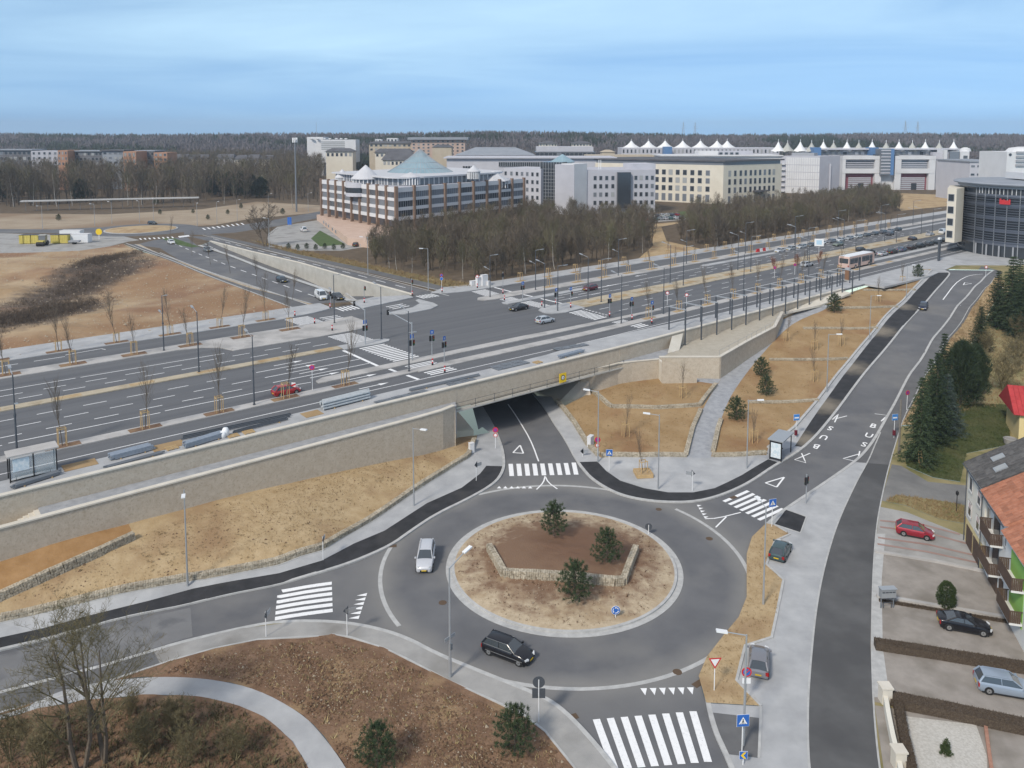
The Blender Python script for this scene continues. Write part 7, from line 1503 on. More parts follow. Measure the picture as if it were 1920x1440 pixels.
# ================================================================== HOUSES ON THE RIGHT
hcream = mat('render_cream', (.66, .63, .55), (.71, .68, .60), scale=.5); hyel = mat('render_yellow', (.62, .50, .25), (.66, .55, .30), scale=.5); hgreen = mat('render_green', (.28, .50, .12), scale=1); hwhite = mat('render_white', (.66, .66, .64), (.71, .71, .69), scale=.5)
tileD = mat('roof_tile_dark', (.085, .08, .08), (.13, .125, .12), scale=2.5, objvar=.22, rough=.8); tileO = mat('roof_tile_orange', (.33, .135, .08), (.42, .19, .12), scale=2.5, objvar=.2, rough=.8); tileR = mat('roof_tile_red', (.36, .035, .04), (.42, .05, .05), scale=2, objvar=.1, rough=.7)
brownm = mat('timber_brown', (.085, .055, .04), (.11, .075, .055), scale=2, rough=.7); sill_m = mat('window_reveal', (.55, .44, .40))
F0 = W(1808, 1012, -.2)
HA = (W(1905, 1190, -.2)[0] - F0[0], W(1905, 1190, -.2)[1] - F0[1]); _l = math.hypot(*HA); HA = (HA[0] / _l, HA[1] / _l); HB = (-HA[1], HA[0]); HROT = math.atan2(HA[1], HA[0])
# local frame of the row: x along the facade towards the camera, y into the house (away from the street)
if HB[0] < 0: HB = (-HB[0], -HB[1])
def tile_roof(root, x0, x1, y0, ze, L, slope, m, tw=.45, tl=.55, name='roof'):
    """front slope from the eave at y0; x0..x1 along the eave"""
    c, s_ = math.cos(slope), math.sin(slope); g = MB(); yr, zr = y0 + L * c, ze + L * s_
    g.add([(x0, y0, ze), (x1, y0, ze), (x1, yr, zr), (x0, yr, zr), (x1, 2 * yr - y0, ze), (x0, 2 * yr - y0, ze)], [(0, 1, 2, 3), (3, 2, 4, 5), (0, 3, 5), (1, 4, 2), (5, 4, 1, 0)])
    ro = ob(name, g, m, root); me = MB().box(-tw / 2 + .015, 0, .01, tw / 2 - .015, tl * 1.05, .045).box(-tw / 2 + .015, 0, .01, -tw / 2 + .09, tl * 1.05, .075).mesh('roof_tile', m)
    nx = int((x1 - x0) / tw); ny = int(L / tl); k = 0
    for j in range(ny):
        for i in range(nx):
            if k >= 300: break
            k += 1; t = put('roof_tile', me, ro, (x0 + (x1 - x0) * (i + .5) / nx, y0 + j * tl * c, ze + j * tl * s_)); t.rotation_euler = (slope + .05 + random.uniform(-.012, .012), random.uniform(-.01, .01), 0)
    return ro
def skylight(root, x, d, y0, ze, slope, w=.9, l=1.2):
    c, s_ = math.cos(slope), math.sin(slope); k = ob('skylight', MB().box(-w / 2, 0, .05, w / 2, l, .16), galv, root, (x, y0 + d * c, ze + d * s_)); k.rotation_euler = (slope, 0, 0); ob('pane', MB().box(-w / 2 + .1, .1, .16, w / 2 - .1, l - .1, .175), blind, k)
def hwin(root, x, z, w, h, y=0.0, shut=False, m=None):
    k = ob('window', MB().box(-w / 2, -.02, 0, w / 2, .04, h), sill_m if m is None else m, root, (x, y - .03, z)); ob('frame', MB().box(-w / 2, -.05, 0, -w / 2 + .07, .02, h).box(w / 2 - .07, -.05, 0, w / 2, .02, h).box(-w / 2, -.05, h - .07, w / 2, .02, h).box(-w / 2, -.05, 0, w / 2, .02, .07), hwhite, k); ob('pane', MB().box(-w / 2 + .08, -.03, .08, w / 2 - .08, .0, h * (.55 if shut else .93)), glassD, k); ob('sill', MB().box(-w / 2 - .05, -.14, -.06, w / 2 + .05, .0, 0), kerbm, k)
def hroot(name, label): 
    return thing(name, label, 'house', (*F0, -.25), HROT)
EZ = 7.95; SL = R(31)
# mirrored local y: HA x HB orientation
flip = (HA[0] * HB[1] - HA[1] * HB[0]) < 0
def house1():
    r = hroot('terraced_house', 'cream terraced house with dark tiled roof, two skylights and yellow garage floor'); r.scale = (1, -1 if flip else 1, 1)
    ob('wall', MB().box(0, 0, 2.55, 6.0, 10, EZ - .05), hcream, r); ob('ground_floor', MB().box(.02, .03, -.4, 5.58, 10, 2.55), hyel, r)
    g = MB(); c = 5.6; g.add([(0, 0, EZ - .05), (0, 10, EZ - .05), (0, 5, EZ + 2.9)], [(0, 1, 2)]); ob('gable', g, hcream, r)
    ro = tile_roof(r, -.45, 5.65, -.3, EZ - .12, 6.6, SL, tileD); skylight(ro, 1.5, 2.3, -.3, EZ - .12, SL); skylight(ro, 3.6, 1.9, -.3, EZ - .12, SL)
    for x, z in ((1.5, 5.75), (4.3, 5.6), (1.5, 3.2), (4.3, 3.1)): hwin(r, x, z, 1.1, 1.45, shut=z < 4 or x > 3)
    for x in (1.6, 4.0): ob('garage_door', MB().box(x - 1.0, -.03, -.2, x + 1.0, .05, 2.0), brownm, r)
    ob('gutter', MB().cyl((-.4, -.36, EZ - .2), (5.6, -.36, EZ - .2), .07, n=6), steelD, r); ob('downpipe', MB().cyl((5.45, -.1, EZ - .4), (5.45, -.1, -.2), .05, n=6), steelD, r); ob('downpipe', MB().cyl((.1, -.1, EZ - .4), (.1, -.1, -.2), .05, n=6), steelD, r)
def balcony(r, x0, x1, z, y=0.0, d=1.3):
    b = ob('balcony', MB().box(x0, y - d, z - .18, x1, y, z), hwhite, r); n = int((x1 - x0) / .13)
    ob('rail', MB().box(x0, y - d - .03, z + .95, x1, y - d + .03, z + 1.02).box(x0, y - d, z + .95, x0 + .05, y, z + 1.02).box(x1 - .05, y - d, z + .95, x1, y, z + 1.02), brownm, b)
    for i in range(n): ob('board', MB().box(x0 + i * .13 + .01, y - d - .015, z - .12, x0 + i * .13 + .12, y - d + .015, z + .95), brownm, b)
    for i in range(int(d / .13)):
        for xx in (x0 + .02, x1 - .02): ob('board', MB().box(xx - .015, y - d + i * .13 + .01, z - .12, xx + .015, y - d + i * .13 + .12, z + .95), brownm, b)
def house2():
    r = hroot('terraced_house', 'white terraced house with orange tiled roof and brown timber balconies'); r.scale = (1, -1 if flip else 1, 1)
    ob('wall', MB().box(6.02, .25, -.4, 12.6, 10, EZ - .1), hwhite, r)
    ro = tile_roof(r, 5.68, 12.8, -.35, EZ - .3, 6.6, SL, tileO); skylight(ro, 9.2, 3.2, -.35, EZ - .3, SL, 1.0, 1.4); skylight(ro, 11.6, 4.6, -.35, EZ - .3, SL, 1.0, 1.4)
    balcony(r, 7.5, 10.8, 4.9, .25, 1.0); balcony(r, 7.5, 10.8, 2.2, .25, 1.0)
    for z in (4.9, 2.2): ob('balcony_door', MB().box(8.2, .18, z, 9.8, .3, z + 2.05), glassD, r)
    hwin(r, 6.5, 5.3, .9, 1.2, .25); hwin(r, 11.9, 5.3, .9, 1.2, .25); ob('door', MB().box(10.4, .18, -.2, 11.4, .3, 2.0), brownm, r); ob('garage_door', MB().box(7.4, .18, -.2, 9.8, .3, 1.95), brownm, r)
    ob('gutter', MB().cyl((5.7, -.42, EZ - .38), (12.8, -.42, EZ - .38), .07, n=6), steelD, r)
def house3():
    r = hroot('terraced_house', 'terraced house with bright green wall panel at the picture edge'); r.scale = (1, -1 if flip else 1, 1)
    ob('wall', MB().box(12.64, -.1, -.4, 20, 10, EZ - .4), hwhite, r); ob('green_panel', MB().box(14.2, -.14, 1.4, 17.5, -.08, 6.4), hgreen, r)
    tile_roof(r, 12.9, 20.2, -.6, EZ - .7, 6.6, SL, tileO); balcony(r, 14.2, 17.6, 4.6, -.14, .9); balcony(r, 14.2, 17.6, 1.9, -.14, .9)
house1(); house2(); house3()
# yellow house with the red roof
x, y = W(1909, 829, .3); r = thing('house', 'small yellow house with a bright red roof beyond the lawn', 'house', (x, y, .2), R(-19)); w = 6.4
ob('wall', MB().box(0, 0, -.5, 12, w, 4.2), hyel, r); ob('gable', MB().add([(0, 0, 4.2), (0, w, 4.2), (0, w / 2, 6.1), (12, 0, 4.2), (12, w, 4.2), (12, w / 2, 6.1)], [(0, 2, 1), (3, 4, 5), (0, 3, 5, 2), (1, 2, 5, 4)]), hyel, r)
tile_roof(r, -.8, 12.4, -.6, 3.85, 4.95, R(34.5), tileR, .6, .6); hwin(r, 6, 1.3, 1.2, 1.2); hwin(r, 2.5, 1.3, 1.0, 1.2); ob('door', MB().box(8.4, -.05, -.3, 9.4, .05, 1.9), brownm, r)
ob('stone_planter', MB().lathe([(.7, 0), (.85, .7), (.75, .75), (.7, .6)], 12), concD, None, (*W(1894, 832, .3), .3), label='dark stone planter with red flowers before the yellow house', cat='planter')
# mail boxes, garden lamp, timber pole, ladder, wall pillars
x, y, z = G(1663, 1142); r = thing('mail_boxes', 'grey metal mailbox unit on legs beside the forecourt edge', 'mailbox', (x, y, z + .1), R(5)); ob('box', MB().box(-.65, -.2, 1.0, .65, .25, 1.75), galv, r); ob('hood', MB().prism([(-.7, -.3), (.7, -.3), (.7, .3), (-.7, .3)], 1.75, 1.82), galv, r)
for s in (-1, 1): ob('leg', MB().box(s * .55 - .04, -.04, 0, s * .55 + .04, .04, 1.0), steelG, r)
ob('inner_frame', MB().box(-.35, -.05, .45, .35, 0, .5).box(-.38, -.05, 0, -.33, 0, .5).box(.33, -.05, 0, .38, 0, .5), steelD, r)
for i in range(4): ob('letter_flap', MB().box(-.58 + i * .3, -.22, 1.45, -.33 + i * .3, -.2, 1.55), steelD, r)
x, y, z = G(1793, 962); r = thing('garden_lamp', 'black garden lamp post beside the cream house', 'lamp', (x, y, z)); ob('pole', MB().cyl((0, 0, 0), (0, 0, 2.0), .04, n=6), blackm, r); ob('lantern', MB().lathe([(.1, 2.0), (.16, 2.15), (.16, 2.35), (.03, 2.5)], 8), blackm, r)
x, y, z = G(1685, 852); r = thing('timber_pole', 'weathered timber utility pole beside the big spruce', 'pole', (x, y, z)); ob('pole', MB().cyl((0, 0, 0), (0, 0, 7.0), .14, .11, 8), mat('timber_grey', (.16, .145, .125), (.21, .19, .165), scale=4), r)
x, y, z = G(1727, 878); r = thing('garden_ladder', 'small pale ladder leaning below the big spruce', 'ladder', (x, y, z)); 
for s in (-.2, .2): ob('rail', MB().cyl((s, 0, 0), (s, .5, 2.1), .03, n=5), woodP, r)
for i in range(6): ob('rung', MB().cyl((-.2, .08 + .08 * i, .3 + .32 * i), (.2, .08 + .08 * i, .3 + .32 * i), .022, n=5), woodP, r)
ws = [(1659, 1318), (1666, 1360), (1674, 1400), (1684, 1440), (1692, 1480)]
r = thing('garden_wall', 'low beige garden wall with pillars at the lower right corner', 'wall')
P = Gp(ws); mb = MB(); ribbon(mb, densify(P, 1), .3, hl_many, -.2, .75); ob('wall', mb, hcream, r)
for p in (P[0], P[3]): z = hl(*p); ob('pillar', MB().box(p[0] - .35, p[1] - .35, z, p[0] + .35, p[1] + .35, z + 1.25).box(p[0] - .42, p[1] - .42, z + 1.25, p[0] + .42, p[1] + .42, z + 1.36), coping, r)
x, y, z = G(1701, 1438); ob('garden_globe', MB().lathe([(.05, 0), (.1, .05), (.22, .25), (.24, .4), (.16, .58), (.02, .64)], 12), whitem, None, (x, y, z + .1), label='white globe lamp on the pebble bed edge', cat='lamp', smooth=True)
mb = MB(); ribbon(mb, Gp([(1848, 1368), (1852, 1400), (1862, 1470)]), .22, hl_many, -.1, .28); ob('brick_edging', mb, mat('edging_terracotta', (.33, .17, .12), (.39, .22, .16), scale=4), kind='structure')
# ---- red striped forecourt bands
for q in ([(1650, 978), (1728, 985), (1800, 1004)], [(1650, 990), (1740, 1001), (1822, 1024)], [(1646, 1010), (1740, 1023), (1838, 1046)], [(1645, 1022), (1740, 1037), (1846, 1060)]):
    mb = MB(); ribbon(mb, densify(Gp(q), 1), .35, hl_many, .125, .125); ob('red_paving_band', mb, foreR, kind='structure')
# ================================================================== VEGETATION
barkB = mat('bark_brown', (.10, .08, .062), (.145, .12, .095), scale=6, rough=.95); barkP = mat('bark_birch', (.40, .38, .35), (.20, .185, .17), scale=3, stretch=(1, 1, .4), pos=False)
twigB = mat('twig_brown', (.105, .085, .065), (.15, .12, .09), scale=.25, rough=.95); twigY = mat('twig_olive', (.135, .115, .06), (.18, .15, .085), scale=.4, rough=.95)
twigW = mat('twig_wood', (.095, .078, .06), (.15, .122, .092), scale=.05, rough=.95, c3=(.12, .11, .065), s3=.09)
twigF = mat('twig_forest', (.115, .10, .105), (.14, .125, .13), scale=.012, rough=.95, c3=(.095, .098, .09), s3=.03, lo3=.55, hi3=.7)
scrubm = mat('scrub_dark', (.075, .058, .047), (.15, .115, .085), scale=.25, rough=.95); redleaf = mat('leaf_russet', (.17, .06, .035), (.22, .09, .05), scale=5)
ndl = mat('needle_green', (.024, .045, .022), (.055, .082, .036), scale=2.2, rough=.75, lo=.3, hi=.7, c3=(.10, .12, .055), s3=7.0, lo3=.52, hi3=.7); ndlB = mat('needle_bluegreen', (.05, .072, .062), (.085, .11, .098), scale=2.5, rough=.75, c3=(.03, .05, .035), s3=3.0)
ndlD = mat('needle_dark', (.020, .036, .018), (.042, .062, .028), scale=1.2, rough=.75, c3=(.055, .075, .03), s3=4.0, lo3=.58, hi3=.75); ndlF = mat('needle_far', (.02, .033, .02), (.038, .052, .03), scale=.2, rough=.8)
thujam = mat('thuja_green', (.03, .05, .016), (.06, .085, .03), scale=6, rough=.8); hedgem = mat('hedge_brown', (.055, .040, .030), (.09, .068, .05), scale=7, rough=.95, c3=(.12, .095, .07), s3=16)
def mesh_np(name, V, F, mats, mi=None, smooth=False):
    me = bpy.data.meshes.new(name); V = np.asarray(V, np.float32); F = np.asarray(F, np.int32); k = F.shape[1]
    me.vertices.add(len(V)); me.vertices.foreach_set('co', V.ravel()); me.loops.add(F.size); me.loops.foreach_set('vertex_index', F.ravel()); me.polygons.add(len(F)); me.polygons.foreach_set('loop_start', np.arange(0, F.size, k, dtype=np.int32))
    for m in (mats if isinstance(mats, (list, tuple)) else [mats]): me.materials.append(m)
    if mi is not None: me.polygons.foreach_set('material_index', np.asarray(mi, np.int32))
    me.update(calc_edges=True); return me
def blades(P, D, Ln, Wd, rng):
    """thin triangles from P along unit D, length Ln, base width Wd"""
    n = len(P); A = np.cross(D, rng.normal(size=(n, 3))); A /= np.linalg.norm(A, axis=1, keepdims=True) + 1e-9; A *= (Wd / 2)[:, None]
    V = np.stack([P - A, P + A, P + D * Ln[:, None]], 1).reshape(-1, 3); F = np.arange(n * 3).reshape(-1, 3); return V, F
def bare_tree(seed, h, spread, trunk_r, levels=4, nb=(5, 5, 4, 4), up=.55, fork=.25, mt=None, mc=None, forks=1, twig=.006, lean=.0):
    rr = random.Random(seed); T = MB(); C = MB()
    def branch(p, d, l, r, lev):
        seg = 4 if lev < 2 else 2; pts = [p]; dd = Vector(d); tgt = T if lev == 0 else C
        for i in range(seg):
            dd = (dd + Vector((rr.uniform(-.14, .14), rr.uniform(-.14, .14), rr.uniform(-.03, .12)))).normalized(); pts.append(pts[-1] + dd * (l / seg))
        for i in range(seg):
            r0 = r * (1 - .75 * i / seg); r1 = r * (1 - .75 * (i + 1) / seg); tgt.cyl(pts[i], pts[i + 1], max(r0, twig), max(r1, twig), 6 if lev == 0 else 3, 0, False)
        if lev >= levels: return
        n = nb[lev]
        for k in range(n):
            t = fork + (1 - fork) * (k + rr.uniform(.2, .9)) / n if lev == 0 else .2 + .8 * (k + rr.random()) / n
            i = min(seg - 1, int(t * seg)); q = pts[i].lerp(pts[i + 1], t * seg - i); a = rr.uniform(0, math.tau)
            o = Vector((math.cos(a), math.sin(a), 0)); base = (pts[i + 1] - pts[i]).normalized(); nd = (base * up + o * (1 - up) * spread + Vector((0, 0, .15))).normalized()
            branch(q, nd, l * (.42 if lev == 0 else .55) * rr.uniform(.7, 1.15) * (1.25 - .6 * t if lev == 0 else 1), r * (1 - .7 * t) * .55, lev + 1)
    for k in range(forks):
        a = k * math.tau / forks + rr.random(); off = Vector((math.cos(a), math.sin(a), 0)) * (trunk_r * 1.2 if forks > 1 else 0)
        branch(off + Vector((0, 0, -.1)), (math.cos(a) * (.22 if forks > 1 else lean), math.sin(a) * (.22 if forks > 1 else 0), 1), h * rr.uniform(.85, 1.0), trunk_r, 0)
    return T.mesh('trunk', mt or barkB), C.mesh('crown', mc or twigB)
def plant(tm, cm, label, cat, loc, rz=0, s=1.0, name='bare_tree', group=None):
    r = thing(name, label, cat, loc, rz, group); r.scale = (s, s, s); put('trunk', tm, r); put('crown', cm, r); return r
# ---- street saplings with timber stakes
SAP = [bare_tree(20 + i, 7.4, .62, .06, 2, (20, 4), up=.66, fork=.34, twig=.011) for i in range(3)]
SAPR = bare_tree(31, 5.5, .8, .055, 3, (22, 5, 3), up=.6, fork=.3, twig=.014, mc=redleaf)
stk_post = MB().cyl((0, 0, 0), (0, 0, 2.0), .045, .04, 6).mesh('post', woodP); stk_rail = MB().box(-.42, -.03, 0, .42, .03, .1).mesh('rail', woodP)
def stakes(loc, rz, label, tall=1.0):
    r = thing('tree_stakes', label, 'tree stakes', loc, rz, 'timber stake frames'); r.scale = (1, 1, tall)
    for sx in (-1, 1):
        for sy in (-1, 1): put('post', stk_post, r, (sx * .38, sy * .32, 0))
    for sy in (-1, 1): put('rail', stk_rail, r, (0, sy * .32, 1.85)); 
    for sx in (-1, 1): q = put('rail', stk_rail, r, (sx * .38, 0, 1.75), math.pi / 2); q.scale = (.8, 1, 1)
def saplings(us, v, where, tall=1.0, s=1.0, stk=True):
    for i, u in enumerate(us):
        x, y = B(u, v + random.uniform(-.1, .1)); m = SAP[(i * 7 + int(v)) % 3]; n = ORD[i] if i < 30 else 'last'
        plant(*m, f'{n} young bare tree {where}', 'tree', (x, y, KZ), random.uniform(0, 6), s * random.uniform(.86, 1.1), 'young_tree', 'young street trees')
        if stk: stakes((x, y, KZ), (BANG2 if u > 50 else BANG), f'stake frame of the {n} young tree {where}', tall)
saplings(T_near, 10.35, 'on the near strip left of the junction'); saplings(T_mid, 43.6, 'on the upper strip left of the junction', s=.85); saplings(T_far, 52.7, 'on the dirt-side pavement', .8, s=.95)
saplings(E_near[:9], 10.4, 'on the near strip right of the junction', s=.85); saplings(E_mid[:20], 43.5, 'on the upper strip right of the junction', s=.62); saplings(E_far[:20], 52.6, 'on the wood-side pavement', s=.62)
for i, (px, py) in enumerate(((1453, 520), (1495, 513), (1535, 506))):
    x, y = W(px, py, ZB); plant(*SAPR, f'{ORD[i]} russet-leaved young tree on the near strip below the bus', 'tree', (x, y, KZ), i, .8, 'young_tree', 'russet young trees')
GS = [((1173, 820), 'in the lower bed left of the ramp'), ((1280, 748), 'in the upper bed left of the ramp'), ((1413, 832), 'in the first right-hand bed by the shelter'), ((1527, 717), 'in the second right-hand bed'), ((1527, 658), 'in the third right-hand bed, near the ramp'), ((1577, 650), 'in the third right-hand bed, near the street'), ((1475, 641), 'on the ramp edge of the third bed'), ((1646, 567), 'in the fourth right-hand bed'), ((1692, 533), 'in the top right-hand bed'), ((1206, 892), 'in the timber tree box')]
for i, ((px, py), l) in enumerate(GS):
    x, y, z = G(px, py); plant(*SAP[i % 3], 'slender staked sapling ' + l, 'tree', (x, y, z + .1), i, .62, 'sapling', 'garden saplings'); stakes((x, y, z + .1), .3, 'stake frame of the sapling ' + l, .9)
for i, (px, py) in enumerate(((318, 448), (360, 480), (395, 496), (432, 512), (482, 533), (548, 563))):
    x, y = W(px, py, ZB); plant(*SAP[i % 3], f'{ORD[i]} thin young tree on the sandy strip of the side road', 'tree', (x, y, ZB), i, .8, 'young_tree', 'side road young trees')
# ---- big bare trees at the lower left
for i, (px, py, s, sd_, l) in enumerate(((152, 1445, 1.0, 3, 'left one of two tall bare trees at the lower left corner'), (196, 1430, .92, 8, 'right one of two tall bare trees at the lower left corner'))):
    x, y, z = G(px, py); plant(*bare_tree(sd_, 9.6, 1.15, .17, 5, (8, 5, 4, 4, 3), up=.5, fork=.22, forks=2, twig=.0065, mc=twigY), l, 'tree', (x, y, z), i * 2, s)
BUSH = [bare_tree(50 + i, 2.6, 1.2, .03, 4, (6, 5, 4, 3), up=.5, fork=.1, forks=7, twig=.0065, mc=twigY, mt=twigY) for i in range(3)]
for i, (px, py, s, l) in enumerate(((20, 1430, 1.35, 'bare bush at the extreme lower left corner'), (80, 1440, 1.1, 'bare bush left of the tall bare trees'), (270, 1425, 1.1, 'olive bare bush right of the tall bare trees'), (330, 1380, .95, 'olive bare bush inside the curve of the footpath'), (352, 1440, 1.0, 'low bare bush at the bottom edge inside the footpath curve'), (245, 1345, .7, 'small bare bush at the upper footpath edge'), (440, 1425, .85, 'outermost bare bush near the footpath curve'))):
    x, y, z = G(px, py); plant(*BUSH[i % 3], l, 'bush', (x, y, z), i, s, 'bare_bush')
x, y = W(497, 462, ZB); plant(*bare_tree(77, 11, 1.2, .22, 4, (9, 6, 4, 4), up=.5, fork=.2, forks=2, twig=.02), 'broad bare tree standing alone by the far car park drive', 'tree', (x, y, ZB), 0, 1)
for i, (px, py, s, l) in enumerate(((1880, 735, 2.2, 'big olive-brown bush behind the lawn'), (1905, 690, 2.0, 'brown bush at the right picture edge above the lawn'), (1850, 665, 1.5, 'brown bush between the conifers on the bank'), (1915, 640, 1.8, 'upper brown bush at the right picture edge'))):
    x, y, z = G(px, py); plant(*BUSH[i % 3], l, 'bush', (x, y, z), i, s, 'bare_bush')
# ---- conifers
def conifer(seed, h, w, ntuft, nn, shape='pine', m=None, ln=.22, wd=.02):
    rng = np.random.default_rng(seed); t = rng.random(ntuft)
    if shape == 'pine': z = .10 + .90 * t ** .85; rad = np.sin(np.clip(1 - (z - .10) / .90, 0, 1) ** .75 * math.pi * .62 + .05) * .5
    elif shape == 'spruce': z = .04 + .96 * (1 - np.sqrt(1 - t * .999)) ** 1.0; rad = (1 - z) ** .9 * .5
    else: z = .02 + .98 * t; rad = np.sqrt(np.clip(1 - ((z - .45) / .55) ** 2, 0, 1)) * .5
    a = rng.random(ntuft) * math.tau; lump = 1 + .24 * np.sin(3 * a + 9 * z + seed) + .20 * np.sin(5 * a - 15 * z)
    if shape == 'spruce': lump = lump * (.78 + .3 * np.sin(z * 46 + a * .5) ** 2)
    if shape == 'thuja': lump = 1 + .25 * (lump - 1)
    rr = rad * w * lump * np.sqrt(rng.uniform(.30, 1, ntuft)); C = np.stack([rr * np.cos(a), rr * np.sin(a), z * h], 1)
    P = np.repeat(C, nn, 0) + rng.normal(size=(ntuft * nn, 3)) * ln * .30
    out = np.repeat(np.stack([np.cos(a), np.sin(a), np.full(ntuft, .75 if shape == 'pine' else (-.15 if shape == 'spruce' else .6))], 1), nn, 0)
    D = out * .8 + rng.normal(size=(ntuft * nn, 3)) * .6; D /= np.linalg.norm(D, axis=1, keepdims=True)
    V, F = blades(P, D, ln * rng.uniform(.7, 1.4, len(P)), wd * rng.uniform(.7, 1.4, len(P)), rng)
    tr = MB().cyl((0, 0, -.1), (0, 0, h * .92), w * .035 + .02, .015, 7)
    if shape != 'thuja':
        for k in range(26):
            zz = h * (.12 + .75 * k / 26); aa = k * 2.4; q = w * .42 * (1 - k / 30); tr.cyl((0, 0, zz), (q * math.cos(aa), q * math.sin(aa), zz + (.25 if shape == 'pine' else -.1) * q), .02, .006, 3, 0, False)
    return tr.mesh('trunk', barkB), mesh_np('crown', V, F, m or ndl)
def pine_mesh(seed, h=3.3, w=2.6):
    rng = np.random.default_rng(seed); P = []; D = []; L = []; T = MB(); T.cyl((0, 0, -.1), (0, 0, h * .93), .07, .02, 7); nw = 10
    for k in range(nw):
        z0 = h * (.10 + .80 * k / nw); R_ = w * .5 * (1 - (k / nw) ** 1.5) ** .8 * (.75 if k == 0 else 1) + .12; nb = 8 if k < 7 else 5
        for b in range(nb):
            a = math.tau * (b + rng.random() * .7) / nb + k * .9; r_ = R_ * rng.uniform(.72, 1.12); rise = (.28 + .5 * k / nw) * rng.uniform(.7, 1.3); d = np.array([math.cos(a), math.sin(a), 0]); tip = d * r_ + [0, 0, z0 + r_ * rise]; T.cyl((0, 0, z0), tuple(tip), .016, .006, 3, 0, False)
            for s_ in (.34, .56, .76, .93, 1.0):
                c = d * r_ * s_ + [0, 0, z0 + r_ * rise * s_] + rng.normal(size=3) * .05; n = 15; P.append(np.repeat(c[None], n, 0) + rng.normal(size=(n, 3)) * .035); q = rng.normal(size=(n, 3)) * .75 + d * .55 + [0, 0, .65]; D.append(q / np.linalg.norm(q, axis=1, keepdims=True)); L.append(rng.uniform(.14, .30, n) * (1 if s_ > .5 else .85))
    for _ in range(5): n = 14; P.append(np.repeat(np.array([[0, 0, h * .93]]), n, 0) + rng.normal(size=(n, 3)) * .06); q = rng.normal(size=(n, 3)) * .5 + [0, 0, 1]; D.append(q / np.linalg.norm(q, axis=1, keepdims=True)); L.append(rng.uniform(.15, .3, n))
    P = np.concatenate(P); D = np.concatenate(D); L = np.concatenate(L); V, F = blades(P, D, L, np.full(len(P), .036), rng); return T.mesh('trunk', barkB), mesh_np('crown', V, F, ndl)
def spruce_mesh(seed, h, w, m, droop=.3):
    rng = np.random.default_rng(seed); P = []; D = []; L = []; T = MB(); T.cyl((0, 0, -.1), (0, 0, h * .97), w * .03 + .04, .02, 8); nw = int(h * 2.1)
    for k in range(nw):
        f = k / nw; z0 = h * (.05 + .93 * f); R_ = w * .5 * (1 - f) ** .85 + .12; nb = 9 if f < .75 else 6
        for b in range(nb):
            a = math.tau * (b + rng.random() * .8) / nb + k * 1.1; r_ = R_ * rng.uniform(.62, 1.15); d = np.array([math.cos(a), math.sin(a), 0]); lat = np.array([-d[1], d[0], 0]); ns = max(3, int(r_ / .26))
            for i in range(ns):
                s_ = (i + .6) / ns; c = d * r_ * s_ + [0, 0, z0 + r_ * (.18 * s_ - droop * s_ * s_ + (.10 if s_ > .85 else 0))]; n = 7; P.append(np.repeat(c[None], n, 0) + rng.normal(size=(n, 3)) * .06); sg = rng.choice([-1, 1], n)[:, None]
                q = lat * sg * rng.uniform(.2, 1.1, (n, 1)) + d * .7 + rng.normal(size=(n, 3)) * .25 + [0, 0, -.12]; D.append(q / np.linalg.norm(q, axis=1, keepdims=True)); L.append(rng.uniform(.28, .6, n) * (1.1 - .35 * s_))
    P = np.concatenate(P); D = np.concatenate(D); L = np.concatenate(L); V, F = blades(P, D, L, np.full(len(P), .10), rng); return T.mesh('trunk', barkB), mesh_np('crown', V, F, m)
PINE = [pine_mesh(1 + i) for i in range(3)]
PL = [((1038, 1021), 1.06, 'tallest young pine on the roundabout island, beside the rear sign', 1), ((1137, 1075), 1.06, 'young pine on the right of the roundabout island', 1), ((1078, 1138), 1.15, 'young pine in front of the island gabion', 1), ((708, 1443), 1.0, 'young pine at the bottom edge in the brown bed', 0), ((965, 1413), 1.06, 'young pine in the brown bed near the lower kerb', 0),
      ((1427, 707), 1.0, 'upper one of two pines standing close beside the paved ramp', 0), ((1436, 743), 1.0, 'lower one of two pines standing close beside the paved ramp', 0), ((1380, 789), 1.08, 'young pine nearest the plaza beside the paved ramp', 0), ((1564, 587), 1.2, 'leaning young pine at the top end of the paved ramp', 0), ((1721, 521), 1.0, 'young pine at the top corner of the garden', 0)]
for i, ((px, py), s, l, isl) in enumerate(PL):
    x, y, z = G(px, py)
    if isl: z = island_h(x, y) + (.35 if i < 2 else 0)
    plant(*PINE[i % 3], l, 'tree', (x, y, z), i * 1.3, s, 'young_pine', 'young pines')
SPR = [spruce_mesh(11, 13, 6.6, ndlD), spruce_mesh(12, 12, 6.2, ndl, .36), spruce_mesh(13, 10, 6.4, ndlB, .22), conifer(14, 9, 7.5, 900, 18, 'pine', ndlD, .8, .10)]
def spruce(px, py, ytop, k, l, wide=1.0):
    x, y, z = G(px, py); d = y - CAM_Y; h = (py - ytop) / FPX * d * 1.0; hb = (13, 12, 10, 9)[k]; r = plant(*SPR[k], l, 'tree', (x, y, z), random.uniform(0, 6), h / hb, 'conifer', 'conifers along the street'); r.scale = (h / hb * wide, h / hb * wide, h / hb)
spruce(1723, 872, 690, 1, 'front spruce beside the timber pole, reaching over the cycle path', .85); spruce(1752, 838, 645, 0, 'second spruce behind the front spruce', .8); spruce(1772, 815, 690, 2, 'pale blue-grey spruce beside the lawn'); spruce(1765, 770, 612, 0, 'tall narrow spruce at the bank edge with a pointed top', .8)
spruce(1800, 760, 640, 3, 'dark rounded conifer behind the blue-grey spruce', .62); spruce(1828, 735, 648, 3, 'second dark rounded conifer above the lawn', .6); spruce(1836, 655, 568, 0, 'single conical spruce on the bank half-way up the street', 1.1)
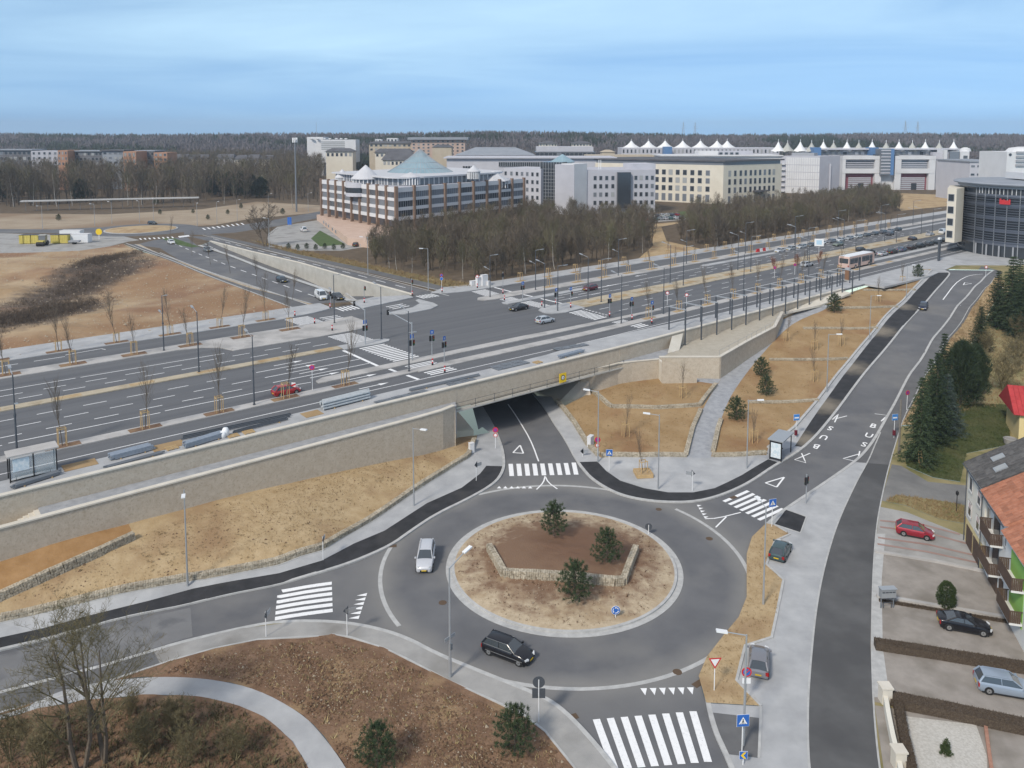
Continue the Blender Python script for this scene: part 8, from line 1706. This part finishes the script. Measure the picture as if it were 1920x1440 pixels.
spruce(1868, 615, 500, 0, 'spruce next to the street end, left of the big group', 1.0); spruce(1893, 625, 470, 1, 'big spruce in the right-hand group below the curved office', 1.0); spruce(1925, 640, 465, 0, 'spruce cut by the right picture edge below the curved office', 1.0); spruce(1908, 590, 478, 1, 'lighter spruce inside the right-hand group', .9); spruce(1740, 805, 660, 1, 'light spruce between the front spruces', .75)
x, y, z = G(1774, 1141); plant(*conifer(21, 2.3, 1.5, 1500, 10, 'thuja', thujam, .09, .03), 'egg-shaped clipped thuja between two forecourts', 'shrub', (x, y, z + .1), 0, 1, 'clipped_thuja'); x, y, z = G(1773, 1416); plant(*conifer(22, 1.15, .8, 260, 12, 'spruce', thujam, .10, .025), 'tiny conical conifer on the pebble bed', 'shrub', (x, y, z + .1), 0, 1, 'dwarf_conifer')
# ---- hedges
def hedge(label, pts, w, h, name='hedge'):
    P = densify(Gp(pts), .5); rng = np.random.default_rng(len(label)); r = thing(name, label, 'hedge'); mb = MB(); ribbon(mb, P, w * .8, hl_many, -.1, h * .93); ob('core', mb, hedgem, r)
    L = sum(math.dist(a, b) for a, b in zip(P[:-1], P[1:])); n = int(L * 420); t = rng.random(n) * (len(P) - 1); i = t.astype(int); f = (t - i)[:, None]; A = np.array(P); Q = A[i] * (1 - f) + A[np.minimum(i + 1, len(P) - 1)] * f
    dn = np.array([(b[1] - a[1], a[0] - b[0]) for a, b in zip(P[:-1], P[1:])]); dn /= np.linalg.norm(dn, axis=1, keepdims=True); dn = dn[np.minimum(i, len(P) - 2)]
    s = rng.uniform(-1, 1, n); zz = np.where(np.abs(s) > .8, rng.random(n), 1.0) * h * .92; Z = hl_many(Q) + zz; X = np.column_stack([Q + dn * (np.clip(s * 1.1, -.82, .82) * w / 2)[:, None], Z])
    D = np.column_stack([dn * np.where(np.abs(s) > .8, np.sign(s), s * .4)[:, None], np.full(n, .7)]) + rng.normal(size=(n, 3)) * .5; D /= np.linalg.norm(D, axis=1, keepdims=True)
    V, F = blades(X, D, rng.uniform(.06, .16, n), rng.uniform(.02, .05, n), rng); put('twigs', mesh_np('twigs', V, F, hedgem), r)
hedge('brown clipped hedge below the black coupe', [(1640, 1216), (1750, 1233), (1925, 1262)], 1.0, .75); hedge('long brown hedge above the pebble bed', [(1672, 1322), (1780, 1343), (1960, 1382)], 1.3, .8); hedge('brown hedge running down behind the beige garden wall', [(1683, 1330), (1694, 1390), (1712, 1470)], .7, .8); hedge('thin low brown hedge strip under the clipped thuja', [(1648, 1129), (1760, 1148), (1925, 1175)], .4, .25)
hedge('low brown hedge along the left end of the long hedge', [(1660, 1315), (1690, 1335)], .5, .6)
# ---- woods
def wood(name, label, poly, n, h0, h1, m, twigs, tl, tw, zf, seed, mt=barkB, crown=(.25, 1.0), kind='stuff'):
    rng = np.random.default_rng(seed); P = []; xs = [p[0] for p in poly]; ys = [p[1] for p in poly]
    while len(P) < n:
        q = np.column_stack([rng.uniform(min(xs), max(xs), n * 2), rng.uniform(min(ys), max(ys), n * 2)]); P.extend(q[inpoly(q, poly)].tolist())
    P = np.array(P[:n]); Z = zf(P); H = rng.uniform(h0, h1, n)
    # trunks and limbs
    base = np.column_stack([P, Z - .2]); nl = 9
    D = np.tile([0, 0, 1.0], (n, 1)) + rng.normal(size=(n, 3)) * .04; D /= np.linalg.norm(D, axis=1, keepdims=True)
    V1, F1 = blades(base, D, H * .95, H * .028 + .05, rng); V1b, F1b = blades(base, D, H * .95, H * .028 + .05, rng)
    k = twigs; t = crown[0] + (crown[1] - crown[0]) * rng.random((n, k)) ** .8; a = rng.random((n, k)) * math.tau; rad = (.30 * np.sin(np.clip((t - crown[0]) / (1.02 - crown[0]), 0, 1) * math.pi * .9 + .15)) * rng.random((n, k)) ** .5 * H[:, None] * .75
    X = np.stack([P[:, :1] + rad * np.cos(a), P[:, 1:2] + rad * np.sin(a), Z[:, None] + t * H[:, None]], -1).reshape(-1, 3)
    D = np.stack([np.cos(a) * .5, np.sin(a) * .5, np.full_like(a, .9)], -1).reshape(-1, 3) + rng.normal(size=(n * k, 3)) * .35; D /= np.linalg.norm(D, axis=1, keepdims=True)
    V2, F2 = blades(X - D * tl * .5, D, tl * rng.uniform(.6, 1.5, n * k), tw * rng.uniform(.6, 1.4, n * k), rng)
    V = np.concatenate([V1, V1b, V2]); F = np.concatenate([F1, F1b + len(V1), F2 + len(V1) + len(V1b)]); mi = np.concatenate([np.ones(len(F1) + len(F1b), int), np.zeros(len(F2), int)])
    return put(name, mesh_np(name, V, F, [m, mt], mi), kind=kind, label=label, cat='woodland')
w1 = Z7([(690, 494), (760, 506), (905, 531), (1000, 512), (1180, 482), (1225, 465), (1235, 425), (1120, 412), (985, 410), (900, 425), (800, 447), (745, 457), (700, 472)])
w2 = Z7([(1275, 452), (1330, 468), (1500, 436), (1690, 396), (1660, 370), (1560, 384), (1480, 400), (1380, 405), (1300, 418)])
wood('bare_woodland', 'dense bare brown woodland between the boulevard and the bank', w1, 620, 6, 9.5, twigW, 190, 1.5, .085, hu_many, 5); wood('bare_woodland', 'bare brown woodland strip below the beige office and the school', w2, 620, 6, 9, twigW, 170, 1.5, .095, hu_many, 6)
w3 = Z7([(-300, 390), (0, 389), (110, 384), (380, 383), (480, 374), (600, 383), (604, 330), (520, 318), (330, 318), (0, 322), (-300, 325)])
wood('bare_woodland', 'broad bare woodland behind the long canopy on the left', w3, 1700, 14.5, 20, twigW, 150, 2.6, .18, hu_many, 7)
_sb = [px_blob(*b) for b in SCRUB]; _rg = np.random.default_rng(8)
_sp = np.concatenate([np.column_stack([_rg.normal(b[0], b[2] * .42, 700), _rg.normal(b[1], b[3] * .42, 700)]) for b in _sb]); _sp = _sp[inpoly(_sp, dirtP)]
def scrub():
    n = len(_sp); k = 16; H = _rg.uniform(.25, .9, n); Z = hu_many(_sp) - .1; a = _rg.random((n, k)) * math.tau; rad = _rg.random((n, k)) * .7; t = _rg.random((n, k))
    X = np.stack([_sp[:, :1] + rad * np.cos(a), _sp[:, 1:2] + rad * np.sin(a), Z[:, None] + t * H[:, None]], -1).reshape(-1, 3); D = np.tile([0, 0, .8], (n * k, 1)) + _rg.normal(size=(n * k, 3)) * .5; D /= np.linalg.norm(D, axis=1, keepdims=True)
    V, F = blades(X, D, _rg.uniform(.25, .7, n * k), _rg.uniform(.03, .08, n * k), _rg); put('bare_scrub', mesh_np('bare_scrub', V, F, scrubm), kind='stuff', label='dark low scrub filling the hollow of the dirt field')
scrub()
w4 = Z7([(1290, 392), (1480, 384), (1560, 376), (1560, 368), (1400, 376), (1290, 384)])
wood('bare_woodland', 'thin bare trees and shrubs in front of the beige office', w4, 70, 3, 6, twigW, 90, 1.2, .08, hu_many, 9)
wood('bare_scrub', 'low scrub at the foot of the bank podium', Z7([(690, 476), (745, 458), (900, 428), (985, 411), (940, 408), (760, 446)]), 160, 1.5, 4, twigW, 90, 1.0, .07, hu_many, 10, crown=(.05, 1))
# ridge forest to the horizon
def ridge():
    rng = np.random.default_rng(12); n = 15000; a = rng.uniform(-.74, .74, n); d = 640 + 900 * rng.random(n) ** 1.3; P = np.column_stack([d * a * 1.0, d]); keep = ~((d < 760) & (P[:, 0] > 120)); P = P[keep]; n = len(P); Z = hu_many(P); H = rng.uniform(8, 13.5, n) * (1 + .12 * np.sin(P[:, 0] * .012))
    k = 12; t = rng.uniform(.05, .85, (n, k)); ph = rng.random((n, k)) * math.tau; rad = rng.random((n, k)) * 3.2
    X = np.stack([P[:, :1] + rad * np.cos(ph), P[:, 1:2] + rad * np.sin(ph), Z[:, None] + t * H[:, None]], -1).reshape(-1, 3); D = np.tile([0, 0, 1.0], (n * k, 1)) + rng.normal(size=(n * k, 3)) * .28; D /= np.linalg.norm(D, axis=1, keepdims=True)
    V, F = blades(X, D, rng.uniform(3, 5.5, n * k), rng.uniform(1.2, 2.6, n * k), rng); ev = np.repeat((noise_np(P) > .18).astype(int), k)
    put('forest', mesh_np('forest', V, F, [twigF, ndlF], ev), kind='stuff', label='bare forest covering the ridge along the whole horizon', cat='forest')
def noise_np(P): return np.array([noise.noise(Vector((x * .006, y * .006, 2))) + .25 * noise.noise(Vector((x * .05, y * .05, 7))) for x, y in P])
ridge()
# individual trees one can tell apart in and before the woods
WT = [bare_tree(60 + i, 10, .9, .12, 3, (16, 6, 4), up=.6, fork=.25, twig=.02, mc=twigW) for i in range(2)]; BT = [bare_tree(70 + i, 10, .8, .11, 3, (16, 6, 4), up=.62, fork=.3, twig=.018, mt=barkP, mc=twigW) for i in range(2)]
rr = random.Random(4)
for i, (px, py, s) in enumerate(((730, 505, .8), (745, 508, .85), (757, 510, .8), (772, 512, .75), (868, 523, .8), (930, 524, .95), (985, 514, 1.0), (1040, 505, 1.05), (1092, 497, .9), (1140, 489, .9), (1205, 474, .85), (1300, 462, 1.1), (1345, 463, 1.0), (1420, 450, .9), (1500, 433, .9), (1590, 416, .85), (1650, 402, .85))):
    x, y = W(px, py, ZB); plant(*(BT if i % 3 != 2 else WT)[i % 2], f'{ORD[i]} pale-stemmed bare tree from the left along the wood front', 'tree', (x, y, ZB - .1), i, s, 'bare_tree', 'single bare trees at the wood front')
for i, (px, py, s) in enumerate(((26, 388, 1.6), (107, 387, 1.8), (62, 386, 1.4), (240, 385, 1.9), (266, 384, 1.3), (292, 384, 1.4), (136, 386, 1.3), (550, 392, 1.3), (420, 383, 1.2))):
    x, y = W(px, py, ZB); plant(*BT[i % 2], f'{ORD[i]} birch standing before the wood behind the long canopy', 'tree', (x, y, ZB - .1), i, s, 'birch_tree', 'birches behind the long canopy')
FC = conifer(41, 12, 7.5, 420, 10, 'pine', ndlF, 1.1, .32)
for i, (px, py, s) in enumerate(((5, 378, 1.25), (22, 372, 1.15), (45, 366, 1.05), (66, 360, 1.0), (88, 362, .9), (150, 377, .85), (165, 372, .8), (392, 366, .95), (412, 368, 1.05), (432, 366, 1.0), (452, 368, 1.05), (470, 370, .95), (490, 371, .85), (405, 360, 1.0), (440, 360, 1.0), (466, 361, .95), (690, 330, .8), (706, 330, .8), (725, 332, .75))):
    x, y = W(px, py, ZB); plant(*FC, f'{ORD[i]} dark far conifer from the left in the woods', 'tree', (x, y, ZB), i * 1.7, s, 'far_conifer', 'dark conifers in the left wood')
for i, (px, py, s) in enumerate(((110, 414, .5), (293, 383, .6), (300, 402, .4), (362, 400, .35), (390, 412, .4), (427, 402, .4), (452, 391, .45), (530, 402, .5))):
    x, y = W(px, py, ZB); plant(*PINE[i % 3], f'{ORD[i]} small shrub-like pine on the tan slope behind the far roundabout', 'shrub', (x, y, ZB), i, s * 1.6, 'small_pine', 'small pines on the tan slope')
for i in range(7):
    x, y = W(541 + i * 17, 467 + (i % 2) * 2, ZB); plant(*PINE[i % 3], f'{ORD[i]} round low shrub along the far car park fence', 'shrub', (x, y, ZB), i, .55, 'low_shrub', 'shrubs by the far car park')
# ---- ground litter: stones, clods, dry tufts
def scatter(name, poly, n, size, m, zf, seed, blade=False, label=None):
    rng = np.random.default_rng(seed); P = []; xs = [p[0] for p in poly]; ys = [p[1] for p in poly]
    for _ in range(40):
        q = np.column_stack([rng.uniform(min(xs), max(xs), n), rng.uniform(min(ys), max(ys), n)]); P.extend(q[inpoly(q, poly)].tolist())
        if len(P) >= n: break
    P = np.array(P[:n]); n = len(P); Z = zf(P); S_ = size * rng.lognormal(0, .45, n)
    if blade:
        k = 5; X = np.repeat(np.column_stack([P, Z]), k, 0) + rng.normal(size=(n * k, 3)) * [.06, .06, 0]; D = rng.normal(size=(n * k, 3)) * .45 + [0, 0, 1]; D /= np.linalg.norm(D, axis=1, keepdims=True)
        V, F = blades(X, D, np.repeat(S_, k) * rng.uniform(.7, 1.3, n * k), np.repeat(S_, k) * .22, rng)
    else:
        T = np.array([(1, 0, -.3), (-.5, .87, -.3), (-.5, -.87, -.3), (0, 0, .75)]); V = (T[None] * (S_[:, None, None]) * rng.uniform(.6, 1.4, (n, 4, 3)) + np.column_stack([P, Z])[:, None, :]).reshape(-1, 3)
        F = (np.array([(0, 1, 3), (1, 2, 3), (2, 0, 3)])[None] + (np.arange(n) * 4)[:, None, None]).reshape(-1, 3)
    put(name, mesh_np(name, V, F, m), kind='stuff', label=label)
stonem = mat('pebble_pale', (.42, .36, .28), (.30, .24, .17), scale=9); clodm = mat('clod_brown', (.11, .065, .04), (.19, .12, .075), scale=9); strawm = mat('straw', (.34, .26, .13), (.42, .34, .19), scale=6); dryg = mat('dry_tuft', (.24, .17, .09), (.32, .24, .13), scale=4)
hz = lambda o: (lambda P: hl_many(P) + o)
mulch_clip = Gp([(300, 1262), (403, 1228), (564, 1205), (616, 1204), (720, 1230), (841, 1292), (922, 1330), (1023, 1392), (1060, 1440), (1080, 1500), (700, 1500), (655, 1440), (604, 1370), (564, 1330), (483, 1288), (403, 1270)]); mulch_in = Gp([(0, 1365), (161, 1325), (282, 1315), (362, 1316), (443, 1333), (503, 1362), (540, 1395), (575, 1445), (590, 1500), (0, 1500)])
scatter('loose_stones', mulch_clip, 1500, .045, stonem, hz(.15), 1); scatter('soil_clods', mulch_clip, 7000, .07, clodm, hz(.14), 2); scatter('dry_grass', mulch_clip, 1600, .13, strawm, hz(.12), 3, True); scatter('undergrowth', mulch_in, 3800, .2, twigY, hz(.1), 4, True); scatter('soil_clods', mulch_in, 2500, .08, clodm, hz(.14), 5)
slope_clip = Gp([(0, 1130), (252, 1015), (400, 950), (640, 885), (760, 845), (845, 812), (880, 830), (868, 852), (773, 912), (700, 962), (604, 1018), (523, 1044), (342, 1078), (121, 1126), (0, 1154)])
scatter('dry_grass', slope_clip, 5500, .075, dryg, hz(.12), 6, True); scatter('soil_clods', slope_clip, 1500, .045, clodm, hz(.12), 7)
isl_c = arc(9.9, 0, math.tau, 40); ih = lambda P: np.array([island_h(x, y) for x, y in P]); scatter('dry_grass', isl_c, 2600, .08, clodm, ih, 8, True); scatter('loose_stones', isl_c, 2500, .04, stonem, ih, 9)
gA = Gp([(1130, 848), (1285, 848), (1308, 775), (1150, 778), (1105, 740), (1055, 760), (1085, 795)]); gB = Gp([(1110, 722), (1150, 752), (1305, 752), (1335, 726), (1200, 718)]); gC = Gp([(1345, 850), (1436, 848), (1520, 762), (1630, 632), (1740, 512), (1690, 510), (1600, 545), (1560, 590), (1480, 630), (1400, 705), (1360, 790)])
for i, (q, n) in enumerate(((gA, 2500), (gB, 1500), (gC, 9000))): scatter('dry_grass', q, n, .07, dryg, hz(.13), 20 + i, True)
scatter('grass', lawn, 16000, .10, grass, hz(.14), 30, True); scatter('dry_grass', hstrip, 1500, .14, dryg, hz(.12), 31, True); scatter('dry_grass', bankR, 5000, .16, dryg, hz(.25), 32, True)
bk = Gp([(1780, 780), (1800, 700), (1850, 610), (1890, 535), (1960, 560), (1960, 740), (1895, 760)]); scatter('dry_grass', bk, 7000, .2, dryg, hz(.1), 33, True); scatter('dry_grass', verge, 1500, .07, dryg, hz(.16), 34, True)
scatter('dirt_stones', dirtP, 5000, .10, stonem, lambda P: hu_many(P) + .1, 35); scatter('dry_grass', gverge, 3500, .3, dryg, hu_many, 36, True)
# ================================================================== THE AIR
hz_m = bpy.data.materials.new('haze_air'); hz_m.use_nodes = True; _N = hz_m.node_tree.nodes; _N.clear()
_o = _N.new('ShaderNodeOutputMaterial'); _v = _N.new('ShaderNodeVolumePrincipled'); _v.inputs['Color'].default_value = (.80, .87, .96, 1); _v.inputs['Density'].default_value = .00022; _v.inputs['Anisotropy'].default_value = .3
hz_m.node_tree.links.new(_v.outputs[0], _o.inputs['Volume'])
put('haze', MB().box(-2700, -420, -8, 3000, 3500, 90).mesh('haze', hz_m), kind='stuff', label='thin pale air over the whole plateau')
